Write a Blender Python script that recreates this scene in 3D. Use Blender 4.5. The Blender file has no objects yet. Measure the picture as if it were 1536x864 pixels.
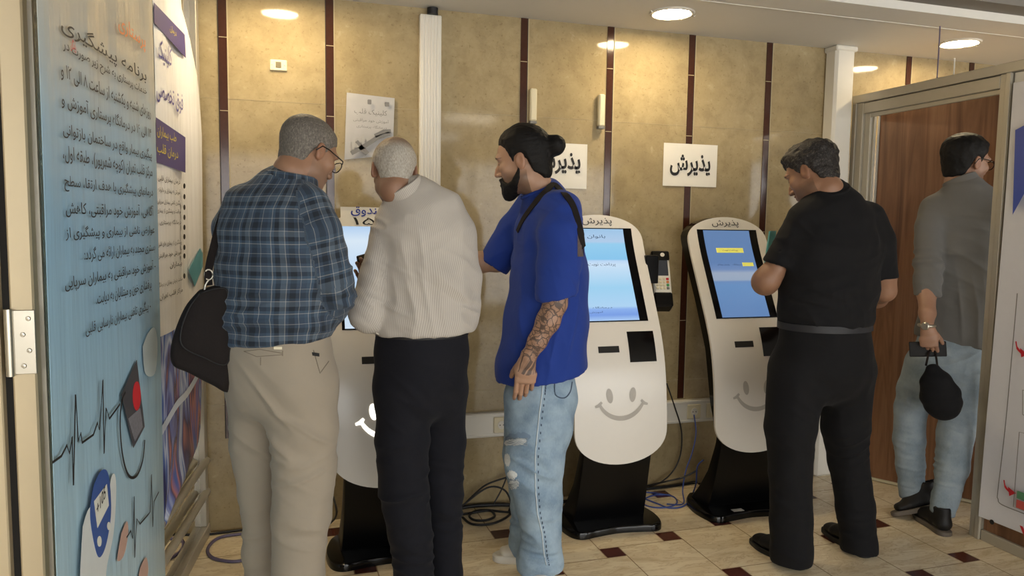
import bpy, math, random
import numpy as np
from mathutils import Vector, Matrix

random.seed(7)
SC = bpy.context.scene
COL = SC.collection

# ---------------------------------------------------------------- camera, world, exposure
IW, IH = 1536.0, 864.0
FPX, YAW, PITCH, ROLL, CAMH = 1120.18, 0.300835, 0.086541, 0.0144114, 1.45
_fw = np.array([math.sin(YAW) * math.cos(PITCH), math.cos(YAW) * math.cos(PITCH), -math.sin(PITCH)])
_r = np.array([math.cos(YAW), -math.sin(YAW), 0.0])
_u = np.cross(_r, _fw)
CR = math.cos(ROLL) * _r + math.sin(ROLL) * _u
CU = -math.sin(ROLL) * _r + math.cos(ROLL) * _u
CAM = np.array([0, 0, CAMH])
cd = bpy.data.cameras.new('camera')
cd.sensor_width = 36.0
cd.lens = FPX / IW * 36.0
cd.clip_start = 0.05
cam = bpy.data.objects.new('camera', cd)
COL.objects.link(cam)
m = Matrix.Identity(4)
for i in range(3):
    m[i][0], m[i][1], m[i][2] = CR[i], CU[i], -_fw[i]
m[2][3] = CAMH
cam.matrix_world = m
SC.camera = cam

SC.view_settings.view_transform = 'Standard'
SC.view_settings.look = 'None'
SC.view_settings.gamma = 1.0
SC.view_settings.use_curve_mapping = False
SC.view_settings.exposure = 0.0
wd = bpy.data.worlds.new('hall_air')
SC.world = wd
wd.use_nodes = True
wd.node_tree.nodes['Background'].inputs[0].default_value = (1.0, 0.93, 0.82, 1)
wd.node_tree.nodes['Background'].inputs[1].default_value = 0.08

LAMP_POWER = 118.0      # radiance of the round ceiling downlights
PANEL_POWER = 9.0      # radiance of the square ceiling panels of the hall behind the camera
LAMP_COL = (1.0, 0.80, 0.50)
PANEL_COL = (1.0, 0.93, 0.81)
FILL_DAYLIGHT = 4.4         # radiance of the unseen glowing panes added as fill light
FILL_COL = (0.97, 0.99, 1.0)

WALL_Y = 3.6175
SOFFIT = 2.462
HALL = 2.62


def ray(px, py):
    return _fw * FPX + CR * (px - IW / 2) - CU * (py - IH / 2)


def P(px, py, Y):
    d = ray(px, py)
    return CAM + d * (Y / d[1])


def on_floor(px, py, z=0.0):
    d = ray(px, py)
    return CAM + d * ((z - CAMH) / d[2])


def on_plane(px, py, p0, n):
    d = ray(px, py)
    return CAM + d * (np.dot(np.asarray(p0) - CAM, n) / np.dot(d, n))


# ---------------------------------------------------------------- materials
MATS = {}


class NT:
    def __init__(s, name):
        s.m = bpy.data.materials.new(name)
        s.m.use_nodes = True
        s.t = s.m.node_tree
        s.b = s.t.nodes['Principled BSDF']

    def n(s, typ, **kw):
        nd = s.t.nodes.new(typ)
        for k, v in kw.items():
            setattr(nd, k, v)
        return nd

    def l(s, a, b):
        s.t.links.new(a, b)

    def val(s, sock, v):
        if isinstance(v, (int, float)):
            sock.default_value = v
        elif isinstance(v, (tuple, list)):
            sock.default_value = v if len(v) != 3 or sock.type == 'VECTOR' else (*v, 1)
        else:
            s.l(v, sock)

    def math(s, op, a, b=None, c=None, clamp=False):
        nd = s.n('ShaderNodeMath', operation=op, use_clamp=clamp)
        s.val(nd.inputs[0], a)
        if b is not None:
            s.val(nd.inputs[1], b)
        if c is not None:
            s.val(nd.inputs[2], c)
        return nd.outputs[0]

    def mix(s, f, a, b, mode='MIX'):
        nd = s.n('ShaderNodeMix', data_type='RGBA', blend_type=mode)
        s.val(nd.inputs[0], f)
        s.val(nd.inputs[6], a)
        s.val(nd.inputs[7], b)
        return nd.outputs[2]

    def ramp(s, f, stops, interp='LINEAR'):
        nd = s.n('ShaderNodeValToRGB')
        nd.color_ramp.interpolation = interp
        el = nd.color_ramp.elements
        while len(el) < len(stops):
            el.new(0.5)
        for e, (p, c) in zip(el, stops):
            e.position = p
            e.color = (*c, 1) if len(c) == 3 else c
        s.val(nd.inputs[0], f)
        return nd.outputs[0]

    def noise(s, vec, scale, detail=4.0, rough=0.55, dist=0.0):
        nd = s.n('ShaderNodeTexNoise')
        if vec is not None:
            s.l(vec, nd.inputs['Vector'])
        nd.inputs['Scale'].default_value = scale
        nd.inputs['Detail'].default_value = detail
        nd.inputs['Roughness'].default_value = rough
        nd.inputs['Distortion'].default_value = dist
        return nd.outputs[0]

    def coord(s, kind='Object'):
        return s.n('ShaderNodeTexCoord').outputs[kind]

    def pos(s):
        return s.n('ShaderNodeNewGeometry').outputs['Position']

    def attr(s, name):
        nd = s.n('ShaderNodeAttribute', attribute_name=name)
        return nd.outputs['Vector']

    def mapping(s, vec, scale=(1, 1, 1), rot=(0, 0, 0), loc=(0, 0, 0)):
        nd = s.n('ShaderNodeMapping')
        s.l(vec, nd.inputs[0])
        nd.inputs[1].default_value = loc
        nd.inputs[2].default_value = rot
        nd.inputs[3].default_value = scale
        return nd.outputs[0]

    def sep(s, vec):
        nd = s.n('ShaderNodeSeparateXYZ')
        s.l(vec, nd.inputs[0])
        return nd.outputs

    def bump(s, h, strength=0.3, dist=0.002):
        nd = s.n('ShaderNodeBump')
        nd.inputs['Strength'].default_value = strength
        nd.inputs['Distance'].default_value = dist
        s.l(h, nd.inputs['Height'])
        s.l(nd.outputs[0], s.b.inputs['Normal'])

    def out(s, col, rough=0.5, spec=0.5, metal=0.0, coat=0.0):
        s.val(s.b.inputs['Base Color'], col)
        s.val(s.b.inputs['Roughness'], rough)
        s.b.inputs['Specular IOR Level'].default_value = spec
        s.b.inputs['Metallic'].default_value = metal
        s.b.inputs['Coat Weight'].default_value = coat
        return s.m


def srgb(r, g, b):
    f = lambda c: (c / 255 / 12.92) if c / 255 <= 0.04045 else ((c / 255 + 0.055) / 1.055) ** 2.4
    return (f(r), f(g), f(b))


def plain(name, col, rough=0.5, spec=0.5, metal=0.0, coat=0.0, mottle=0.06, scale=30):
    """a material with a slight procedural mottle so that nothing is dead flat"""
    if name in MATS:
        return MATS[name]
    t = NT(name)
    n = t.noise(t.coord(), scale, 3)
    c = t.mix(n, tuple(x * (1 - mottle) for x in col), tuple(min(1, x * (1 + mottle)) for x in col))
    MATS[name] = t.out(c, rough, spec, metal, coat)
    return MATS[name]


def emit(name, col, strength):
    if name in MATS:
        return MATS[name]
    t = NT(name)
    t.b.inputs['Emission Color'].default_value = (*col, 1)
    t.b.inputs['Emission Strength'].default_value = strength
    MATS[name] = t.out(tuple(min(1, c) for c in col), 0.4)
    return MATS[name]


def m_marble_wall():
    t = NT('polished_beige_marble')
    v = t.pos()
    n1 = t.noise(v, 2.2, 8, 0.6, 0.6)
    n2 = t.noise(v, 11, 6, 0.65, 0.3)
    n3 = t.noise(v, 58, 4, 0.7)
    c = t.ramp(n1, [(0.3, srgb(157, 140, 107)), (0.5, srgb(170, 153, 118)), (0.7, srgb(180, 163, 128))])
    n4 = t.noise(v, 90, 3, 0.6)
    c = t.mix(t.math('MULTIPLY', t.ramp(n2, [(0.35, (1, 1, 1)), (0.55, (0, 0, 0))]), 0.5), c, srgb(138, 122, 92))
    c = t.mix(t.math('MULTIPLY', n4, 0.35), c, srgb(128, 112, 82))
    c = t.mix(t.math('MULTIPLY', t.ramp(n3, [(0.58, (0, 0, 0)), (0.72, (1, 1, 1))]), 0.45), c, srgb(104, 84, 54))
    c = t.mix(t.math('MULTIPLY', t.ramp(n2, [(0.62, (0, 0, 0)), (0.72, (1, 1, 1))]), 0.5), c, srgb(192, 178, 146))
    return t.out(c, t.math('MULTIPLY_ADD', n3, 0.05, 0.05), 0.28)


def m_tile():
    t = NT('beige_travertine_tile')
    v = t.mapping(t.pos(), (1.6, 5.5, 1), (0, 0, 0.15))
    n1 = t.noise(v, 3.2, 8, 0.62, 0.7)
    n2 = t.noise(t.pos(), 26, 5, 0.6, 0.4)
    c = t.ramp(n1, [(0.28, srgb(204, 182, 146)), (0.45, srgb(230, 213, 180)), (0.6, srgb(238, 224, 194)), (0.75, srgb(224, 206, 170))])
    vein = t.ramp(t.math('ABSOLUTE', t.math('SUBTRACT', n1, 0.5)), [(0.0, (1, 1, 1)), (0.022, (0, 0, 0))])
    c = t.mix(t.math('MULTIPLY', vein, 0.42), c, srgb(172, 142, 104))
    c = t.mix(t.math('MULTIPLY', t.ramp(n2, [(0.6, (0, 0, 0)), (0.72, (1, 1, 1))]), 0.4), c, srgb(184, 158, 118))
    return t.out(c, t.math('MULTIPLY_ADD', n2, 0.1, 0.16), 0.5)


def m_wood():
    t = NT('walnut_door_veneer')
    v = t.mapping(t.coord(), (9, 9, 0.55))
    n1 = t.noise(v, 1.4, 6, 0.6, 1.1)
    n2 = t.noise(t.mapping(t.coord(), (60, 60, 2.0)), 2.0, 4, 0.6)
    c = t.ramp(n1, [(0.3, srgb(98, 66, 46)), (0.45, srgb(132, 94, 66)), (0.55, srgb(152, 112, 82)), (0.7, srgb(110, 76, 54))])
    c = t.mix(t.math('MULTIPLY', n2, 0.35), c, srgb(78, 46, 30))
    return t.out(c, 0.32, 0.5)


M = {}
M['marble'] = m_marble_wall()
M['tile'] = m_tile()
M['wood'] = m_wood()
M['inset'] = plain('dark_red_inset_stone', srgb(84, 42, 34), 0.2, mottle=0.2)
M['grout'] = plain('brown_grout', srgb(140, 114, 82), 0.8)
M['strip'] = plain('brown_red_stone_strip', srgb(64, 37, 27), 0.12, mottle=0.25, scale=60)
M['gap'] = plain('dark_joint', srgb(38, 26, 20), 0.7)
M['joint'] = plain('pale_joint', srgb(176, 160, 126), 0.5)
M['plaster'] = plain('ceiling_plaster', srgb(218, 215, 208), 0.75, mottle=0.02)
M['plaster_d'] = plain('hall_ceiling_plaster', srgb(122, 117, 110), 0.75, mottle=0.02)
M['paint'] = plain('hall_wall_paint', srgb(205, 196, 178), 0.7, mottle=0.03)
M['whiteplastic'] = plain('white_plastic', srgb(220, 216, 206), 0.4, mottle=0.02)
M['ivory'] = plain('ivory_plastic', srgb(214, 205, 176), 0.4, mottle=0.02)
M['alu'] = plain('anodised_aluminium', srgb(178, 172, 158), 0.38, 0.5, 0.35, mottle=0.03)
M['alu_w'] = plain('champagne_aluminium', srgb(206, 190, 158), 0.42, 0.5, 0.25, mottle=0.05, scale=14)
M['steel'] = plain('brushed_steel', srgb(190, 184, 170), 0.3, 0.5, 0.8)
M['rubber'] = plain('dark_rubber_gap', srgb(26, 24, 22), 0.8)
M['blackgloss'] = plain('black_gloss_panel', srgb(6, 6, 7), 0.14, 0.35, mottle=0.1)
M['blacksatin'] = plain('black_powder_coat', srgb(6, 6, 7), 0.35, 0.25, mottle=0.1)
M['kiosk'] = plain('white_lacquered_steel', srgb(222, 216, 206), 0.22, 0.5, mottle=0.015)
M['smile'] = plain('grey_smile_inlay', srgb(172, 165, 155), 0.35)
M['paper'] = plain('white_paper', srgb(226, 222, 212), 0.7, mottle=0.02)
M['ink'] = plain('black_ink', srgb(22, 20, 20), 0.6)
M['inkgrey'] = plain('grey_ink', srgb(120, 118, 116), 0.6)
M['inkpale'] = plain('pale_grey_ink', srgb(176, 174, 170), 0.6)
M['inkblue'] = plain('blue_lettering', srgb(36, 56, 150), 0.5)
M['inkred'] = plain('red_ink', srgb(196, 36, 48), 0.5)
M['inkorange'] = plain('orange_ink', srgb(222, 132, 70), 0.5)
M['cable_k'] = plain('black_cable_sheath', srgb(20, 20, 24), 0.45)
M['cable_b'] = plain('blue_network_cable_sheath', srgb(56, 78, 150), 0.45)
M['cable_g'] = plain('grey_violet_cable_sheath', srgb(92, 84, 110), 0.45)


# ---------------------------------------------------------------- mesh helpers
ORIG = {}


def origin_of(o):
    return ORIG.get(o.name, np.zeros(3))


def mk(name, V, F, mat, parent=None, smooth=False, attrs=None, origin=None, mats=None, midx=None):
    """link ONE mesh object; V in world metres; origin = its object origin (a parent's origin for parts)"""
    V = np.asarray(V, dtype=float).reshape(-1, 3)
    if parent is not None:
        org = origin_of(parent)
    elif origin is not None:
        org = np.asarray(origin, float)
    else:
        org = np.array([(V[:, 0].min() + V[:, 0].max()) / 2, (V[:, 1].min() + V[:, 1].max()) / 2, V[:, 2].min()])
    me = bpy.data.meshes.new(name)
    me.from_pydata((V - org).tolist(), [], [list(map(int, f)) for f in F] if not isinstance(F, np.ndarray) else F.tolist())
    for mm in (mats or [mat]):
        me.materials.append(mm)
    if midx is not None:
        me.polygons.foreach_set('material_index', np.asarray(midx, dtype=np.int32))
    if smooth:
        me.polygons.foreach_set('use_smooth', np.ones(len(me.polygons), dtype=bool))
        if smooth != True:
            try:
                me.set_sharp_from_angle(angle=smooth)
            except Exception:
                pass
    for k, a in (attrs or {}).items():
        at = me.attributes.new(k, 'FLOAT_VECTOR', 'POINT')
        at.data.foreach_set('vector', np.asarray(a, dtype=np.float32).ravel())
    me.update()
    o = bpy.data.objects.new(name, me)
    COL.objects.link(o)
    if parent is not None:
        o.parent = parent
        ORIG[o.name] = org
    else:
        o.location = org
        ORIG[o.name] = org
    return o


def tag(o, label, cat, group=None):
    o['label'] = label
    o['category'] = cat
    if group:
        o['group'] = group
    return o


def thing(name, loc, label, cat, group=None):
    o = bpy.data.objects.new(name, None)
    COL.objects.link(o)
    o.location = loc
    ORIG[o.name] = np.asarray(loc, float)
    return tag(o, label, cat, group)


def struct(o):
    o['kind'] = 'structure'
    return o


class MB:
    """collects simple closed shapes into one mesh"""

    def __init__(s):
        s.V, s.F, s.I = [], [], []

    def add(s, V, F, mi=0):
        b = len(s.V)
        s.V += [tuple(v) for v in V]
        s.F += [[i + b for i in f] for f in F]
        s.I += [mi] * len(F)
        return s

    def box(s, lo, hi, mi=0, bev=0.0, frame=None):
        lo, hi = np.array(lo, float), np.array(hi, float)
        lo, hi = np.minimum(lo, hi), np.maximum(lo, hi)
        if bev <= 0:
            V = [[(lo, hi)[(i >> k) & 1][k] for k in range(3)] for i in range(8)]
            F = [(0, 2, 3, 1), (4, 5, 7, 6), (0, 1, 5, 4), (2, 6, 7, 3), (0, 4, 6, 2), (1, 3, 7, 5)]
        else:
            bm_v, F = [], []
            b = min(bev, *(0.49 * (hi - lo)))
            # chamfered box: 24 verts
            idx = {}
            for sx in (0, 1):
                for sy in (0, 1):
                    for sz in (0, 1):
                        c = np.array([(lo, hi)[sx][0], (lo, hi)[sy][1], (lo, hi)[sz][2]])
                        inn = np.array([b if not sx else -b, b if not sy else -b, b if not sz else -b])
                        for ax in range(3):
                            q = c + inn
                            q[ax] = c[ax]
                            idx[(sx, sy, sz, ax)] = len(bm_v)
                            bm_v.append(q)
            V = bm_v
            for ax in range(3):
                a, c = [(1, 2), (2, 0), (0, 1)][ax]
                for sd in (0, 1):
                    q = []
                    for (p, r) in ((0, 0), (1, 0), (1, 1), (0, 1)):
                        k = [0, 0, 0]
                        k[ax] = sd
                        k[a] = p
                        k[c] = r
                        q.append(idx[(*k, ax)])
                    F.append(q if sd else q[::-1])
                for p in (0, 1):
                    for r in (0, 1):
                        k0 = [0, 0, 0]
                        k0[a] = p
                        k0[c] = r
                        k1 = list(k0)
                        k1[ax] = 1
                        q = [idx[(*k0, a)], idx[(*k1, a)], idx[(*k1, c)], idx[(*k0, c)]]
                        F.append(q if (p ^ r) == 0 else q[::-1])
            for sx in (0, 1):
                for sy in (0, 1):
                    for sz in (0, 1):
                        q = [idx[(sx, sy, sz, a)] for a in range(3)]
                        F.append(q if (sx + sy + sz) % 2 else q[::-1])
        if frame is not None:
            o, X, Y, Z = [np.asarray(t, float) for t in frame]
            V = [o + X * v[0] + Y * v[1] + Z * v[2] for v in V]
        return s.add(V, F, mi)

    def tube(s, pts, r, seg=10, mi=0, closed=False):
        pts = [np.asarray(p, float) for p in pts]
        n = len(pts)
        rr = r if hasattr(r, '__len__') else [r] * n
        V, F = [], []
        up = np.array([0.013, 0.021, 1.0])
        for i, p in enumerate(pts):
            d = pts[min(i + 1, n - 1)] - pts[max(i - 1, 0)]
            d = d / (np.linalg.norm(d) + 1e-9)
            a = np.cross(d, up)
            if np.linalg.norm(a) < 0.05:
                a = np.cross(d, [1, 0.03, 0])
            a /= np.linalg.norm(a)
            if i and np.dot(a, pa) < 0:
                a = -a
            pa = a
            b = np.cross(a, d)
            for k in range(seg):
                t = 2 * math.pi * k / seg
                V.append(p + rr[i] * (a * math.cos(t) + b * math.sin(t)))
        for i in range(n - 1):
            for k in range(seg):
                k2 = (k + 1) % seg
                F.append((i * seg + k, i * seg + k2, (i + 1) * seg + k2, (i + 1) * seg + k))
        F.append(tuple(range(seg))[::-1])
        F.append(tuple(range((n - 1) * seg, n * seg)))
        return s.add(V, F, mi)

    def prism(s, poly, o, X, Y, N, t, mi=0):
        """polygon (2D, counter-clockwise) in the frame o,X,Y thickened by t along N"""
        o, X, Y, N = [np.asarray(q, float) for q in (o, X, Y, N)]
        n = len(poly)
        V = [o + X * a + Y * b for a, b in poly] + [o + X * a + Y * b + N * t for a, b in poly]
        F = [tuple(range(n))[::-1], tuple(range(n, 2 * n))]
        F += [(i, (i + 1) % n, n + (i + 1) % n, n + i) for i in range(n)]
        return s.add(V, F, mi)

    def lathe(s, prof, c, seg=32, mi=0, axis=(0, 0, 1)):
        ax = np.asarray(axis, float)
        ax /= np.linalg.norm(ax)
        a = np.cross(ax, [0.9, 0.1, 0.3])
        a /= np.linalg.norm(a)
        b = np.cross(ax, a)
        V, F = [], []
        for r, z in prof:
            for k in range(seg):
                t = 2 * math.pi * k / seg
                V.append(np.asarray(c) + ax * z + r * (a * math.cos(t) + b * math.sin(t)))
        n = len(prof)
        for i in range(n - 1):
            for k in range(seg):
                k2 = (k + 1) % seg
                F.append((i * seg + k, i * seg + k2, (i + 1) * seg + k2, (i + 1) * seg + k))
        F.append(tuple(range(seg))[::-1])
        F.append(tuple(range((n - 1) * seg, n * seg)))
        return s.add(V, F, mi)

    def ribbon(s, pts, w, o, X, Y, N, t, mi=0):
        """a flat stroke along 2D points"""
        pts = np.asarray(pts, float)
        L, R = [], []
        for i in range(len(pts)):
            d = pts[min(i + 1, len(pts) - 1)] - pts[max(i - 1, 0)]
            d /= np.linalg.norm(d) + 1e-9
            nn = np.array([-d[1], d[0]])
            ww = w[i] if hasattr(w, '__len__') else w
            L.append(pts[i] + nn * ww / 2)
            R.append(pts[i] - nn * ww / 2)
        o, X, Y, N = [np.asarray(q, float) for q in (o, X, Y, N)]
        V, F = [], []
        for lv in (0, t):
            V += [o + X * a[0] + Y * a[1] + N * lv for a in L]
            V += [o + X * a[0] + Y * a[1] + N * lv for a in R]
        n = len(pts)
        for i in range(n - 1):
            F.append((2 * n + i, 3 * n + i, 3 * n + i + 1, 2 * n + i + 1))
            F.append((i, i + 1, n + i + 1, n + i))
            F.append((i, 2 * n + i, 2 * n + i + 1, i + 1))
            F.append((n + i, n + i + 1, 3 * n + i + 1, 3 * n + i))
        F.append((0, n, 3 * n, 2 * n))
        F.append((n - 1, 3 * n - 1, 4 * n - 1, 2 * n - 1)[::-1])
        return s.add(V, F, mi)

    def build(s, name, mat, parent=None, smooth=False, origin=None):
        mats = mat if isinstance(mat, list) else None
        return mk(name, s.V, s.F, mat if mats is None else mat[0], parent, smooth, origin=origin, mats=mats, midx=s.I if mats else None)


def catmull(pts, n=8):
    pts = [np.asarray(p, float) for p in pts]
    out = []
    for i in range(len(pts) - 1):
        p0, p1, p2, p3 = pts[max(i - 1, 0)], pts[i], pts[i + 1], pts[min(i + 2, len(pts) - 1)]
        for k in range(n):
            t = k / n
            out.append(0.5 * ((2 * p1) + (-p0 + p2) * t + (2 * p0 - 5 * p1 + 4 * p2 - p3) * t * t + (-p0 + 3 * p1 - 3 * p2 + p3) * t ** 3))
    out.append(pts[-1])
    return out


def rrect(w, h, r, n=6, cx=0, cy=0):
    out = []
    for (sx, sy, a0) in ((1, 1, 0), (-1, 1, 90), (-1, -1, 180), (1, -1, 270)):
        for k in range(n + 1):
            a = math.radians(a0 + 90 * k / n)
            out.append((cx + sx * (w / 2 - r) + r * math.cos(a), cy + sy * (h / 2 - r) + r * math.sin(a)))
    return out


# ---------------------------------------------------------------- Persian lettering (joined letter forms, right to left)
AR = {'ا': (0xFE8D, 2), 'آ': (0xFE81, 2), 'ب': (0xFE8F, 4), 'پ': (0xFB56, 4), 'ت': (0xFE95, 4), 'ث': (0xFE99, 4), 'ج': (0xFE9D, 4),
      'چ': (0xFB7A, 4), 'ح': (0xFEA1, 4), 'خ': (0xFEA5, 4), 'د': (0xFEA9, 2), 'ذ': (0xFEAB, 2), 'ر': (0xFEAD, 2), 'ز': (0xFEAF, 2),
      'ژ': (0xFB8A, 2), 'س': (0xFEB1, 4), 'ش': (0xFEB5, 4), 'ص': (0xFEB9, 4), 'ض': (0xFEBD, 4), 'ط': (0xFEC1, 4), 'ظ': (0xFEC5, 4),
      'ع': (0xFEC9, 4), 'غ': (0xFECD, 4), 'ف': (0xFED1, 4), 'ق': (0xFED5, 4), 'ک': (0xFB8E, 4), 'گ': (0xFB92, 4), 'ل': (0xFEDD, 4),
      'م': (0xFEE1, 4), 'ن': (0xFEE5, 4), 'ه': (0xFEE9, 4), 'و': (0xFEED, 2), 'ی': (0xFBFC, 4), 'ئ': (0xFE89, 4), 'ـ': (0x640, 0)}


def shape(txt):
    out = []
    n = len(txt)
    for i, ch in enumerate(txt):
        if ch not in AR:
            out.append(ch)
            continue
        pv = i > 0 and txt[i - 1] in AR and AR[txt[i - 1]][1] != 2
        nx = i < n - 1 and txt[i + 1] in AR
        base, k = AR[ch]
        if k == 0:
            out.append(ch)
        elif k == 2:
            out.append(chr(base + (1 if pv else 0)))
        else:
            out.append(chr(base + (3 if pv and nx else 1 if pv else 2 if nx else 0)))
    vis, num = [], ''
    for ch in reversed(out):
        if ch.isdigit():
            num = ch + num
            continue
        vis.append(num)
        num = ''
        vis.append({'(': ')', ')': '('}.get(ch, ch))
    vis.append(num)
    return ''.join(vis)


_TC = {}


def glyphs(txt, bold=0.0, persian=True):
    """flat triangles of a word, as wide as it comes, unit em"""
    key = (txt, bold)
    if key not in _TC:
        c = bpy.data.curves.new('lettering', 'FONT')
        c.body = shape(txt) if persian else txt
        c.resolution_u = 3
        c.offset = bold
        o = bpy.data.objects.new('lettering', c)
        COL.objects.link(o)
        bpy.context.view_layer.update()
        me = o.to_mesh()
        V = np.array([v.co[:] for v in me.vertices]) if len(me.vertices) else np.zeros((1, 3))
        F = [tuple(p.vertices) for p in me.polygons]
        o.to_mesh_clear()
        bpy.data.objects.remove(o)
        _TC[key] = (V, F)
    return _TC[key]


def letter(mb, txt, pl, pr, height, up=(0, 0, 1), N=(0, -1, 0), off=0.0012, mi=0, bold=0.0, persian=True, em=None):
    """write txt so that its ink runs from pl to pr (baseline points); height = ink height, or em size"""
    V, F = glyphs(txt, bold, persian)
    pl, pr, up, N = [np.asarray(q, float) for q in (pl, pr, up, N)]
    x0, x1, y0, y1 = V[:, 0].min(), V[:, 0].max(), V[:, 1].min(), V[:, 1].max()
    fx = (V[:, 0] - x0) / max(1e-6, x1 - x0)
    fy = V[:, 1] * em if em else (V[:, 1] - y0) / max(1e-6, y1 - y0) * height
    W = pl + np.outer(fx, pr - pl) + np.outer(fy, up) + N * off
    mb.add(W, F, mi)


def mask_disc(cx, cy, rx, ry, n=24):
    return [(cx + rx * math.cos(2 * math.pi * k / n), cy + ry * math.sin(2 * math.pi * k / n)) for k in range(n)]


# ================================================================ the room
X0, X1, Y0F = -3.2, 6.6, -4.2


def mk_floor():
    ux, uy, wx, wy = 0.326, 0.0905, 0.0935, -0.41
    ax, ay = 1.347, 2.967
    g = 0.0022
    b = MB()
    b.box((X0, Y0F, -0.06), (X1, WALL_Y + 0.05, -0.0012), 2)
    for i in range(-40, 41):
        for j in range(-40, 41):
            x, y = ax + i * ux + j * wx, ay + i * uy + j * wy
            if not (X0 < x < X1 - 0.45 and Y0F + 0.45 < y < WALL_Y + 0.40):
                continue
            def tile(x0, x1, y0, y1, mi):
                y1 = min(y1, WALL_Y)
                if y1 - y0 < 0.01:
                    return
                b.add([(x0 + g, y0 + g, 0), (x1 - g, y0 + g, 0), (x1 - g, y1 - g, 0), (x0 + g, y1 - g, 0)], [(0, 1, 2, 3)], mi)
            tile(x, x + wx, y - uy, y, 1)
            tile(x + wx, x + wx + ux, y + wy, y, 0)
    return struct(b.build('floor', [M['tile'], M['inset'], M['grout']], origin=(0, 0, 0)))


mk_floor()

# back wall: polished marble slabs between dark stone strips
struct(MB().box((X0, WALL_Y, 0), (X1, WALL_Y + 0.15, 2.75)).build('wall_back', M['marble'], origin=(0, WALL_Y, 0)))
STRIPS = [-1.63, -1.16, -0.70, -0.234, 0.227, 1.166, 1.633, 2.107, 2.590, 3.553, 4.03, 4.50, 4.97, 5.45]
for i, sx in enumerate(STRIPS):
    zb = 0.44 + 0.024 * (sx + 0.234)
    b = MB()
    b.box((sx - 0.017, WALL_Y - 0.004, zb), (sx + 0.017, WALL_Y + 0.001, SOFFIT), 0)
    b.box((sx - 0.021 if sx < 0.3 else sx + 0.017, WALL_Y - 0.0035, zb), (sx - 0.017 if sx < 0.3 else sx + 0.021, WALL_Y + 0.001, SOFFIT), 1)
    b.box((sx + 0.021 if sx > 0.3 else sx + 0.017, WALL_Y - 0.003, zb), (sx + 0.026 if sx > 0.3 else sx + 0.022, WALL_Y + 0.001, SOFFIT), 2)
    for zz in (0.93, 1.42, 1.93, 2.25):
        b.box((sx - 0.017, WALL_Y - 0.0045, zz), (sx + 0.017, WALL_Y + 0.001, zz + 0.003), 2)
    struct(b.build('trim_%d' % (i + 1), [M['strip'], M['gap'], M['joint']]))
struct(MB().box((X0, WALL_Y - 0.0015, 1.985), (X1, WALL_Y + 0.001, 1.9862)).box((X0, WALL_Y - 0.0015, 0.60), (X1, WALL_Y + 0.001, 0.6012)).build('trim_30', M['joint']))
struct(MB().box((X0 - 0.1, Y0F, 0), (X0, WALL_Y + 0.15, 2.75)).build('wall_left', M['paint']))
b = MB().box((X1, 0.6, 0), (X1 + 0.1, WALL_Y + 0.15, 2.75)).box((X1, Y0F, 0), (X1 + 0.1, -3.6, 2.75)).box((X1, -3.6, 0), (X1 + 0.1, 0.6, 0.12)).box((X1, -3.6, 2.42), (X1 + 0.1, 0.6, 2.75))
struct(b.build('wall_right', M['paint']))
b = MB()
for k in range(5):
    yk = -3.6 + 4.2 * k / 4
    b.box((X1 + 0.01, yk - 0.03, 0.12), (X1 + 0.07, yk + 0.03, 2.42))
b.box((X1 + 0.01, -3.6, 0.12), (X1 + 0.07, 0.6, 0.17)).box((X1 + 0.01, -3.6, 2.37), (X1 + 0.07, 0.6, 2.42))
b.box((X1 + 0.075, -3.6, 0.12), (X1 + 0.09, 0.6, 2.42), 1)
struct(b.build('fill_window_2', [M['alu'], emit('added_window_fill', FILL_COL, FILL_DAYLIGHT)]))  # unseen window added as fill light from the right
b = MB().box((X0 - 0.1, Y0F - 0.1, 0), (X1 + 0.1, Y0F, 0.12)).box((X0 - 0.1, Y0F - 0.1, 2.42), (X1 + 0.1, Y0F, 2.75))
b.box((X0 - 0.1, Y0F - 0.1, 0.12), (-2.6, Y0F, 2.42)).box((5.6, Y0F - 0.1, 0.12), (X1 + 0.1, Y0F, 2.42))
struct(b.build('wall_front', M['paint']))
b = MB()
for k in range(7):
    xk = -2.6 + 8.2 * k / 6
    b.box((xk - 0.03, Y0F - 0.07, 0.12), (xk + 0.03, Y0F - 0.01, 2.42))
b.box((-2.6, Y0F - 0.07, 0.12), (5.6, Y0F - 0.01, 0.17)).box((-2.6, Y0F - 0.07, 2.37), (5.6, Y0F - 0.01, 2.42))
b.box((-2.6, Y0F - 0.09, 0.12), (5.6, Y0F - 0.075, 2.42), 1)
struct(b.build('fill_window_1', [M['alu'], emit('added_window_fill', FILL_COL, FILL_DAYLIGHT)]))  # unseen glazed front added as soft fill from behind the camera

# ceiling: low soffit along the wall with a border board, a stepped fascia, the higher hall ceiling
LAMPS_XY = [(-1.76, 3.28), (0.01, 3.29), (1.80, 3.285), (3.54, 3.262), (5.28, 3.27)]
LR = 0.098


def mk_soffit():
    b = MB()
    b.box((X0, 3.05, SOFFIT), (X1, WALL_Y + 0.15, SOFFIT + 0.30), 0)
    b.box((X0, 2.86, SOFFIT - 0.004), (X1, 3.05, SOFFIT + 0.30), 0)
    b.box((X0, 3.046, SOFFIT - 0.006), (X1, 3.056, SOFFIT + 0.01), 0)
    return struct(b.build('ceiling', M['plaster'], origin=(0, 3.2, SOFFIT)))


mk_soffit()
b = MB()
b.box((X0, 2.74, SOFFIT + 0.035), (X1, 2.86, SOFFIT + 0.30))
b.box((X0, 2.55, SOFFIT + 0.075), (X1, 2.74, SOFFIT + 0.30))
b.box((X0, 2.44, SOFFIT + 0.100), (X1, 2.55, SOFFIT + 0.30))
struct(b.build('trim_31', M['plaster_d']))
struct(MB().box((X0, Y0F, HALL), (X1, 2.44, HALL + 0.14)).build('ceiling_hall', M['plaster_d']))

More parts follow.
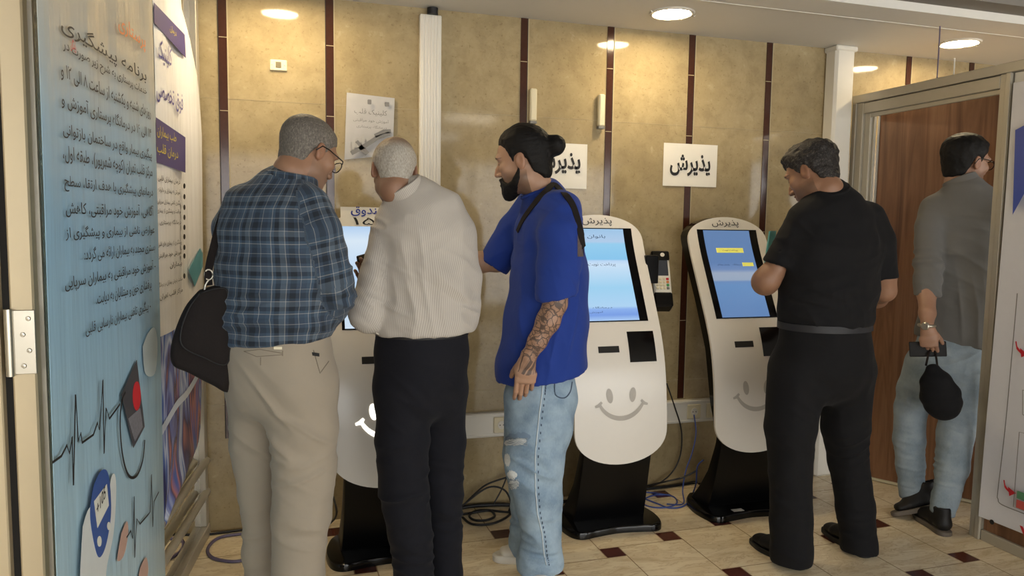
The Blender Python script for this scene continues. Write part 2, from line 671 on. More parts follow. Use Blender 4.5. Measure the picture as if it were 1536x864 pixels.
M['lamp'] = emit('warm_lamp_diffuser', LAMP_COL, LAMP_POWER)
M['panel'] = emit('ceiling_panel_diffuser', PANEL_COL, PANEL_POWER)
LAMP_LABEL = ['round warm ceiling downlight at the far left end of the soffit', 'round warm ceiling downlight above the plaid-shirted man',
              'round warm ceiling downlight above the middle kiosk', 'round warm ceiling downlight over the wooden door',
              'round warm ceiling downlight in the room beyond the wooden door']
for (lx, ly), lab in zip(LAMPS_XY, LAMP_LABEL):
    t = thing('ceiling_downlight', (lx, ly, SOFFIT), lab, 'ceiling light', 'round downlights along the soffit')
    MB().lathe([(LR - 0.012, 0.0), (LR - 0.012, -0.004), (LR - 0.004, -0.009), (LR + 0.006, -0.007), (LR + 0.010, 0.0)], (lx, ly, SOFFIT), 40).build('trim_ring', M['whiteplastic'], t, smooth=0.6)
    MB().lathe([(0.0015, 0.0), (LR - 0.012, 0.0), (LR - 0.014, -0.005), (0.0015, -0.006)], (lx, ly, SOFFIT), 40).build('diffuser', M['lamp'], t)
    for sg in (-1, 1):
        MB().tube([(lx + sg * (LR + 0.004), ly, SOFFIT - 0.004), (lx + sg * (LR + 0.014), ly - 0.012, SOFFIT - 0.010), (lx + sg * (LR + 0.02), ly - 0.012, SOFFIT - 0.002)], 0.0035, 8).build('spring_clip', M['steel'], t)
for k, (lx, ly) in enumerate([(2.05, -1.05), (-1.6, -1.05), (5.7, -1.05), (2.05, -2.9), (-1.6, -2.9)]):
    t = thing('ceiling_panel_light', (lx, ly, HALL), 'square white ceiling panel light of the hall', 'ceiling light', 'square panel lights of the hall')
    b = MB()
    for (p0, p1) in (((-.3, -.3), (.3, -.28)), ((-.3, .28), (.3, .3)), ((-.3, -.28), (-.28, .28)), ((.28, -.28), (.3, .28))):
        b.box((lx + p0[0], ly + p0[1], HALL - 0.012), (lx + p1[0], ly + p1[1], HALL))
    b.build('frame', M['whiteplastic'], t)
    MB().box((lx - .28, ly - .28, HALL - 0.008), (lx + .28, ly + .28, HALL - 0.001)).build('diffuser', M['panel'], t)

# white cable duct on the wall and the square pillar
t = thing('cable_duct', (0.69, WALL_Y, 0.5), 'tall white ribbed cable duct rising up the marble wall', 'cable duct')
b = MB().box((0.640, WALL_Y - 0.035, 0.47), (0.743, WALL_Y - 0.001, SOFFIT - 0.035), bev=0.004)
for k in range(6):
    b.box((0.650 + 0.0145 * k, WALL_Y - 0.038, 0.47), (0.6605 + 0.0145 * k, WALL_Y - 0.03, SOFFIT - 0.037), bev=0.002)
b.build('duct_body', M['whiteplastic'], t)
MB().lathe([(0.001, 0), (0.026, 0), (0.026, 0.03), (0.001, 0.03)], (0.70, WALL_Y - 0.03, SOFFIT - 0.034), 18).build('cable_entry', M['cable_k'], t)
b = MB().box((2.958, 3.52, 0), (3.088, WALL_Y, SOFFIT - 0.012), bev=0.014)
b.box((2.951, 3.512, SOFFIT - 0.03), (3.096, WALL_Y, SOFFIT - 0.001), bev=0.006)
struct(b.build('pillar', M['whiteplastic']))

# white two-compartment trunking low on the wall with its sockets
t = thing('wall_trunking', (1.6, WALL_Y, 0.36), 'white horizontal socket trunking running low along the marble wall', 'cable trunking')
TZ = 0.365
b = MB().box((0.62, WALL_Y - 0.042, TZ), (2.95, WALL_Y - 0.001, TZ + 0.125), bev=0.004)
b.box((0.62, WALL_Y - 0.045, TZ + 0.110), (2.95, WALL_Y - 0.03, TZ + 0.122), bev=0.002).box((0.62, WALL_Y - 0.045, TZ + 0.006), (2.95, WALL_Y - 0.03, TZ + 0.016), bev=0.002)
b.build('trunking_body', M['whiteplastic'], t)
for sx in (1.062, 2.17, 2.29):
    s = MB().box((sx - 0.042, WALL_Y - 0.052, TZ + 0.022), (sx + 0.042, WALL_Y - 0.043, TZ + 0.104), bev=0.004).build('socket_plate', M['ivory'], t)
    MB().lathe([(0.001, 0), (0.021, 0), (0.021, 0.0035), (0.018, 0.0035), (0.017, 0.0), (0.001, 0.0005)], (sx, WALL_Y - 0.052, TZ + 0.063), 24, axis=(0, -1, 0)).build('socket_face', M['whiteplastic'], s)
    b = MB()
    for q in (-0.009, 0.009):
        b.lathe([(0.0005, 0), (0.0028, 0), (0.0028, 0.0012), (0.0005, 0.0012)], (sx + q, WALL_Y - 0.0535, TZ + 0.063), 10, axis=(0, -1, 0))
    b.build('socket_holes', M['rubber'], s)

# small wall devices
t = thing('wall_plate', (0.0, WALL_Y, 2.12), 'small ivory switch plate with a dark centre high on the wall', 'wall plate')
MB().box((-0.037, WALL_Y - 0.010, 2.122), (0.037, WALL_Y - 0.001, 2.170), bev=0.003).build('plate', M['ivory'], t)
MB().box((-0.012, WALL_Y - 0.0125, 2.134), (0.012, WALL_Y - 0.0095, 2.160), bev=0.001).build('module', plain('olive_module', srgb(110, 100, 70), 0.5), t)
for q in (-0.027, 0.027):
    MB().lathe([(0.0005, 0), (0.004, 0), (0.003, 0.002), (0.0005, 0.002)], (q, WALL_Y - 0.0100, 2.147), 12, axis=(0, -1, 0)).build('screw', M['steel'], t)
for (xa, za, zb, lab) in ((1.213, 1.952, 2.120, 'slim white wall sensor strip above the man bun of the blue-shirted man'), (1.583, 1.945, 2.115, 'slim white wall sensor with a grey lower edge beside a dark strip')):
    t = thing('wall_sensor', (xa, WALL_Y, za), lab, 'sensor', 'slim white wall sensors')
    MB().box((xa - 0.017, WALL_Y - 0.034, za + 0.008), (xa + 0.017, WALL_Y - 0.001, zb), bev=0.006).build('housing', M['ivory'], t)
    MB().prism([(0, 0), (0.034, 0.0), (0.034, 0.012), (0, 0.012)], (xa - 0.017, WALL_Y - 0.031, za - 0.004), (1, 0, 0), (0, 0, 1), (0, 1, 0), 0.028).build('end_cap', M['inkgrey'], t)


# paper signs
def sheet(name, x0, x1, z0, z1, lab, cat, group=None, curl=0.0, corners=None):
    """a sheet of paper taped flat to the wall; corners = tl, tr, br, bl in (x, z)"""
    c = corners or [(x0, z1), (x1, z1), (x1, z0), (x0, z0)]
    n = 8
    V, F = [], []
    for side in (0, 1):
        for j in range(n + 1):
            for i in range(n + 1):
                u, v = i / n, j / n
                tpx = (1 - v) * ((1 - u) * c[0][0] + u * c[1][0]) + v * ((1 - u) * c[3][0] + u * c[2][0])
                tpz = (1 - v) * ((1 - u) * c[0][1] + u * c[1][1]) + v * ((1 - u) * c[3][1] + u * c[2][1])
                y = WALL_Y - 0.0045 - curl * (u ** 3) * (0.4 + 0.6 * v) - (0 if side == 0 else -0.0008)
                V.append((tpx, y, tpz))
    q = (n + 1) ** 2
    for j in range(n):
        for i in range(n):
            a = j * (n + 1) + i
            F.append((a, a + n + 1, a + n + 2, a + 1))
            F.append((q + a, q + a + 1, q + a + n + 2, q + a + n + 1))
    o = mk(name, V, F, M['paper'], smooth=True)
    return tag(o, lab, cat, group)


s1 = sheet('paper_sign', 1.262, 1.517, 1.632, 1.860, 'white paper sign with bold black word, partly behind the man bun', 'sign', 'white reception signs on the wall')
s2 = sheet('paper_sign', 1.957, 2.284, 1.662, 1.889, 'white paper sign with bold black word above the gap between two kiosks', 'sign', 'white reception signs on the wall')
for s, xr, xl, zb, hgt, dy in ((s1, 1.480, 1.235, 1.695, 0.118, 0.0), (s2, 2.242, 1.996, 1.708, 0.125, 0.0)):
    b = MB()
    letter(b, 'پذیرش', (xl, WALL_Y - 0.0060, zb), (xr, WALL_Y - 0.0060, zb), hgt, off=0.0008, bold=0.026)
    b.build('lettering', M['ink'], s)
s3 = sheet('wall_poster', 0, 0, 0, 0, 'grey photocopied notice with a drawing, taped above the bald man', 'poster', corners=[(0.302, 2.045), (0.524, 2.032), (0.514, 1.765), (0.290, 1.735)], curl=0.012)
s3.data.materials[0] = plain('grey_photocopy_paper', srgb(178, 176, 174), 0.6, mottle=0.12, scale=14)
b = MB()
yy = WALL_Y - 0.0175
letter(b, 'کلینیک قلب', (0.335, yy, 1.945), (0.487, yy, 1.94), 0.030)
letter(b, 'آموزش خود مراقبتی', (0.33, yy, 1.912), (0.495, yy, 1.907), 0.020)
letter(b, 'درمانگاه پرستاری', (0.345, yy, 1.883), (0.485, yy, 1.879), 0.018)
b.prism(rrect(0.018, 0.022, 0.004), (0.405, yy, 2.006), (1, 0, 0), (0, 0, 1), (0, -1, 0), 0.001)
b.prism(rrect(0.020, 0.020, 0.002), (0.487, yy, 2.000), (1, 0, 0), (0, 0, 1), (0, -1, 0), 0.001)
b.build('lettering', M['inkgrey'], s3)
b = MB()
for (pts, w) in (([(0.32, 1.765), (0.38, 1.80), (0.44, 1.842), (0.50, 1.865)], 0.020), ([(0.36, 1.80), (0.385, 1.775), (0.395, 1.765)], 0.022), ([(0.345, 1.822), (0.365, 1.80), (0.372, 1.785)], 0.016), ([(0.43, 1.85), (0.47, 1.872), (0.505, 1.876)], 0.018)):
    b.ribbon([(p[0], p[1]) for p in pts], w, (0, yy, 0), (1, 0, 0), (0, 0, 1), (0, -1, 0), 0.001)
b.build('drawing', M['inkgrey'], s3)
b = MB()
for k in range(5):
    b.prism([(0, 0), (0.012, 0), (0.012, 0.03 + 0.012 * (k % 3)), (0, 0.03 + 0.012 * (k % 3))], (0.325 + 0.022 * k, yy + 0.0006, 1.79 + 0.006 * k), (1, 0, 0), (0, 0, 1), (0, -1, 0), 0.0008)
b.build('pale_drawing', M['inkpale'], s3)


# ================================================================ left glass partition with two hanging banners
PA = np.array([-0.36, 3.6, 0.0])
PD = np.array([0.117, 0.993, 0.0]) / np.linalg.norm([0.117, 0.993])
PN = np.array([PD[1], -PD[0], 0.0])          # towards the room
Z3 = np.array([0, 0, 1.0])


def pl(px, py, off=0.0):
    """pixel -> (distance along the partition measured from the wall corner, height)"""
    q = on_plane(px, py, PA + PN * off, PN)
    return np.array([np.dot(q - PA, PD), q[2]])


def pw(s, z, off=0.0):
    return PA + PD * s + PN * off + Z3 * z


def m_glass():
    t = NT('clear_glass')
    t.out((0.93, 0.96, 0.95), 0.02)
    t.b.inputs['Transmission Weight'].default_value = 1.0
    t.b.inputs['IOR'].default_value = 1.1
    return t.m


M['glass'] = m_glass()
t = thing('glass_partition', tuple(pw(-0.8, 0)), 'aluminium framed glass partition behind the banners, meeting the marble wall', 'partition')
fr = (PA, PD, PN, Z3)
b = MB().box((-1.62, -0.035, 0), (0.0, 0.035, 0.055), bev=0.003, frame=fr)
b.build('bottom_rail', M['alu'], t)
MB().box((-0.05, -0.03, 0.055), (0.0, 0.03, SOFFIT), bev=0.003, frame=fr).build('wall_post', M['alu'], t)
for (pa, pb) in (((248, 800), (299, 700)), ((252, 858), (296, 752))):
    a, c = pl(*pa, 0.04), pl(*pb, 0.04)
    z = (a[1] + c[1]) / 2
    MB().tube([pw(-1.4, z, 0.028), pw(-0.02, z, 0.028)], 0.017, 14).build('guard_tube', M['alu'], t, smooth=0.6)
MB().box((-1.62, -0.004, 0.055), (-0.05, 0.004, SOFFIT - 0.02), frame=fr).build('pane', M['glass'], t)

# near aluminium door edge with its hinge
t = thing('aluminium_door', (-0.54, 1.95, 0), 'pale aluminium door edge with a steel hinge at the left border', 'door')
q = [P(px, 600, 1.95)[0] for px in (-40, 4, 20, 57, 64)]
MB().box((q[0], 1.95, 0), (q[1], 2.0, SOFFIT - 0.002), bev=0.003).build('frame_post', M['alu_w'], t)
MB().box((q[1], 1.975, 0.0), (q[2], 1.995, SOFFIT - 0.002)).build('rubber_seal', M['rubber'], t)
MB().box((q[2], 1.95, 0.008), (q[3], 2.0, SOFFIT - 0.06), bev=0.004).build('door_stile', M['alu_w'], t)
MB().box((q[3], 1.985, 0.0), (q[4], 2.0, SOFFIT - 0.002)).build('glazing_bead', M['alu'], t)
h0, h1 = P(14, 466, 1.94), P(53, 561, 1.94)
hx = P(14, 515, 1.94)[0]
hg = MB().box((hx + 0.004, 1.943, h1[2]), (P(53, 515, 1.94)[0], 1.9495, h0[2]), bev=0.001).build('hinge', M['steel'], t)
MB().tube([(hx, 1.94, h1[2] - 0.003), (hx, 1.94, h0[2] + 0.003)], 0.009, 14).build('hinge_barrel', M['steel'], hg, smooth=0.6)
for (sx, sy) in ((42, 478), (34, 502), (44, 526), (36, 549)):
    c = P(sx, sy, 1.942)
    MB().lathe([(0.0005, 0), (0.0055, 0), (0.0045, 0.0022), (0.0015, 0.0025), (0.0012, 0.0012), (0.0005, 0.0012)], c, 14, axis=(0, -1, 0)).build('screw', M['steel'], hg)


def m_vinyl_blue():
    t = NT('blue_vinyl_print_and_reflection')
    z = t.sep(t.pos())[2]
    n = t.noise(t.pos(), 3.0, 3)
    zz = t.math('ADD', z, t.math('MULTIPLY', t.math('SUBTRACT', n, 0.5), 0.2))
    c = t.ramp(t.math('DIVIDE', zz, 2.4), [(0.05, srgb(176, 200, 208)), (0.38, srgb(152, 186, 206)), (0.58, srgb(140, 178, 206)), (0.70, srgb(150, 180, 200)), (0.80, srgb(184, 184, 176)), (0.95, srgb(196, 184, 160))])  # tan upper stops paint a warm room reflection into the print colour
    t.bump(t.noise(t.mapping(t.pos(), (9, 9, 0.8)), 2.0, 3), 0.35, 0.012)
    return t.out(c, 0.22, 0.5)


def m_vinyl_white():
    t = NT('printed_white_vinyl')
    p = t.sep(t.pos())
    n = t.noise(t.mapping(t.pos(), (1, 3.0, 0.8)), 1.7, 3, 0.5, 1.2)
    pic = t.ramp(n, [(0.30, srgb(50, 56, 110)), (0.37, srgb(84, 116, 190)), (0.43, srgb(200, 212, 236)), (0.47, srgb(110, 124, 190)), (0.52, srgb(84, 72, 104)), (0.57, srgb(190, 128, 128)), (0.62, srgb(78, 108, 190)), (0.72, srgb(208, 210, 224))])
    f = t.math('LESS_THAN', p[2], 1.035)
    c = t.mix(f, srgb(238, 238, 238), pic)
    t.bump(t.noise(t.mapping(t.pos(), (10, 10, 0.8)), 2.0, 3), 0.3, 0.012)
    return t.out(c, 0.25, 0.5)


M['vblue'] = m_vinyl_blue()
M['vwhite'] = m_vinyl_white()


def banner(name, outline, off_fn, mat, lab, nu=28, nv=40, thick=0.0015):
    """outline(v) -> (s_left, s_right, z) for v in 0..1 (top to bottom)"""
    V, F = [], []
    for side in (0, 1):
        for j in range(nv + 1):
            for i in range(nu + 1):
                a, c = outline(j / nv)
                u = i / nu
                s_, z_ = a[0] * (1 - u) + c[0] * u, a[1] * (1 - u) + c[1] * u
                V.append(pw(s_, z_, off_fn(u, j / nv) - side * thick))
    q = (nu + 1) * (nv + 1)
    for j in range(nv):
        for i in range(nu):
            a = j * (nu + 1) + i
            F.append((a, a + nu + 1, a + nu + 2, a + 1))
            F.append((q + a, q + a + 1, q + a + nu + 2, q + a + nu + 1))
    for i in range(nu):
        for j, fl in ((0, 0), (nv, 1)):
            a = j * (nu + 1) + i
            f = (a, a + 1, q + a + 1, q + a)
            F.append(f[::-1] if fl else f)
    for j in range(nv):
        for i, fl in ((0, 1), (nu, 0)):
            a = j * (nu + 1) + i
            f = (a, a + nu + 1, q + a + nu + 1, q + a)
            F.append(f[::-1] if fl else f)
    return tag(mk(name, V, F, mat, smooth=0.6), lab, 'banner')


BO = 0.075     # the blue banner hangs in front of the frame
sL, sR = pl(70, 430, BO)[0], pl(238, 430, BO)[0]
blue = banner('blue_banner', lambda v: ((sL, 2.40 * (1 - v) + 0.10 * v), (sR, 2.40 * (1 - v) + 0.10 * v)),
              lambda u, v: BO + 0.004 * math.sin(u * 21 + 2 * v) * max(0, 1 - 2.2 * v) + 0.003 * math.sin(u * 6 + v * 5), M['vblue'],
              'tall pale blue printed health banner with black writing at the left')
WO = 0.040
rows = [(0, 229, 268), (50, 231, 282), (120, 233, 296), (200, 234, 302), (400, 238, 303.5), (560, 240, 302), (640, 241, 300), (664, 241.5, 297), (690, 242, 287), (720, 242, 276), (752, 243, 262), (790, 243, 246)]


def white_outline(v):
    # v maps on the right-hand edge rows
    k = v * (len(rows) - 1)
    i = min(int(k), len(rows) - 2)
    f = k - i
    y = rows[i][0] * (1 - f) + rows[i + 1][0] * f
    a = rows[i][1] * (1 - f) + rows[i + 1][1] * f
    c = rows[i][2] * (1 - f) + rows[i + 1][2] * f
    A = pl(a, y, WO)
    C_ = pl(c, y, WO)
    if v < 0.02:
        A[1] += 0.10
        C_[1] += 0.10
    return A, C_


white = banner('white_banner', white_outline, lambda u, v: WO + 0.006 * math.sin(u * 9), M['vwhite'],
               'white printed clinic banner with purple boxes hanging beside the marble wall')


def bl(mb, txt, xl, yl, xr, hpx, off, mi=0, bold=0.006):
    """write on the partition plane: left end at pixel (xl,yl), right end on the column xr at the same height; hpx = ink height in pixels at the left end"""
    a = pl(xl, yl, off)
    top = pl(xl, yl - hpx, off)
    sr = pl(xr, 350, off)[0]
    letter(mb, txt, pw(a[0], a[1], off), pw(sr, a[1], off), top[1] - a[1], N=PN, off=0.0, mi=mi, bold=bold)


b = MB()
LO = BO + 0.0085
for txt, xl, yl, xr, hh in (('برنامه پیشگیری', 92, 52, 226, 34), ('خدمات پرستاری به شرح زیر صورت در', 95, 80, 226, 22), ('روزهای شنبه و یکشنبه از ساعت ۸ الی ۱۲ و', 92, 120, 231, 27),
                            ('۱۴ الی ۱۶ در درمانگاه پرستاری آموزش و', 93, 164, 231, 29), ('پیگیری بیمار واقع در ساختمان بازتوانی', 95, 210, 231, 29),
                            ('مرکز قلب تهران (کوچه شهریور)، طبقه اول،', 95, 246, 231, 29), ('درمانهای پیشگیری با هدف ارتقا، سطح', 97, 287, 231, 27),
                            ('آگاهی، آموزش خود مراقبتی، کاهش', 99, 326, 231, 27), ('عوارض ناشی از بیماری و پیشگیری از', 99, 363, 232, 24),
                            ('بستری مجدد به بیماران ارائه می گردد:', 127, 395, 232, 24), ('- آموزش خود مراقبتی به بیماران سرپایی', 98, 440, 232, 27),
                            ('پرفشاری خون و مبتلایان به دیابت.', 145, 463, 225, 23), ('- پیگیری تلفنی بیماران نارسایی قلبی', 129, 508, 223, 25)):
    bl(b, txt, xl, yl, xr, hh, LO)
b.build('lettering', M['ink'], blue)
b = MB()
bl(b, 'پرستاری', 178, 50, 226, 30, LO, 0, 0.012)
b.build('orange_lettering', M['inkorange'], blue)
b = MB()
bl(b, 'رایگان', 106, 76, 124, 20, LO, 0, 0.012)
b.build('red_lettering', M['inkred'], blue)


def pstroke(mb, pix, w, off, mi=0, smooth=True):
    pts = [pl(x, y, off) for x, y in pix]
    if smooth:
        pts = catmull([np.array([p[0], p[1], 0]) for p in pts], 6)
    mb.ribbon([(p[0], p[1]) for p in pts], w, PA + PN * off, PD, Z3, PN, 0.0008, mi)


def ppoly(mb, pix, off, mi=0, smooth=False):
    pts = [pl(x, y, off) for x, y in pix]
    if smooth:
        q = catmull([np.array([p[0], p[1], 0]) for p in pts + [pts[0]]], 6)[:-1]
        pts = [(p[0], p[1]) for p in q]
    a = sum(pts[i][0] * pts[(i + 1) % len(pts)][1] - pts[(i + 1) % len(pts)][0] * pts[i][1] for i in range(len(pts)))
    if a < 0:
        pts = pts[::-1]
    mb.prism([(p[0], p[1]) for p in pts], PA + PN * off, PD, Z3, PN, 0.0006, mi)


b = MB()
pstroke(b, [(78, 694), (92, 684), (100, 668), (104, 680), (108, 655), (110, 728), (113, 592), (117, 662), (121, 650), (123, 664), (140, 652), (146, 634), (149, 645), (154, 570), (156, 680), (159, 612), (164, 628), (180, 606)], 0.006, LO, smooth=False)
pstroke(b, [(190, 806), (196, 796), (199, 808), (201, 745), (202, 836), (205, 778), (210, 786), (222, 772), (225, 768), (227, 712), (229, 790), (231, 752), (238, 738)], 0.005, LO, smooth=False)
pstroke(b, [(188, 588), (183, 600), (180, 630), (182, 670), (188, 702), (196, 716), (206, 712), (214, 690), (217, 660)], 0.008, LO)
b.build('ecg_trace', M['ink'], blue)
b = MB()
ppoly(b, [(182, 592), (205, 540), (217, 640), (200, 672)], LO, 0)
ppoly(b, mask_disc(205, 594, 6, 22), LO + 0.0008, 1)
ppoly(b, [(192, 628), (210, 612), (214, 640), (202, 662)], LO + 0.0008, 2)
ppoly(b, [(214, 520), (222, 500), (232, 492), (236, 520), (232, 560), (218, 560)], LO - 0.0006, 3, True)
b.build('pressure_monitor_print', [plain('dark_grey_print', srgb(66, 68, 76), 0.4), M['inkred'], plain('print_noise', srgb(120, 120, 128), 0.4, mottle=0.5, scale=120), plain('pale_hand_print', srgb(186, 200, 204), 0.4)], blue)
b = MB()
ppoly(b, [(124, 790), (136, 760), (160, 770), (166, 720), (172, 712), (174, 740), (170, 800), (160, 850), (154, 900), (122, 900)], LO - 0.0006, 0, True)
b.build('glove_print', plain('pale_glove_print', srgb(204, 210, 210), 0.4), blue)
SKP = plain('skin_print', srgb(190, 156, 142), 0.4)
for q in ([(182, 800), (190, 782), (192, 800), (186, 832), (176, 840)], [(210, 852), (219, 836), (222, 858), (214, 880), (206, 880)]):
    b = MB()
    ppoly(b, q, LO - 0.0006, 0, True)
    b.build('fingertip_print', SKP, blue)
b = MB()
ppoly(b, [(140, 730), (150, 708), (160, 706), (165, 730), (166, 775), (158, 820), (148, 836), (140, 810), (135, 770)], LO, 0, True)
gm = b.build('glucose_meter_print', plain('deep_blue_print', srgb(48, 82, 150), 0.4), blue)
PSC = plain('pale_screen_print', srgb(214, 216, 206), 0.4)
for nm_, q in (('screen_print', [(141, 752), (160, 726), (163, 758), (146, 792)]), ('button_print', mask_disc(149, 812, 3.2, 8)), ('button_print', mask_disc(163, 789, 2.4, 6))):
    b = MB()
    ppoly(b, q, LO + 0.0008, 0)
    b.build(nm_, PSC, gm)
b = MB()
a, c = pl(143, 778, LO + 0.002), pl(161, 745, LO + 0.002)
letter(b, '+105', pw(a[0] + 0.012, a[1] + 0.002, LO + 0.002), pw(c[0] - 0.012, c[1] + 0.004, LO + 0.002), 0.032, N=PN, off=0.0, persian=False, bold=0.01)
b.build('lettering', M['ink'], blue)

W2 = WO + 0.0078
PPR = plain('purple_print', srgb(66, 58, 122), 0.4)
for q in ([(231, 4), (277, 52), (278.6, 87), (231, 34)], [(234, 176), (278, 206), (278, 259), (234, 243)]):
    b = MB()
    ppoly(b, q, W2)
    b.build('purple_box', PPR, white)


def wline(nm, mat, *a):
    b = MB()
    bl(b, *a)
    return b.build(nm, mat, white)


PIN, YIN = plain('purple_ink', srgb(62, 58, 140), 0.4), plain('yellow_ink', srgb(206, 190, 60), 0.4)
wline('purple_lettering', PIN, 'کلینیک', 238, 92, 264, 36, W2, 0, 0.01)
wline('purple_lettering', PIN, 'فوق تخصصی', 235, 152, 279, 36, W2, 0, 0.01)
wline('yellow_lettering', YIN, 'طب بیماران', 236, 206, 268, 19, W2 + 0.001, 0, 0.008)
wline('yellow_lettering', YIN, 'درمان قلب', 236, 232, 270, 19, W2 + 0.001, 0, 0.008)
wline('yellow_lettering', YIN, 'درمان', 255, 48, 272, 12, W2 + 0.001, 0, 0.008)
for (yl, xl, txt) in ((272, 237, 'درمان بیماران قلبی'), (289, 237, 'آموزش به بیماران و خانواده'), (307, 236, 'پیگیری تلفنی بیماران سرپایی'), (321, 236, 'مراقبت و پیشگیری از بیماری'), (339, 240, 'درمانگاه پرستاری'),
                      (372, 237, 'پیشگیری از بیماری های قلبی'), (389, 237, 'آموزش خود مراقبتی'), (404, 255, 'بیماران'), (434, 237, 'ساعت پذیرش بیماران در درمانگاه'), (452, 240, 'مرکز قلب تهران')):
    wline('lettering', M['ink'], txt, xl, yl, 272, 10, W2)
for yb in (279, 295, 311, 326, 341, 355, 371, 384, 414):
    b = MB()
    ppoly(b, mask_disc(276.5, yb, 1.5, 4), W2)
    b.build('bullet_dot', M['ink'], white)
b = MB()
pstroke(b, [(240, 652), (252, 630), (266, 606), (282, 588), (298, 560)], 0.030, W2)
b.build('pale_band_print', plain('pale_blue_print', srgb(206, 216, 232), 0.4), white)
b = MB()
ppoly(b, [(283, 405), (300, 372), (304, 380), (304, 400), (292, 430)], W2)
b.build('teal_shape', plain('teal_print', srgb(86, 158, 176), 0.4), white)

# ================================================================ door frame, wooden door leaf and poster board on the right
JA, JB = np.array([3.160, 3.535, 0.0]), np.array([3.152, 2.62, 0.0])       # far and near jamb
JD = (JB - JA) / np.linalg.norm(JB - JA)
JL = np.linalg.norm(JB - JA)
JN = np.array([JD[1], -JD[0], 0.0])           # towards the camera side (-x)
if JN[0] > 0:
    JN = -JN


def jpl(px, py, off=0.0):
    q = on_plane(px, py, JA + JN * off, JN)
    return np.array([np.dot(q - JA, JD), q[2]])


ZT = 2.152
fr = (JA, JD, JN, Z3)
t = thing('door_frame', tuple((JA + JB) / 2), 'grey aluminium door frame around the open wooden door', 'door frame')
b = MB().box((-0.030, -0.03, 0), (0.045, 0.03, ZT), bev=0.003, frame=fr).box((-0.030, 0.03, 0), (0.0, 0.040, ZT), bev=0.002, frame=fr).box((0.045, -0.020, 0), (0.085, 0.014, ZT - 0.06), bev=0.002, frame=fr).box((0.085, -0.020, 0), (0.098, -0.004, ZT - 0.06), bev=0.002, frame=fr)
b.build('far_jamb', M['alu'], t)
b = MB().box((JL - 0.028, -0.03, 0), (JL + 0.03, 0.03, ZT), bev=0.003, frame=fr).box((JL + 0.005, 0.03, 0), (JL + 0.030, 0.037, ZT), bev=0.002, frame=fr)
b.build('near_jamb', M['alu'], t)
b = MB().box((0.045, -0.03, ZT - 0.062), (JL - 0.028, 0.03, ZT - 0.004), bev=0.003, frame=fr).box((-0.035, -0.035, ZT), (2.2, 0.038, ZT + 0.045), bev=0.003, frame=fr)
b.box((0.085, 0.0, ZT - 0.085), (JL - 0.028, 0.014, ZT - 0.062), bev=0.002, frame=fr)
b.build('head_rail', M['alu'], t)
g = jpl(1399, 124, 0.03)
o = MB().box((g[0] - 0.055, 0.03, g[1] - 0.016), (g[0] + 0.055, 0.034, g[1] + 0.018), bev=0.002, frame=fr).build('number_plate', plain('olive_brass_plate', srgb(108, 102, 72), 0.35, metal=0.4), t)
b = MB()
for k in range(4):
    b.box((g[0] - 0.042 + 0.023 * k, 0.034, g[1] - 0.006), (g[0] - 0.030 + 0.023 * k, 0.0346, g[1] + 0.008), frame=fr)
b.build('plate_marks', M['ink'], o)

LA, LB = np.array([3.215, 3.450, 0.0]), np.array([3.500, 2.940, 0.0])
LD = (LB - LA) / np.linalg.norm(LB - LA)
LN = np.array([LD[1], -LD[0], 0.0])
if LN[0] > 0:
    LN = -LN
fr = (LA, LD, LN, Z3)
t = thing('wooden_door', tuple(LA + LD * 0.4), 'walnut veneer door leaf standing half open behind the man in grey', 'door')
MB().box((0.0, -0.042, 0.02), (0.86, 0.0, 2.135), bev=0.002, frame=fr).build('door_leaf', M['wood'], t)
MB().box((0.0, -0.042, 0.004), (0.84, 0.006, 0.019), bev=0.002, frame=fr).build('bottom_strip', M['ivory'], t)
MB().box((-0.012, -0.03, 0.02), (-0.002, 0.0, 2.135), frame=fr).build('edge_strip', M['whiteplastic'], t)
hd = MB().lathe([(0.001, 0), (0.026, 0), (0.024, 0.006), (0.011, 0.008), (0.010, 0.045), (0.001, 0.046)], LA + LD * 0.775 + Z3 * 1.02, 20, axis=LN).build('door_handle', M['steel'], t, smooth=0.6)
MB().tube([LA + LD * 0.775 + Z3 * 1.02 + LN * 0.04, LA + LD * 0.72 + Z3 * 1.02 + LN * 0.046, LA + LD * 0.66 + Z3 * 1.02 + LN * 0.044], 0.009, 10).build('lever', M['steel'], hd, smooth=0.6)

# partition board continuing towards the camera with a hung poster
fr = (JA, JD, JN, Z3)
t = thing('partition_board', tuple(JA + JD * (JL + 0.6)), 'brown board partition in an aluminium frame beside the door opening', 'partition')
MB().box((JL + 0.034, -0.018, 0.05), (2.2, 0.012, ZT - 0.002), frame=fr).build('board', M['wood'], t)
MB().box((JL + 0.034, -0.03, 0.0), (2.2, 0.03, 0.05), bev=0.003, frame=fr).build('bottom_rail', M['alu'], t)
MB().box((JL + 0.034, 0.013, 1.60), (2.2, 0.02, ZT - 0.002), bev=0.002, frame=fr).build('upper_panel', M['whiteplastic'], t)
JO = 0.045


def jw(s, z, off=JO):
    return JA + JD * s + JN * off + Z3 * z


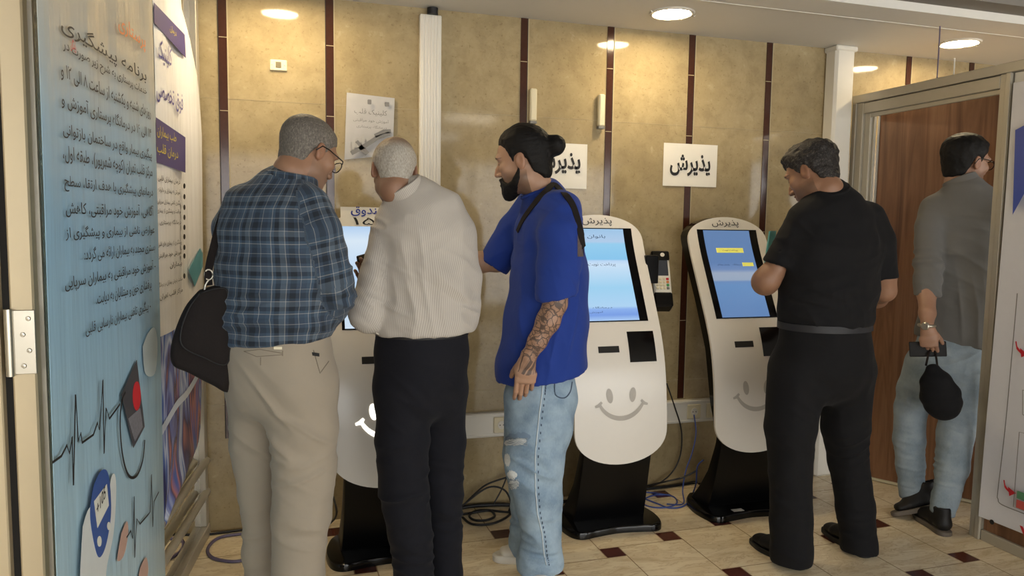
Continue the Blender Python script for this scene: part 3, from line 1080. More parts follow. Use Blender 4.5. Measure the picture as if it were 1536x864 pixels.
e0, e1 = jpl(1480, 775, JO), jpl(1514, 350, JO)
s0 = JL + 0.052
V, F = [], []
nv, nu = 30, 10
for side in (0, 1):
    for j in range(nv + 1):
        for i in range(nu + 1):
            v, u = j / nv, i / nu
            z = 2.10 * (1 - v) + (e0[1] - 0.005) * v
            curl = 0.02 * math.exp(-u * 5) * v
            V.append(jw(s0 + 0.012 * (math.sin(v * 5) * 0.4) * (1 - u) + u * 0.80, z, JO + curl - side * 0.0012))
q = (nu + 1) * (nv + 1)
for j in range(nv):
    for i in range(nu):
        a = j * (nu + 1) + i
        F += [(a, a + 1, a + nu + 2, a + nu + 1), (q + a, q + a + nu + 1, q + a + nu + 2, q + a + 1)]
for j in range(nv):
    a = j * (nu + 1)
    F.append((a, a + nu + 1, q + a + nu + 1, q + a))
for i in range(nu):
    a = nv * (nu + 1) + i
    F.append((a, a + 1, q + a + 1, q + a))
post = tag(mk('notice_poster', V, F, plain('white_vinyl', srgb(214, 214, 220), 0.3, mottle=0.03), smooth=0.7), 'white vinyl notice with red arrows hanging at the right border', 'poster')


def jstroke(mb, pix, w, off=JO + 0.024, smooth=True, mi=0):
    pts = [jpl(x, y, off) for x, y in pix]
    if smooth:
        pts = catmull([np.array([p[0], p[1], 0]) for p in pts], 6)
    mb.ribbon([(p[0], p[1]) for p in pts], w, JA + JN * off, JD, Z3, JN, 0.0006, mi)


def jpoly(mb, pix, off=JO + 0.022, mi=0):
    mb.prism([tuple(jpl(x, y, off)) for x, y in pix], JA + JN * off, JD, Z3, JN, 0.0006, mi)


b = MB()
jpoly(b, [(1523, 195), (1552, 180), (1552, 262), (1519, 322)])
b.build('blue_corner', plain('royal_blue_print', srgb(62, 82, 168), 0.35), post)
b = MB()
jstroke(b, [(1526, 440), (1519, 520), (1508, 640), (1497, 735), (1497, 748), (1503, 757), (1540, 772), (1570, 784)], 0.004)
jstroke(b, [(1560, 590), (1534, 585), (1534, 622), (1560, 630)], 0.003, smooth=False)
jstroke(b, [(1560, 655), (1529, 648), (1520, 760), (1560, 775)], 0.003, smooth=False)
b.build('grey_outline', M['inkgrey'], post)
for (x, y) in ((1524, 512), (1506, 720)):
    b = MB()
    jstroke(b, [(x, y), (x + 2, y + 10), (x + 8, y + 17)], [0.006] * 6 + [0.010] * 7)
    jpoly(b, [(x + 6, y + 10), (x + 18, y + 20), (x + 8, y + 24)], JO + 0.024)
    b.build('red_arrow', M['inkred'], post)
b = MB()
jpoly(b, [(1526, 736), (1560, 748), (1560, 760), (1525, 747)], JO + 0.024, 0)
jpoly(b, [(1525, 749), (1560, 762), (1560, 775), (1524, 761)], JO + 0.024, 1)
b.build('flag_bars', [plain('green_print', srgb(96, 150, 112), 0.4), plain('pale_red_print', srgb(206, 92, 84), 0.4)], post)
b = MB()
a, c = jpl(1528, 806, JO + 0.024), jpl(1542, 812, JO + 0.024)
letter(b, 'V', jw(a[0], a[1], JO + 0.024), jw(a[0] + 0.07, a[1], JO + 0.024), 0.055, N=JN, off=0.0, persian=False, bold=0.02)
b.build('red_lettering', M['inkred'], post)
b = MB()
c = jpl(1488, 783, JO + 0.02)
b.lathe([(0.002, 0), (0.011, 0), (0.011, 0.002), (0.006, 0.0025), (0.005, 0.001), (0.002, 0.001)], jw(c[0], c[1], JO + 0.020), 18, axis=JN)
b.build('eyelet', M['rubber'], post)

# hanging wires over the door
for (xa, ya, xb, yb, Y, lab) in ((1405, 44, 1406, 111, 3.10, 'thin dark wire dropping from the ceiling to the door frame'), (1434, 87, 1431, 105, 3.0, 'thin pale wire end standing on the door frame head')):
    g = jpl(xb, yb, 0.0)
    p1 = jw(g[0], ZT + 0.0455, 0.0)
    top = SOFFIT if ya < 60 else ZT + 0.045 + 0.085
    p0 = np.array([p1[0] - 0.006, p1[1] - 0.004, top])
    o = MB().tube(catmull([p0, p0 * 0.6 + p1 * 0.4 + np.array([0.004, 0.003, 0]), p1], 5), 0.0032, 8).build('ceiling_wire', M['cable_g'] if ya < 60 else M['whiteplastic'], smooth=True)
    tag(o, lab, 'wire')


# ================================================================ the three kiosks
FZ = [0.30, 0.335, 0.47, 0.61, 0.74, 0.855, 0.94, 1.02, 1.10, 1.18, 1.25, 1.31, 1.37, 1.43, 1.50]
FY = [-0.002, 0.0, 0.004, 0.014, 0.031, 0.058, 0.092, 0.132, 0.174, 0.216, 0.253, 0.286, 0.312, 0.334, 0.352]
_fz = np.linspace(0.30, 1.50, 121)
_fy = np.interp(_fz, FZ, FY)
for _ in range(40):
    _fy[1:-1] = 0.25 * _fy[:-2] + 0.5 * _fy[1:-1] + 0.25 * _fy[2:]
BZ = [0.03, 0.10, 0.215, 0.37, 0.51, 0.61, 0.84, 1.07, 1.33, 1.40, 1.46]
BY = [0.285, 0.225, 0.150, 0.094, 0.072, 0.080, 0.135, 0.245, 0.390, 0.420, 0.425]
KW = 0.235


def fy(z):
    return np.interp(z, _fz, _fy)


def fnorm(z):
    d = (fy(z + 0.01) - fy(z - 0.01)) / 0.02
    n = np.array([0, -1.0, d])
    return n / np.linalg.norm(n)


def half(z):
    if z < 0.50:
        return KW * max(0.0, 1 - ((0.50 - z) / 0.162) ** 2.3) ** 0.5
    if z > 1.36:
        return KW * max(0.0, 1 - ((z - 1.36) / 0.138) ** 2.6) ** (1 / 1.9)
    return KW


class Kiosk:
    def __init__(s, cx, y0, face_label, lab, yaw=0.0):
        s.o = np.array([cx, y0, 0.0])
        s.t = thing('kiosk', tuple(s.o), lab, 'kiosk', 'self-service kiosks along the wall')
        s.body()

    def w(s, x, z, off=0.0):
        return s.o + np.array([x, fy(z), z]) + fnorm(z) * off

    def patch(s, x0, x1, z0, z1, off, th, nx=6, nz=16, hw=None):
        zs = np.linspace(z0, z1, nz + 1)
        if hw is not None:    # finer rows where the outline turns
            zs = np.concatenate([0.338 + 0.162 * (1 - np.cos(np.linspace(0, math.pi / 2, 14))), np.linspace(0.52, 1.34, 36), 1.36 + 0.138 * np.sin(np.linspace(0, math.pi / 2, 16))])
            zs[0] += 0.0003
            zs[-1] -= 0.0003
        nz = len(zs) - 1
        V, F = [], []
        for side in (0, 1):
            for z in zs:
                h = hw(z) if hw else None
                for i in range(nx + 1):
                    f = i / nx
                    x = (-h + 2 * h * f) if hw else x0 * (1 - f) + x1 * f
                    V.append(s.w(x, z, off - side * th))
        q = (nx + 1) * (nz + 1)
        R = nx + 1
        for j in range(nz):
            for i in range(nx):
                a = j * R + i
                F.append((a, a + 1, a + R + 1, a + R))
                F.append((q + a, q + a + R, q + a + R + 1, q + a + 1))
            a = j * R
            F.append((a, a + R, q + a + R, q + a))
            a = j * R + nx
            F.append((a, q + a, q + a + R, a + R))
        for i in range(nx):
            F.append((i, q + i, q + i + 1, i + 1))
            a = nz * R + i
            F.append((a, a + 1, q + a + 1, q + a))
        return V, F

    def body(s):
        V, F = s.patch(0, 0, 0, 0, 0.0, 0.012, nx=10, hw=half)
        mk('face_panel', V, F, M['kiosk'], s.t, smooth=0.7)
        # black shell behind the face: profile swept across the width, rounded like the face at its top
        zs = np.concatenate([np.linspace(0.42, 1.34, 40), 1.36 + 0.132 * np.sin(np.linspace(0, math.pi / 2, 12))])
        V, F = [], []
        n = len(zs)
        for z in zs:
            h = min(half(z), KW) - 0.004 if z > 1.3 else KW - 0.004
            if z < 0.60:
                h = 0.185 + (KW - 0.004 - 0.185) * max(0, (z - 0.42) / 0.18) ** 0.7
            y0, y1 = fy(z) + 0.012 / max(0.4, -fnorm(z)[1]), max(np.interp(z, BZ, BY), fy(z) + 0.02)
            for (sx, y) in ((-1, y0), (-1, y1 - 0.012), (-0.95, y1), (0.95, y1), (1, y1 - 0.012), (1, y0)):
                V.append(s.o + np.array([sx * h, y, z]))
        for j in range(n - 1):
            for k in range(6):
                k2 = (k + 1) % 6
                F.append((j * 6 + k, j * 6 + k2, (j + 1) * 6 + k2, (j + 1) * 6 + k)[::-1])
        F.append(tuple(range(6)))
        F.append(tuple(range((n - 1) * 6, n * 6))[::-1])
        mk('back_shell', V, F, M['blackgloss'], s.t, smooth=0.6)
        # pedestal
        V, F = [], []
        pz = np.linspace(0.032, 0.46, 22)
        for z in pz:
            h = 0.178 + 0.012 * (1 - (z - 0.03) / 0.43) ** 2
            y0 = np.interp(z, [0.03, 0.10, 0.2, 0.33, 0.46], [0.118, 0.098, 0.074, 0.046, 0.022])
            y1 = np.interp(z, BZ, BY)
            for (sx, y) in ((-0.97, y0), (-1, y0 + 0.01), (-1, y1 - 0.012), (-0.95, y1), (0.95, y1), (1, y1 - 0.012), (1, y0 + 0.01), (0.97, y0)):
                V.append(s.o + np.array([sx * h, y, z]))
        for j in range(len(pz) - 1):
            for k in range(8):
                k2 = (k + 1) % 8
                F.append((j * 8 + k, j * 8 + k2, (j + 1) * 8 + k2, (j + 1) * 8 + k)[::-1])
        F.append(tuple(range(8)))
        F.append(tuple(range((len(pz) - 1) * 8, len(pz) * 8))[::-1])
        mk('pedestal', V, F, M['blacksatin'], s.t, smooth=0.6)
        # waisted base plate
        pts = catmull([np.array([*p, 0]) for p in [(-0.17, 0.33), (-0.225, 0.26), (-0.25, 0.14), (-0.235, 0.03), (-0.19, -0.012), (-0.11, 0.0), (0.0, 0.012), (0.11, 0.0), (0.19, -0.012), (0.235, 0.03), (0.25, 0.14), (0.225, 0.26), (0.17, 0.33), (0.0, 0.335), (-0.17, 0.33)]], 6)[:-1]
        V, F = [], []
        pts = np.array(pts)[:, :2]
        n = len(pts)
        c = pts.mean(0)
        prof = [(1.0, 0.0), (1.0, 0.022), (0.985, 0.030), (0.95, 0.034)]
        for (k, z) in prof:
            for p in pts:
                q = c + (p - c) * k
                V.append(s.o + np.array([q[0], q[1], z]))
        for j in range(len(prof) - 1):
            for i in range(n):
                i2 = (i + 1) % n
                F.append((j * n + i, j * n + i2, (j + 1) * n + i2, (j + 1) * n + i))
        F.append(tuple(range(n))[::-1])
        F.append(tuple(range((len(prof) - 1) * n, len(prof) * n)))
        mk('base_plate', V, F, M['blackgloss'], s.t, smooth=0.6)
        # screen
        V, F = s.patch(-0.178, 0.178, 0.992, 1.432, 0.0015, 0.003, 4, 14)
        mk('screen_bezel', V, F, M['blackgloss'], s.t, smooth=0.6)
        # ticket slot and scanner window
        V, F = s.patch(-0.102, 0.004, 0.855, 0.884, 0.001, 0.003, 3, 3)
        mk('ticket_slot', V, F, M['rubber'], s.t, smooth=0.6)
        V, F = s.patch(0.054, 0.192, 0.808, 0.946, 0.0015, 0.004, 4, 8)
        mk('scanner_window', V, F, M['blackgloss'], s.t, smooth=0.6)

    def smile(s, mat, name='smile_emblem'):
        b = MB()
        for cx in (-0.060, 0.058):
            tl = -0.10 if cx < 0 else 0.10
            pts = [(cx + 0.0165 * math.cos(a) + tl * 0.034 * math.sin(a), 0.660 + 0.034 * math.sin(a)) for a in np.linspace(0, 2 * math.pi, 25)[:-1]]
            n = len(pts)
            V = [s.w(x, z, 0.0018) for x, z in pts] + [s.w(cx, 0.66, 0.0018)]
            b.add(V, [(i, (i + 1) % n, n) for i in range(n)])
        arc = [(0.122 * math.sin(a), 0.672 - 0.118 * math.cos(a)) for a in np.linspace(-1.12, 1.12, 25)]
        wd = [0.010 + 0.012 * math.cos(a * 1.2) for a in np.linspace(-1.12, 1.12, 25)]
        def rib(pts, wd):
            V = []
            for i, p in enumerate(pts):
                d = np.array(pts[min(i + 1, len(pts) - 1)]) - np.array(pts[max(i - 1, 0)])
                d /= np.linalg.norm(d)
                nn = np.array([-d[1], d[0]])
                for sg in (1, -1):
                    q = np.array(p) + nn * wd[i] * 0.5 * sg
                    V.append(s.w(q[0], q[1], 0.0018))
            b.add(V, [(2 * i + 1, 2 * i + 3, 2 * i + 2, 2 * i) for i in range(len(pts) - 1)])
        rib(arc, wd)
        for sg in (-1, 1):
            rib([(sg * 0.100, 0.634), (sg * 0.116, 0.618), (sg * 0.134, 0.613)], [0.012, 0.016, 0.010])
        return mk(name, b.V, b.F, mat, s.t)

    def display(s, stops, strength=1.0, name='screen', x0=-0.143):
        """lit screen: bands of colour by height on the glass"""
        t = NT('lit_screen_bands')
        z = t.sep(t.coord())[2]
        f = t.math('DIVIDE', t.math('SUBTRACT', z, 0.997), 0.43)
        c = t.ramp(f, stops)
        t.l(c, t.b.inputs['Emission Color'])
        t.b.inputs['Emission Strength'].default_value = strength
        t.out((0.01, 0.01, 0.012), 0.12)
        V, F = s.patch(x0, 0.132, 0.997, 1.427, 0.0028, 0.001, 4, 14)
        return mk(name, V, F, t.m, s.t, smooth=0.6)

    def text(s, txt, x0, x1, z, h, mat, off=0.003, name='lettering', bold=0.0, parent=None, extra=None):
        b = MB()
        items = [(txt, x0, x1, z, h)] + (extra or [])
        for (tx, a, c, zz, hh) in items:
            V, F = glyphs(tx, bold)
            mn, mx = V.min(0), V.max(0)
            W = [s.w(a + (v[0] - mn[0]) / (mx[0] - mn[0]) * (c - a), zz + (v[1] - mn[1]) / (mx[1] - mn[1]) * hh, off) for v in V]
            b.add(W, F)
        return mk(name, b.V, b.F, mat, parent or s.t)


KIO = [Kiosk(0.42, 3.06, None, 'white kiosk with a glowing smile, between the plaid-shirted man and the bald man'),
       Kiosk(1.505, 3.09, None, 'white kiosk with a card reader on its side, beside the blue-shirted man'),
       Kiosk(2.236, 3.09, None, 'white kiosk with a dark blue screen, in front of the man in black')]
k1, k2, k3 = KIO
k1.smile(emit('lit_smile_emblem', (1.0, 0.98, 0.92), 1.6))
k2.smile(M['smile'])
k3.smile(M['smile'])
S = srgb
d1 = k1.display([(0.0, S(206, 224, 240)), (0.5, S(186, 212, 240)), (0.85, S(214, 230, 244)), (1.0, S(176, 206, 238))], 1.0, x0=-0.166)
d2 = k2.display([(0.0, S(172, 206, 246)), (0.06, S(122, 160, 232)), (0.12, S(140, 178, 240)), (0.15, S(176, 214, 246)), (0.35, S(160, 212, 244)), (0.60, S(204, 228, 250)), (0.64, S(190, 218, 248)), (0.66, S(138, 200, 240)), (0.83, S(150, 208, 242)), (0.86, S(178, 206, 236)), (1.0, S(160, 200, 234))], 0.95)
d3 = k3.display([(0.0, S(112, 150, 204)), (0.36, S(118, 162, 216)), (0.40, S(122, 160, 212)), (0.42, S(172, 190, 216)), (0.50, S(176, 192, 216)), (0.54, S(128, 158, 208)), (0.62, S(110, 146, 200)), (1.0, S(112, 148, 198))], 0.72)
inkui = plain('dark_blue_screen_text', srgb(40, 60, 96), 0.4)
k2.text('بانوان ۶', -0.098, 0.03, 1.378, 0.020, inkui, 0.0045, parent=d2, extra=[('پرداخت نوبت', -0.085, 0.06, 1.243, 0.020), ('درمانگاه', -0.10, 0.0, 1.05, 0.010), ('آموزش', -0.12, -0.05, 1.03, 0.010)])
V, F = k3.patch(-0.085, 0.075, 1.312, 1.336, 0.0042, 0.001, 4, 3)
mk('yellow_button', V, F, emit('yellow_screen_button', srgb(206, 200, 96), 0.7), d3)
k3.text('پرداخت نوبت', -0.05, 0.04, 1.318, 0.012, inkui, 0.0052, parent=d3, extra=[('پذیرش بیماران', -0.10, -0.03, 1.246, 0.010), ('درمانگاه', -0.01, 0.04, 1.246, 0.010)])
V, F = k3.patch(0.05, 0.115, 1.244, 1.262, 0.0042, 0.001, 4, 3)
mk('yellow_button', V, F, emit('yellow_screen_button', srgb(206, 200, 96), 0.7), d3)
for k, (bx, mt) in ((k2, (0, M['ink'])), (k3, (0, M['ink']))):
    k.text('پذیرش', -0.085, 0.075, 1.442, 0.040, mt, 0.002, name='header_lettering', bold=0.004)
# paper header taped over the top of the first kiosk
V, F = k1.patch(-0.165, 0.10, 1.425, 1.512, 0.004, 0.001, 5, 5)
o = mk('header_paper', V, F, M['paper'], k1.t)
k1.text('صندوق', -0.12, 0.05, 1.468, 0.046, M['inkblue'], 0.0055, parent=o, name='blue_lettering', bold=0.012)
k1.text('۱۵۵', -0.11, 0.06, 1.432, 0.032, M['ink'], 0.0055, parent=o, name='lettering')


# card terminal on the right side of the middle kiosk
o2 = k2.o
rd = MB().box((0.228, 0.255, 1.16), (0.300, 0.330, 1.30), bev=0.004, frame=(o2, (1, 0, 0), (0, 1, 0), (0, 0, 1))).build('card_reader', M['blacksatin'], k2.t)
cx = o2 + np.array([0.318, 0.215, 1.045])
cX, cYn = np.array([0.96, -0.28, 0]), np.array([-0.25, -0.84, 0.48])
cYn /= np.linalg.norm(cYn)
cX -= cYn * np.dot(cX, cYn)
cX /= np.linalg.norm(cX)
cZ = np.cross(cX, -cYn) * 1.0
if cZ[2] < 0:
    cZ = -cZ
fr = (cx, cX, -cYn, cZ)       # local x across, y into the wall, z up the face
MB().box((-0.045, 0.006, 0.075), (0.045, 0.045, 0.275), bev=0.008, frame=fr).build('terminal_body', M['whiteplastic'], rd)
MB().box((-0.046, 0.0, 0.262), (0.046, 0.05, 0.315), bev=0.006, frame=fr).build('top_bracket', M['blacksatin'], rd)
MB().box((-0.046, 0.0, 0.005), (0.046, 0.08, 0.085), bev=0.008, frame=fr).build('lower_bracket', M['blacksatin'], rd)
MB().box((-0.034, 0.003, 0.175), (0.034, 0.0075, 0.262), bev=0.002, frame=fr).build('terminal_screen', plain('grey_lcd', srgb(62, 66, 76), 0.2), rd)
for r in range(4):
    for c in range(4):
        col = M['ivory'] if c < 3 else [M['inkred'], M['inkorange'], plain('green_key', srgb(60, 140, 80), 0.4), M['ivory']][r]
        MB().box((-0.033 + 0.0175 * c, 0.001, 0.150 - 0.017 * r), (-0.033 + 0.0175 * c + 0.0135, 0.0075, 0.150 - 0.017 * r + 0.012), bev=0.0015, frame=fr).build('key', col if (r, c) != (3, 3) else M['inkgrey'], rd)
MB().lathe([(0.0005, 0), (0.011, 0), (0.011, 0.002), (0.008, 0.002), (0.008, 0.001), (0.0005, 0.001)], cx + cZ * 0.29 + cX * 0.01 + cYn * 0.0005, 20, axis=cYn).build('contactless_ring', M['whiteplastic'], rd)
MB().box((-0.075, 0.055, 0.0345), (-0.015, 0.085, 0.0352), frame=(k3.o + np.array([-0.02, -0.03, 0]), (1, 0, 0), (0, 1, 0), (0, 0, 1))).build('sticker', M['paper'], k3.t)


# ================================================================ cables
def cable(pix, r, mat, name, lab, z=None, group=None):
    """pix: list of (px, py, 'f' floor | Y plane)"""
    pts = []
    for (x, y, Y) in pix:
        pts.append(on_floor(x, y, r + (z or 0)) if Y == 'f' else P(x, y, Y))
    o = MB().tube(catmull(pts, 8), r, 8).build(name, mat, smooth=True)
    return tag(o, lab, 'cable', group)


cable([(300, 803, 'f'), (372, 794, 'f'), (420, 790, 'f')], 0.006, M['cable_k'], 'cable', 'dark cable along the foot of the wall by the plaid-shirted man')
cable([(420, 797, 'f'), (372, 800, 'f'), (330, 806, 'f'), (312, 822, 'f'), (318, 836, 'f'), (345, 842, 'f'), (372, 840, 'f'), (440, 835, 'f')], 0.007, M['cable_g'], 'cable', 'violet grey cable loop on the floor by the glass partition')
cable([(640, 775, 'f'), (695, 761, 'f'), (740, 757, 'f'), (785, 757, 'f'), (850, 752, 'f')], 0.010, M['cable_k'], 'cable', 'thick black cable lying straight along the wall behind the blue-shirted man')
cable([(690, 772, 'f'), (715, 768, 'f'), (735, 766, 'f'), (742, 774, 'f'), (730, 780, 'f'), (712, 780, 'f'), (704, 774, 'f'), (712, 767, 'f'), (730, 765, 'f'), (766, 768, 'f'), (785, 760, 'f')], 0.006, M['cable_k'], 'cable', 'black cable curled into a small ring on the floor beside the dark trousers')
cable([(694, 776, 'f'), (708, 786, 'f'), (735, 786, 'f'), (758, 777, 'f'), (775, 763, 'f'), (800, 756, 'f')], 0.006, M['cable_k'], 'cable', 'black cable bowing forward around the small cable ring')
cable([(692, 762, 'f'), (705, 748, 3.58), (728, 728, 3.57), (757, 717, 3.56), (775, 712, 3.56)], 0.005, M['cable_k'], 'cable', 'black cable arching highest against the marble behind the ripped jeans')
cable([(740, 757, 3.56), (752, 735, 3.57), (759, 718, 3.57), (764, 700, 3.58), (760, 660, 3.585), (752, 640, 3.572)], 0.004, M['cable_k'], 'cable', 'black cable rising from the floor to the trunking socket')
cable([(692, 760, 3.5), (730, 732, 3.52), (755, 734, 3.5), (766, 752, 3.47), (763, 768, 'f')], 0.005, M['cable_k'], 'cable', 'black cable looping low in front of the wall behind the ripped jeans')
cable([(1000, 575, 3.56), (1012, 610, 3.56), (1022, 645, 3.565), (1021, 680, 3.57), (1010, 706, 3.57), (990, 724, 3.57), (970, 730, 'f'), (940, 733, 'f')], 0.004, M['cable_k'], 'cable', 'thin black cable hanging in a long bow between the two right kiosks')
cable([(960, 734, 'f'), (990, 731, 'f'), (1020, 727, 'f'), (1045, 723, 'f')], 0.008, M['cable_k'], 'cable', 'black cable along the wall foot between the two right kiosks')
cable([(965, 730, 'f'), (1000, 722, 3.5), (1022, 717, 3.48), (1036, 711, 3.46), (1046, 705, 3.45)], 0.005, M['cable_k'], 'cable', 'black cable slanting up towards the back of the right kiosk')
cable([(1041, 622, 3.558), (1044, 650, 3.53), (1038, 680, 3.52), (1029, 705, 3.50), (1024, 735, 3.45), (1026, 752, 'f'), (1020, 757, 'f'), (1000, 756, 'f')], 0.0035, M['cable_b'], 'cable', 'blue network cable plugged into the wall socket')
cable([(962, 738, 'f'), (985, 740, 'f'), (1010, 745, 'f'), (1015, 755, 'f'), (1000, 761, 'f'), (975, 760, 'f'), (962, 752, 'f'), (980, 743, 'f'), (1005, 742, 'f')], 0.004, M['cable_b'], 'cable', 'blue network cable coiled flat on the floor beside the middle kiosk')
cable([(964, 747, 'f'), (985, 755, 'f'), (1005, 762, 'f'), (1027, 758, 'f'), (1038, 742, 'f'), (1044, 725, 3.42), (1046, 700, 3.40), (1055, 690, 3.36)], 0.004, M['cable_b'], 'cable', 'blue network cable running to the back of the right kiosk')
cable([(470, 800, 'f'), (495, 785, 'f'), (505, 770, 3.45), (500, 745, 3.5)], 0.005, M['cable_k'], 'cable', 'black cable coiling up behind the first kiosk')


# ================================================================ sculpting: smooth unions of tapered limbs, meshed once
def vnoise(p, seed=0):
    """smooth value noise, p (n,3)"""
    i = np.floor(p).astype(np.int64)
    f = p - i
    f = f * f * (3 - 2 * f)
    out = np.zeros(len(p))
    for dx in (0, 1):
        for dy in (0, 1):
            for dz in (0, 1):
                h = (i[:, 0] + dx) * 374761393 + (i[:, 1] + dy) * 668265263 + (i[:, 2] + dz) * 2147483647 + seed * 974711
                h = (h ^ (h >> 13)) * 1274126177
                h = (h ^ (h >> 16)) & 0xFFFF
                w = (f[:, 0] if dx else 1 - f[:, 0]) * (f[:, 1] if dy else 1 - f[:, 1]) * (f[:, 2] if dz else 1 - f[:, 2])
                out += w * (h / 32767.5 - 1)
    return out


def axis_pts(lo, hi, h, zones=()):
    """grid coordinates, finer inside the zones (a, b, step)"""
    xs, x = [lo], lo
    while x < hi:
        st = h
        for a, b, s in zones:
            if a - st <= x <= b:
                st = min(st, s)
        x += st
        xs.append(x)
    return np.array(xs)


def unit(v):
    v = np.asarray(v, float)
    return v / (np.linalg.norm(v) + 1e-12)


class Limb:
    """tube through stations (point, half width along side, half depth); side = the width direction"""

    def __init__(s, st, side, cap=0.8, k=0.012, clip=None, hollow=None):
        s.p = [np.asarray(q[0], float) for q in st]
        s.ru = [q[1] for q in st]
        s.rv = [q[2] if len(q) > 2 else q[1] for q in st]
        s.side = [np.asarray(side, float)] * len(st) if np.ndim(side) == 1 else [np.asarray(q, float) for q in side]
        s.cap, s.k = cap if isinstance(cap, tuple) else (cap, cap), k
        s.clip, s.hollow = clip, hollow
        s.L = np.concatenate([[0], np.cumsum([np.linalg.norm(s.p[i + 1] - s.p[i]) for i in range(len(s.p) - 1)])])

    def bbox(s, m):
        r = max(max(s.ru), max(s.rv)) + m
        P_ = np.array(s.p)
        return P_.min(0) - r, P_.max(0) + r

    def seg(s, i, X, Y, Z, uv=False):
        a, b = s.p[i], s.p[i + 1]
        d = b - a
        L = np.linalg.norm(d)
        ax = d / L
        x, y, z = X - a[0], Y - a[1], Z - a[2]
        t0 = x * ax[0] + y * ax[1] + z * ax[2]
        t = np.clip(t0 / L, 0, 1)
        over = t0 - t * L
        sd = s.side[i] * 0.5 + s.side[i + 1] * 0.5
        u = sd - ax * np.dot(sd, ax)
        u = u / np.linalg.norm(u)
        v = np.cross(ax, u)
        qu = x * u[0] + y * u[1] + z * u[2]
        qv = x * v[0] + y * v[1] + z * v[2]
        ru = s.ru[i] + (s.ru[i + 1] - s.ru[i]) * t
        rv = s.rv[i] + (s.rv[i + 1] - s.rv[i]) * t
        c0 = s.cap[0] if i == 0 else 0.9
        c1 = s.cap[1] if i == len(s.p) - 2 else 0.9
        rw = np.minimum(ru, rv) * np.where(over < 0, c0, c1)
        k0 = np.sqrt((qu / ru) ** 2 + (qv / rv) ** 2 + (over / rw) ** 2) + 1e-9
        k1 = np.sqrt((qu / ru ** 2) ** 2 + (qv / rv ** 2) ** 2 + (over / rw ** 2) ** 2) + 1e-9
        dd = k0 * (k0 - 1) / k1
        if uv:
            return dd, np.arctan2(qv, qu) * 0.5 * (ru + rv), s.L[i] + t * L
        return dd

    def __call__(s, X, Y, Z):
        D = None
        for i in range(len(s.p) - 1):
            d = s.seg(i, X, Y, Z)
            D = d if D is None else smin(D, d, s.k)
        if s.clip is not None:
            p, n = s.clip[0], unit(s.clip[1])
            D = smax(D, (X - p[0]) * n[0] + (Y - p[1]) * n[1] + (Z - p[2]) * n[2], 0.004)
        if s.hollow is not None:
            D = smax(D, -s.hollow(X, Y, Z), 0.003)
        return D

    def ang(s, V):
        cx = np.interp(V[:, 2], [p[2] for p in s.p], [p[0] for p in s.p]) if s.p[0][2] < s.p[-1][2] else np.interp(V[:, 2], [p[2] for p in s.p[::-1]], [p[0] for p in s.p[::-1]])
        cy = np.interp(V[:, 2], [p[2] for p in s.p], [p[1] for p in s.p]) if s.p[0][2] < s.p[-1][2] else np.interp(V[:, 2], [p[2] for p in s.p[::-1]], [p[1] for p in s.p[::-1]])
        u = unit([s.side[0][0], s.side[0][1], 0])
        x, y = V[:, 0] - cx, V[:, 1] - cy
        return np.arctan2((x * -u[1] + y * u[0]) * 1.3, x * u[0] + y * u[1])

    def uv(s, V):
        best = None
        for i in range(len(s.p) - 1):
            d, u, v = s.seg(i, V[:, 0], V[:, 1], V[:, 2], True)
            if best is None:
                best, U, W = d, u, v
            else:
                m_ = d < best
                best, U, W = np.where(m_, d, best), np.where(m_, u, U), np.where(m_, v, W)
        return best, U, W


def smin(a, b, k):
    if k <= 0:
        return np.minimum(a, b)
    h = np.maximum(k - np.abs(a - b), 0) / k
    return np.minimum(a, b) - h * h * k * 0.25


def smax(a, b, k):
    return -smin(-a, -b, k)


def ball(c, r):
    c = np.asarray(c, float)
    r = np.asarray(r, float) * np.ones(3)

    def f(X, Y, Z):
        x, y, z = X - c[0], Y - c[1], Z - c[2]
        k0 = np.sqrt((x / r[0]) ** 2 + (y / r[1]) ** 2 + (z / r[2]) ** 2) + 1e-9
        k1 = np.sqrt((x / r[0] ** 2) ** 2 + (y / r[1] ** 2) ** 2 + (z / r[2] ** 2) ** 2) + 1e-9
        return k0 * (k0 - 1) / k1
    f.bbox = lambda m_: (c - r - m_, c + r + m_)
    return f


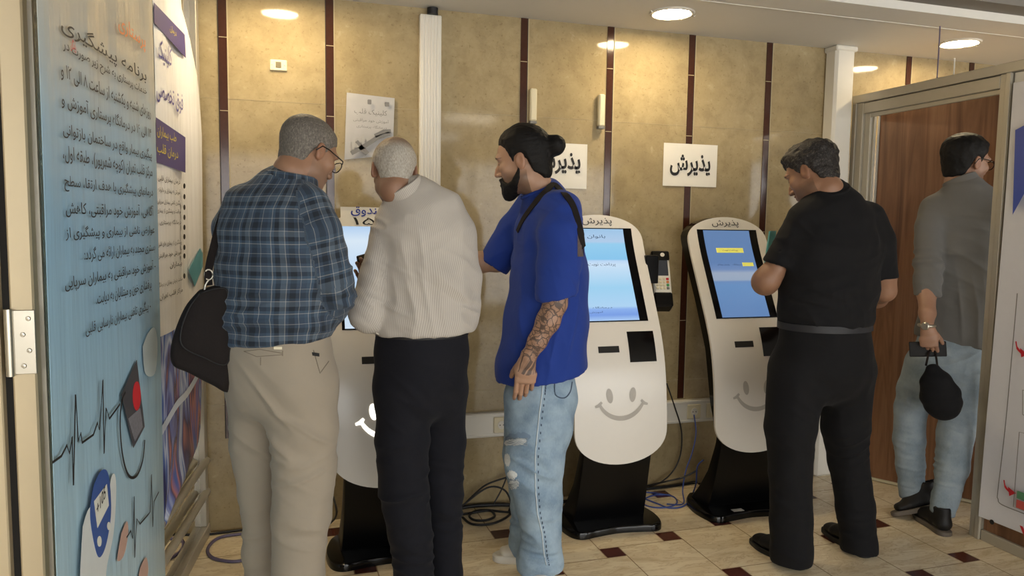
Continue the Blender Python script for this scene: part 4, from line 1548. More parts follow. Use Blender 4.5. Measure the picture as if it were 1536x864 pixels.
class Vol:
    def __init__(s, lo, hi, h, zones=()):
        """zones: list of (lo3, hi3, step) boxes to refine"""
        s.ax = [axis_pts(lo[i], hi[i], h, [(z[0][i], z[1][i], z[2]) for z in zones]) for i in range(3)]
        s.D = np.full([len(a) for a in s.ax], 0.25, dtype=np.float32)

    def win(s, lo, hi):
        w = []
        for i in range(3):
            a = max(0, np.searchsorted(s.ax[i], lo[i]) - 1)
            b = min(len(s.ax[i]), np.searchsorted(s.ax[i], hi[i]) + 1)
            if b <= a:
                return None
            w.append(slice(a, b))
        return tuple(w)

    def xyz(s, w):
        return s.ax[0][w[0]][:, None, None], s.ax[1][w[1]][None, :, None], s.ax[2][w[2]][None, None, :]

    def apply(s, f, op, k=0.0, m=0.05, box=None):
        lo, hi = box if box is not None else f.bbox(m)
        w = s.win(lo, hi)
        if w is None:
            return s
        d = f(*s.xyz(w)).astype(np.float32)
        if op == 'u':
            s.D[w] = smin(s.D[w], d, k)
        elif op == 's':
            s.D[w] = smax(s.D[w], -d, k)
        elif op == 'i':
            s.D[w] = smax(s.D[w], d, k)
        return s

    def add(s, f, k=0.0, m=0.05, box=None):
        return s.apply(f, 'u', k, max(m, k * 1.2), box)

    def sub(s, f, k=0.0, m=0.03, box=None):
        return s.apply(f, 's', k, max(m, k * 1.2), box)

    def cut(s, p, n, box=None, k=0.0):
        """keep the side of the plane where (x-p).n < 0, inside the box only"""
        p, n = np.asarray(p, float), unit(n)
        f = lambda X, Y, Z: (X - p[0]) * n[0] + (Y - p[1]) * n[1] + (Z - p[2]) * n[2]
        if box is None:
            box = ([a[0] for a in s.ax], [a[-1] for a in s.ax])
        return s.apply(f, 'i', k, box=box)

    def mesh(s, smooth=1):
        D, ax = s.D, s.ax
        nx, ny, nz = D.shape
        S_ = (D < 0)
        c = np.zeros((nx - 1, ny - 1, nz - 1), dtype=np.int8)
        offs = [(i, j, k) for i in (0, 1) for j in (0, 1) for k in (0, 1)]
        for i, j, k in offs:
            c += S_[i:nx - 1 + i, j:ny - 1 + j, k:nz - 1 + k]
        mixed = (c > 0) & (c < 8)
        I = np.argwhere(mixed)
        idx = np.full(mixed.shape, -1, dtype=np.int64)
        idx[mixed] = np.arange(len(I))
        g = {o: D[I[:, 0] + o[0], I[:, 1] + o[1], I[:, 2] + o[2]] for o in offs}
        acc, cnt = np.zeros((len(I), 3)), np.zeros(len(I))
        for o in offs:
            for a in range(3):
                if o[a]:
                    continue
                o2_ = list(o)
                o2_[a] = 1
                d0, d1 = g[o], g[tuple(o2_)]
                m_ = (d0 < 0) != (d1 < 0)
                t = np.where(m_, d0 / np.where(m_, d0 - d1, 1), 0)
                p = np.tile(np.array(o, float), (len(I), 1))
                p[:, a] = t
                acc += p * m_[:, None]
                cnt += m_
        loc = acc / cnt[:, None]
        V = np.empty((len(I), 3))
        for a in range(3):
            lo, hi = ax[a][I[:, a]], ax[a][I[:, a] + 1]
            V[:, a] = lo + (hi - lo) * loc[:, a]
        F = []
        for a in range(3):
            b, e = (a + 1) % 3, (a + 2) % 3
            sl0, sl1 = [slice(1, -1)] * 3, [slice(1, -1)] * 3
            sl0[a], sl1[a] = slice(0, -1), slice(1, None)
            A, B = S_[tuple(sl0)], S_[tuple(sl1)]
            E = np.argwhere(A != B)
            inside = A[E[:, 0], E[:, 1], E[:, 2]]
            base = E.copy()
            for q in (b, e):
                base[:, q] += 1
            def at(db, de):
                q = base.copy()
                q[:, b] += db
                q[:, e] += de
                return idx[q[:, 0], q[:, 1], q[:, 2]]
            quad = np.stack([at(-1, -1), at(0, -1), at(0, 0), at(-1, 0)], 1)
            quad[~inside] = quad[~inside][:, ::-1]
            F.append(quad)
        F = np.concatenate(F)
        F = F[(F >= 0).all(1)]
        # keep only the big connected surface pieces
        for _ in range(smooth):
            V = relax(V, F, 0.5)
        return V, F


def relax(V, F, w):
    acc, cnt = np.zeros_like(V), np.zeros(len(V))
    for a in range(4):
        b = (a + 1) % 4
        for q, r in ((a, b), (b, a)):
            for k in range(3):
                acc[:, k] += np.bincount(F[:, q], V[F[:, r], k], len(V))
            cnt += np.bincount(F[:, q], minlength=len(V))
    return V * (1 - w) + w * acc / np.maximum(cnt, 1)[:, None]


def normals(V, F):
    n = np.cross(V[F[:, 2]] - V[F[:, 0]], V[F[:, 3]] - V[F[:, 1]])
    N = np.zeros_like(V)
    for a in range(4):
        for k in range(3):
            N[:, k] += np.bincount(F[:, a], n[:, k], len(V))
    return N / (np.linalg.norm(N, axis=1)[:, None] + 1e-12)


def largest(V, F, keep=0.02):
    """drop tiny loose crumbs of surface"""
    lab = np.arange(len(V))
    while True:
        mn = lab[F].min(1)
        new = lab.copy()
        for a in range(4):
            np.minimum.at(new, F[:, a], mn)
        new = new[new]
        if (new == lab).all():
            break
        lab = new
    cnt = np.bincount(lab, minlength=len(V))
    ok = cnt[lab] >= keep * cnt.max()
    mp = np.cumsum(ok) - 1
    return V[ok], mp[F[ok[F[:, 0]]]]


def folds(V, N, specs, base=0.0, seed=1, stretch=(9, 9, 4)):
    """cloth creases pushed along the normal: specs of (centre, radius, direction across the creases, wavelength, height)"""
    d = np.zeros(len(V))
    for i, (c, r, dr, lam, amp) in enumerate(specs):
        q = V - np.asarray(c)
        w = np.exp(-(q ** 2).sum(1) / (r * r))
        e1 = unit(dr)
        e2 = unit(np.cross(e1, [0.31, 0.83, 0.47]))
        e3 = np.cross(e1, e2)
        co = np.stack([q @ e1 / lam * 1.3, q @ e2 / lam * 0.30, q @ e3 / lam * 0.30], 1)
        n = vnoise(co + 3.7 * (seed + i), seed + 7 * i)
        ridge = np.clip(1 - 2.1 * np.abs(n), -0.6, 1)
        d += 1.8 * amp * w * (np.sign(ridge) * np.abs(ridge) ** 1.3 - 0.2)
    if base:
        a = vnoise(V * np.asarray(stretch), seed + 3)
        b_ = vnoise(V * np.asarray(stretch) * 2.3 + 5, seed + 4)
        d += 1.4 * base * ((1 - 2 * np.abs(a)) * 0.7 + b_ * 0.3)
    return V + N * d[:, None]


# ---------------------------------------------------------------- anatomy
class Head:
    """right-handed local frame: x to the person's right, y forward (face), z up; centre between the ears"""

    def __init__(s, c, az, pitch=0.0, roll=0.0, size=1.0):
        a, p = math.radians(az), math.radians(pitch)
        f = np.array([math.sin(a) * math.cos(p), math.cos(a) * math.cos(p), -math.sin(p)])
        r = np.array([math.cos(a), -math.sin(a), 0])
        u = np.cross(r, f)
        q = math.radians(roll)
        s.c, s.f, s.s = np.asarray(c, float), f, size
        s.r, s.u = r * math.cos(q) + u * math.sin(q), -r * math.sin(q) + u * math.cos(q)

    def w(s, x, y, z):
        return s.c + s.s * (s.r * x + s.f * y + s.u * z)

    def loc(s, X, Y, Z):
        x, y, z = X - s.c[0], Y - s.c[1], Z - s.c[2]
        return ((x * s.r[0] + y * s.r[1] + z * s.r[2]) / s.s, (x * s.f[0] + y * s.f[1] + z * s.f[2]) / s.s, (x * s.u[0] + y * s.u[1] + z * s.u[2]) / s.s)

    def locv(s, V):
        return np.stack(s.loc(V[:, 0], V[:, 1], V[:, 2]), 1)

    def skull(s, x, y, z):
        d = ball((0, -0.012, 0.040), (0.076, 0.097, 0.083))(x, y, z)
        d = smin(d, ball((0, 0.022, 0.030), (0.064, 0.070, 0.070))(x, y, z), 0.03)
        return d

    def sdf(s, X, Y, Z):
        x, y, z = s.loc(X, Y, Z)
        ax_ = np.abs(x)
        d = s.skull(x, y, z)
        d = smin(d, ball((0, 0.030, -0.035), (0.060, 0.062, 0.068))(x, y, z), 0.03)
        d = smin(d, ball((0, 0.048, -0.078), (0.040, 0.040, 0.032))(x, y, z), 0.03)
        d = smin(d, ball((0, 0.072, -0.098), (0.022, 0.018, 0.016))(x, y, z), 0.02)
        d = smin(d, ball((0.048, 0.000, -0.062), (0.020, 0.032, 0.026))(ax_, y, z), 0.03)      # jaw angle
        d = smin(d, ball((0.044, 0.062, -0.014), (0.024, 0.022, 0.020))(ax_, y, z), 0.02)      # cheek bone
        d = smin(d, ball((0.028, 0.084, 0.030), (0.030, 0.014, 0.011))(ax_, y, z), 0.018)      # brow
        d = smax(d, -ball((0.032, 0.104, 0.008), (0.018, 0.020, 0.013))(ax_, y, z), 0.014)     # eye hollow
        d = smin(d, ball((0.032, 0.078, 0.007), (0.0135, 0.0135, 0.0125))(ax_, y, z), 0.004)   # lidded eye
        nose = Limb([((0, 0.090, 0.014), 0.009, 0.010), ((0, 0.103, -0.010), 0.0095, 0.011), ((0, 0.113, -0.028), 0.012, 0.0115)], (1, 0, 0), 0.9)
        d = smin(d, nose(x, y, z), 0.010)
        d = smin(d, ball((0.012, 0.100, -0.032), (0.009, 0.011, 0.008))(ax_, y, z), 0.006)
        d = smin(d, ball((0, 0.094, -0.053), (0.021, 0.010, 0.0065))(x, y, z), 0.007)
        d = smin(d, ball((0, 0.091, -0.066), (0.018, 0.010, 0.0075))(x, y, z), 0.007)
        d = smax(d, -ball((0, 0.106, -0.0595), (0.024, 0.010, 0.0022))(x, y, z), 0.004)
        # ears
        ex, ey, ez = ax_ - 0.079, y + 0.008 + (ax_ - 0.079) * 0.5, z - 0.000 + 0.1 * (y + 0.008)
        ear = ball((0, 0, 0), (0.0085, 0.019, 0.031))(ex, ey, ez)
        ear = smax(ear, -ball((0.010, 0.004, 0.004), (0.007, 0.011, 0.018))(ex, ey, ez), 0.004)
        ear = smin(ear, ball((-0.004, -0.004, -0.020), (0.010, 0.010, 0.012))(ex, ey, ez), 0.006)
        d = smin(d, ear, 0.006)
        return d * s.s

    def add(s, vol, k=0.02):
        r = 0.17 * s.s
        vol.add(s.sdf, k, box=(s.c - r, s.c + r))

    def hair(s, line, thick, h=0.0036, top=None, extra=(), noise=0.0, nscale=60, stretch=(1, 1, 1), seed=3):
        """scalp hair: line = hairline height as a function of y (list of (y, z)); thick = depth (sides, top)"""
        r = 0.19 * s.s
        lo, hi = s.c - r, s.c + r
        for e in extra:
            b0, b1 = e.bbox(0.02)
            lo, hi = np.minimum(lo, b0), np.maximum(hi, b1)
        v = Vol(lo, hi, h)
        ly, lz = [q[0] for q in line], [q[1] for q in line]

        def f(X, Y, Z):
            x, y, z = s.loc(X, Y, Z)
            d = smin(s.skull(x, y, z), ball((0, -0.030, -0.045), (0.057, 0.058, 0.070))(x, y, z), 0.03)
            zz = np.interp(y, ly, lz) + 0 * x
            above = np.clip((z - zz) / 0.035, 0, 1)
            th = thick[0] + (thick[1] - thick[0]) * np.clip((z - 0.03) / 0.07, 0, 1)
            if top is not None:
                th = th + top(x, y, z)
            d = d - th * (0.25 + 0.75 * above)
            return smax(d, (zz - z), 0.006) * s.s
        v.add(f, 0, box=(s.c - r, s.c + r))
        for e in extra:
            v.add(e, 0.02)
        V, F = v.mesh(1)
        if noise:
            N = normals(V, F)
            L = s.locv(V)
            V = V + N * (noise * vnoise(L * nscale * np.asarray(stretch), seed) + 0.5 * noise * vnoise(L * nscale * 2.1 * np.asarray(stretch), seed + 1))[:, None]
        return V, F


def hand(vol, wrist, a, n, t, curls, size=1.0, thumb=(0.5, 0.5), spread=1.0, k=0.004):
    """palm and five fingers; a = towards the fingertips, n = where the palm faces, t = thumb side; curls = bend per finger (deg)"""
    a = unit(a)
    n = unit(np.asarray(n) - a * np.dot(n, a))
    t = unit(np.asarray(t) - a * np.dot(t, a) - n * np.dot(t, n))
    w = np.asarray(wrist, float)
    L = lambda x, y, z: w + size * (a * x + t * y + n * z)
    vol.add(Limb([(L(-0.02, 0, 0), 0.027 * size, 0.020 * size), (L(0.02, 0.001, 0), 0.030 * size, 0.018 * size), (L(0.055, 0.001, 0.001), 0.039 * size, 0.0155 * size), (L(0.085, 0, 0), 0.039 * size, 0.012 * size)], t, 0.7), 0.012)
    vol.add(Limb([(L(0.012, 0.020, 0.008), 0.014 * size), (L(0.045, 0.033, 0.012), 0.015 * size)], n), 0.012)
    tips = []
    fing = [(0.029, 0.086, (0.044, 0.027, 0.021), 0.0088), (0.0095, 0.090, (0.048, 0.031, 0.022), 0.0090), (-0.010, 0.087, (0.044, 0.029, 0.021), 0.0086), (-0.0285, 0.079, (0.034, 0.021, 0.018), 0.0075)]
    for i, (y0, x0, ls, r) in enumerate(fing):
        c = curls[i]
        p = L(x0 - 0.012, y0, 0)
        ang = 0.0
        st = [(p, r * size * 1.05)]
        fan = y0 * 4.0 * spread
        for j, l in enumerate(ls):
            ang += math.radians(c[j])
            d = a * math.cos(ang) + n * math.sin(ang) + t * math.sin(math.radians(fan)) * math.cos(ang)
            p = p + unit(d) * (l + (0.012 if j == 0 else 0)) * size
            st.append((p, r * size * (0.97 - 0.07 * j)))
        vol.add(Limb(st, t, 0.95, 0.003), k)
        tips.append(p)
    p = L(0.035, 0.034, 0.012)
    st = [(p, 0.0125 * size)]
    for j, (l, r) in enumerate(((0.034, 0.0105), (0.028, 0.0088))):
        d = a * (0.80 + 0.1 * j) + t * thumb[0] * (1 - 0.5 * j) + n * thumb[1] * (1 + 0.3 * j)
        p = p + unit(d) * l * size
        st.append((p, r * size))
    vol.add(Limb(st, n, 0.95, 0.003), 0.006)
    return tips


def m_skin(name, col, dark, brow=True, stubble=0.0, tattoo=False, lip=(0.32, 0.13, 0.11)):
    t = NT(name)
    hp = t.attr('hp')
    x, y, z = t.sep(hp)
    ax_ = t.math('ABSOLUTE', x)
    n = t.noise(t.coord(), 42, 4)
    n2 = t.noise(t.coord(), 9, 3)
    c = t.mix(n, tuple(q * 0.90 for q in col), tuple(min(1, q * 1.08) for q in col))
    c = t.mix(t.math('MULTIPLY', n2, 0.25), c, (col[0] * 0.95, col[1] * 0.82, col[2] * 0.76))

    def blob(cx, cy, rx, ry, sx=ax_):
        a = t.math('DIVIDE', t.math('SUBTRACT', sx, cx), rx)
        b_ = t.math('DIVIDE', t.math('SUBTRACT', z, cy), ry)
        q = t.math('ADD', t.math('MULTIPLY', a, a), t.math('MULTIPLY', b_, b_))
        return t.math('MULTIPLY', t.math('SUBTRACT', 1.25, q, clamp=False), 2.5, clamp=True)
    face = t.math('GREATER_THAN', y, 0.055)
    ear = t.math('MULTIPLY', t.math('GREATER_THAN', ax_, 0.074), t.math('LESS_THAN', t.math('ABSOLUTE', z), 0.04))
    c = t.mix(t.math('MULTIPLY', ear, 0.3), c, (col[0] * 0.9, col[1] * 0.6, col[2] * 0.52))
    f = t.math('MULTIPLY', face, blob(0.0, -0.060, 0.021, 0.010))
    c = t.mix(t.math('MULTIPLY', f, 0.75), c, lip)
    if stubble:
        a = t.math('MULTIPLY', t.math('SUBTRACT', -0.028, z, clamp=False), 40, clamp=True)
        g_ = t.math('MULTIPLY', a, t.math('GREATER_THAN', y, -0.02))
        g_ = t.math('MULTIPLY', g_, t.math('GREATER_THAN', z, -0.125))
        c = t.mix(t.math('MULTIPLY', g_, stubble), c, dark)
    if brow:
        wob = t.math('MULTIPLY', t.math('SUBTRACT', t.noise(hp, 90, 2), 0.5), 0.006)
        zz = t.math('ADD', z, wob)
        a = t.math('DIVIDE', t.math('SUBTRACT', ax_, 0.034), 0.024)
        b_ = t.math('DIVIDE', t.math('SUBTRACT', t.math('ADD', zz, t.math('MULTIPLY', t.math('MULTIPLY', a, a), 0.004)), 0.031), 0.0062)
        q = t.math('ADD', t.math('MULTIPLY', a, a), t.math('MULTIPLY', b_, b_))
        f = t.math('MULTIPLY', face, t.math('MULTIPLY', t.math('SUBTRACT', 1.1, q), 3, clamp=True))
        c = t.mix(t.math('MULTIPLY', f, 0.92), c, dark)
        # lash line and iris seen through the narrow lids
        a = t.math('DIVIDE', t.math('SUBTRACT', ax_, 0.032), 0.0125)
        b_ = t.math('DIVIDE', t.math('SUBTRACT', z, t.math('MULTIPLY_ADD', t.math('MULTIPLY', a, a), -0.003, 0.0065)), 0.0026)
        q = t.math('ADD', t.math('MULTIPLY', a, a), t.math('MULTIPLY', b_, b_))
        f = t.math('MULTIPLY', face, t.math('MULTIPLY', t.math('SUBTRACT', 1.1, q), 4, clamp=True))
        c = t.mix(t.math('MULTIPLY', f, 0.9), c, (0.02, 0.014, 0.012))
    if tattoo:
        tp = t.attr('ink')
        u, v, w = t.sep(tp)
        cc = t.n('ShaderNodeCombineXYZ')
        t.l(u, cc.inputs[0])
        t.l(v, cc.inputs[1])
        vo = t.n('ShaderNodeTexVoronoi', feature='DISTANCE_TO_EDGE')
        nz_ = t.n('ShaderNodeTexNoise')
        t.l(cc.outputs[0], nz_.inputs['Vector'])
        nz_.inputs['Scale'].default_value = 30
        mp = t.n('ShaderNodeVectorMath', operation='MULTIPLY_ADD')
        t.l(nz_.outputs[1], mp.inputs[0])
        mp.inputs[1].default_value = (0.03, 0.03, 0)
        t.l(cc.outputs[0], mp.inputs[2])
        t.l(mp.outputs[0], vo.inputs['Vector'])
        vo.inputs['Scale'].default_value = 46
        line = t.ramp(vo.outputs['Distance'], [(0.05, (1, 1, 1)), (0.10, (0, 0, 0))])
        wv = t.noise(cc.outputs[0], 95, 4, 0.65, 1.5)
        hat = t.ramp(wv, [(0.36, (1, 1, 1)), (0.42, (0, 0, 0)), (0.50, (0, 0, 0)), (0.54, (1, 1, 1)), (0.60, (0.2, 0.2, 0.2))])
        big = t.ramp(t.noise(cc.outputs[0], 17, 3, 0.5), [(0.40, (0.15, 0.15, 0.15)), (0.62, (1, 1, 1))])
        f = t.math('MAXIMUM', t.math('MULTIPLY', line, 0.85), t.math('MULTIPLY', hat, big))
        c = t.mix(t.math('MULTIPLY', t.math('MULTIPLY', f, w), 0.90), c, (0.018, 0.018, 0.022))
    t.b.inputs['Subsurface Weight'].default_value = 0.05
    t.b.inputs['Subsurface Radius'].default_value = (0.012, 0.005, 0.003)
    t.bump(n, 0.15, 0.001)
    return t.out(c, 0.48, 0.45)


def m_hair(name, cols, rough=0.62, scale=(330, 150, 120), crown=None):
    t = NT(name)
    hp = t.attr('hp')
    n = t.noise(t.mapping(hp, scale), 1.0, 4, 0.6, 0.4)
    c = t.ramp(n, [(0.3, cols[0]), (0.55, cols[1]), (0.75, cols[2])])
    if crown:
        x, y, z = t.sep(hp)
        f = t.math('MULTIPLY', t.math('SUBTRACT', t.math('MULTIPLY_ADD', y, crown[2], z), crown[0]), crown[1], clamp=True)
        c = t.mix(f, c, t.mix(n, crown[3], crown[4]))
    t.bump(n, 0.5, 0.002)
    return t.out(c, rough, 0.25)


def m_cloth(name, c0, weave=900, rough=0.85, mott=0.08, bump=0.25, sheen=0.1):
    t = NT(name)
    v = t.coord()
    n = t.noise(v, 5, 4)
    n2 = t.noise(v, weave, 2)
    c = t.mix(n, tuple(q * (1 - mott) for q in c0), tuple(min(1, q * (1 + mott)) for q in c0))
    c = t.mix(t.math('MULTIPLY', n2, 0.25), c, tuple(q * 0.7 for q in c0))
    t.b.inputs['Sheen Weight'].default_value = sheen
    t.bump(t.noise(v, 60, 5, 0.65), bump, 0.004)
    return t.out(c, rough, 0.25)


def m_plaid():
    t = NT('blue_plaid_cotton')
    u, v, w = t.sep(t.attr('cloth'))
    nv_, sl, lt, dk, mid = srgb(58, 72, 90), srgb(86, 99, 113), srgb(158, 159, 158), srgb(37, 43, 52), srgb(68, 87, 107)

    def thread(x, per):
        f = t.math('FRACT', t.math('DIVIDE', x, per))
        return t.ramp(f, [(0.0, nv_), (0.10, mid), (0.20, lt), (0.225, mid), (0.30, dk), (0.42, sl), (0.52, sl), (0.56, lt), (0.58, nv_), (0.66, dk), (0.82, nv_), (0.92, lt), (0.935, nv_)], 'CONSTANT')
    cu, cv = thread(t.math('ADD', u, 4.0), 0.105), thread(t.math('ADD', v, 4.0), 0.105)
    c = t.mix(0.5, cu, cv)
    n = t.noise(t.coord(), 500, 2)
    c = t.mix(t.math('MULTIPLY', n, 0.2), c, dk)
    t.bump(t.noise(t.coord(), 40, 5, 0.65), 0.3, 0.004)
    t.b.inputs['Sheen Weight'].default_value = 0.1
    return t.out(c, 0.85, 0.2)


def m_stripes():
    t = NT('fine_striped_cotton')
    u, v, w = t.sep(t.attr('cloth'))
    wv = t.math('SINE', t.math('MULTIPLY', u, 2 * math.pi / 0.0068))
    f = t.math('MULTIPLY_ADD', wv, 0.5, 0.5)
    c = t.mix(f, srgb(166, 160, 153), srgb(190, 184, 176))
    t.bump(t.noise(t.coord(), 30, 5, 0.6), 0.25, 0.004)
    return t.out(c, 0.8, 0.25)


def m_denim(name, c0, c1):
    t = NT(name)
    n = t.noise(t.coord(), 7, 4, 0.6)
    n2 = t.noise(t.mapping(t.coord(), (260, 260, 90)), 1, 3)
    n3 = t.noise(t.coord(), 2.6, 2)
    c = t.mix(t.ramp(n, [(0.35, (0, 0, 0)), (0.65, (1, 1, 1))]), c0, c1)
    c = t.mix(t.math('MULTIPLY', n2, 0.45), c, tuple(min(1, q * 1.3 + 0.02) for q in c1))
    t.bump(t.noise(t.coord(), 35, 6, 0.7), 0.35, 0.005)
    return t.out(c, 0.85, 0.2)


def garment(name, root, lo, hi, h, parts, mat, k=0.03, cuts=(), subs=(), fold=(), base=0.0, seed=1, stretch=(9, 9, 4), uv_limbs=None, smooth=2, zones=(), post=None):
    """cloth sculpted from limbs: parts = list of (limb, k)"""
    v = Vol(lo, hi, h, zones)
    for q in parts:
        v.add(q[0], q[1])
    for c in cuts:
        v.cut(*c)
    for q in subs:
        v.sub(*q)
    V, F = v.mesh(smooth)
    V, F = largest(V, F)
    limbs = uv_limbs or [q[0] for q in parts]
    best = None
    for i, lb in enumerate(limbs):
        d, U, W = lb.uv(V)
        if i == 0:
            W = V[:, 2].copy()
            c0 = np.array(lb.p)
            U = lb.ang(V) * 0.17
        if best is None:
            best, AU, AW, AI = d, U, W, np.zeros(len(V))
        else:
            m_ = d < best - 0.004
            best = np.where(m_, d, best)
            AU, AW, AI = np.where(m_, U, AU), np.where(m_, W, AW), np.where(m_, i, AI)
    if fold or base:
        V = folds(V, normals(V, F), fold, base, seed, stretch)
        V = relax(V, F, 0.25)
    if post:
        V = post(V, F)
    return mk(name, V, F, mat, root, smooth=True, attrs={'cloth': np.stack([AU, AW, AI], 1)})


def collar(name, root, c, ax_, fwd, r0, r1, hgt, mat, open_=0.16, lean=0.0):
    """folded shirt collar standing round the neck, open at the front"""
    ax_ = unit(ax_)
    f = unit(np.asarray(fwd) - ax_ * np.dot(fwd, ax_))
    s_ = np.cross(f, ax_)
    n = 40
    prof = [(r0, 0.0), (r0 * 0.98, hgt * 0.6), (r0 * 0.99, hgt), (r0 + 0.004, hgt * 1.05), (r0 + 0.009, hgt * 0.98), (r1, hgt * 0.28), (r1 + 0.003, 0.0), (r1 - 0.001, -0.002), (r0 + 0.004, hgt * 0.5)]
    V, F = [], []
    for i in range(n + 1):
        a = math.pi * 2 * (open_ / 2 + (1 - open_) * i / n)
        front = max(0.0, math.cos(a))
        back = max(0.0, -math.cos(a))
        for r, z in prof:
            zz = z - 0.030 * front ** 1.5 + 0.008 * back
            rr = r * (1 + 0.10 * front)
            V.append(np.asarray(c) + f * rr * math.cos(a) * 1.05 + s_ * rr * math.sin(a) + ax_ * zz)
    m_ = len(prof)
    for i in range(n):
        for j in range(m_):
            j2 = (j + 1) % m_
            F.append((i * m_ + j, i * m_ + j2, (i + 1) * m_ + j2, (i + 1) * m_ + j))
    F.append(tuple(range(m_))[::-1])
    F.append(tuple(range(n * m_, n * m_ + m_)))
    at = {'cloth': [((i // m_) * 0.0112, 0.011 * (i % m_) + 0.013, 9) for i in range(len(V))]}
    return mk(name, V, F, mat, root, smooth=0.9, attrs=at)


def shoe(name, root, heel, toe, mat_up, mat_sole, hgt=0.10, wid=0.047, laces=False, sneaker=False, up=(0, 0, 1.0)):
    """a shoe lying from heel to toe (floor points); lift = heel height above the floor"""
    heel, toe = np.asarray(heel, float), np.asarray(toe, float)
    a = unit(toe - heel)
    L = np.linalg.norm(toe - heel)
    U = np.array(up, float)
    U = unit(U - a * np.dot(U, a))
    S_ = np.cross(a, U)
    W = lambda x, y, z: heel + a * x + S_ * y + U * z
    lo, hi = np.minimum(heel, toe) - 0.09, np.maximum(heel, toe) + 0.09 + np.array([0, 0, hgt])
    v = Vol(lo, hi, 0.005)
    t0 = 0.02
    v.add(Limb([(W(0.036, 0, t0 + 0.028), 0.034, 0.030), (W(L * 0.35, 0, t0 + 0.030), 0.036, 0.030), (W(L * 0.66, 0.002, t0 + 0.022), wid, 0.025), (W(L - 0.045, 0.004, t0 + 0.016), wid * 0.86, 0.020)], S_, 0.95), 0.02)
    v.add(Limb([(W(0.040, 0, t0 + 0.03), 0.033, 0.034), (W(0.055, 0, hgt - 0.012), 0.035, 0.043)], S_, 0.5), 0.02)
    v.add(Limb([(W(0.075, 0, hgt - 0.02), 0.030, 0.030), (W(L * 0.62, 0, t0 + 0.035), 0.030, 0.020)], S_, 0.8), 0.03)
    v.sub(Limb([(W(0.058, 0, hgt - 0.02), 0.026, 0.034), (W(0.060, 0, hgt + 0.05), 0.030, 0.040)], S_, 0.5), 0.006)
    v.cut(W(0, 0, t0 - 0.001), -U)
    V, F = v.mesh(1)
    V, F = largest(V, F)
    up_ = mk(name, V, F, mat_up, root, smooth=True)
    # sole
    pts = []
    for x, y in ((0.0, 0.0), (0.006, 0.022), (0.03, 0.035), (L * 0.35, 0.034), (L * 0.66, wid + 0.003), (L - 0.05, wid * 0.9), (L - 0.012, 0.026), (L, 0.004), (L - 0.012, -0.024), (L - 0.05, -wid * 0.82), (L * 0.66, -wid - 0.001), (L * 0.35, -0.036), (0.03, -0.035), (0.006, -0.022), (0.0, 0.0)):
        pts.append((x, y, 0))
    pts = np.array(catmull(pts, 5)[:-1])
    prof = [(0.97, 0.0), (1.0, 0.004), (1.0, t0), (0.96, t0 + 0.003)]
    if sneaker:
        prof = [(0.98, 0.0), (1.03, 0.004), (1.035, t0 + 0.006), (0.98, t0 + 0.012)]
    c = pts.mean(0)
    V, F = [], []
    n = len(pts)
    for q, z in prof:
        for p in pts:
            r = c + (p - c) * q
            V.append(W(r[0], r[1], z))
    for j in range(len(prof) - 1):
        for i in range(n):
            i2 = (i + 1) % n
            F.append((j * n + i, j * n + i2, (j + 1) * n + i2, (j + 1) * n + i)[::-1])
    F.append(tuple(range(n)))
    F.append(tuple(range((len(prof) - 1) * n, len(prof) * n))[::-1])
    mk('sole', V, F, mat_sole, up_, smooth=0.7)
    if laces:
        b_ = MB()
        for i in range(5):
            x = 0.10 + i * 0.022
            z = hgt - 0.006 - i * 0.0135
            b_.tube([W(x, -0.026, z - 0.010), W(x + 0.006, 0, z + 0.009), W(x + 0.010, 0.026, z - 0.010)], 0.0032, 6)
        b_.build('laces', laces, up_, smooth=True)
    return up_


def glasses(root, hd, mat, lens, zoff=0.010):
    b_ = MB()
    for sg in (-1, 1):
        ring = [hd.w(sg * (0.033 + 0.025 * math.cos(a)), 0.112 - 0.004 * abs(math.cos(a)), zoff - 0.006 + 0.019 * math.sin(a)) for a in np.linspace(0, 2 * math.pi, 21)]
        b_.tube(ring, 0.0019 * hd.s, 6)
        b_.tube([hd.w(sg * 0.059, 0.108, zoff + 0.004), hd.w(sg * 0.074, 0.095, zoff + 0.006), hd.w(sg * 0.083, 0.02, zoff + 0.010), hd.w(sg * 0.086, -0.012, zoff + 0.006), hd.w(sg * 0.084, -0.030, zoff - 0.018)], 0.0021 * hd.s, 6)
    b_.tube([hd.w(-0.009, 0.113, zoff), hd.w(0, 0.116, zoff + 0.003), hd.w(0.009, 0.113, zoff)], 0.0018, 6)
    g_ = b_.build('glasses', mat, root, smooth=True)
    for sg in (-1, 1):
        pts = [hd.w(sg * (0.033 + 0.0245 * math.cos(a)), 0.1115 - 0.004 * abs(math.cos(a)), zoff - 0.006 + 0.0185 * math.sin(a)) for a in np.linspace(0, 2 * math.pi, 21)[:-1]]
        n = len(pts)
        f = hd.f * 0.0012
        V = [p - f for p in pts] + [p + f for p in pts]
        F = [tuple(range(n)), tuple(range(n, 2 * n))[::-1]] + [(i, n + i, n + (i + 1) % n, (i + 1) % n) for i in range(n)]
        mk('lens', V, F, lens, g_)
    return g_


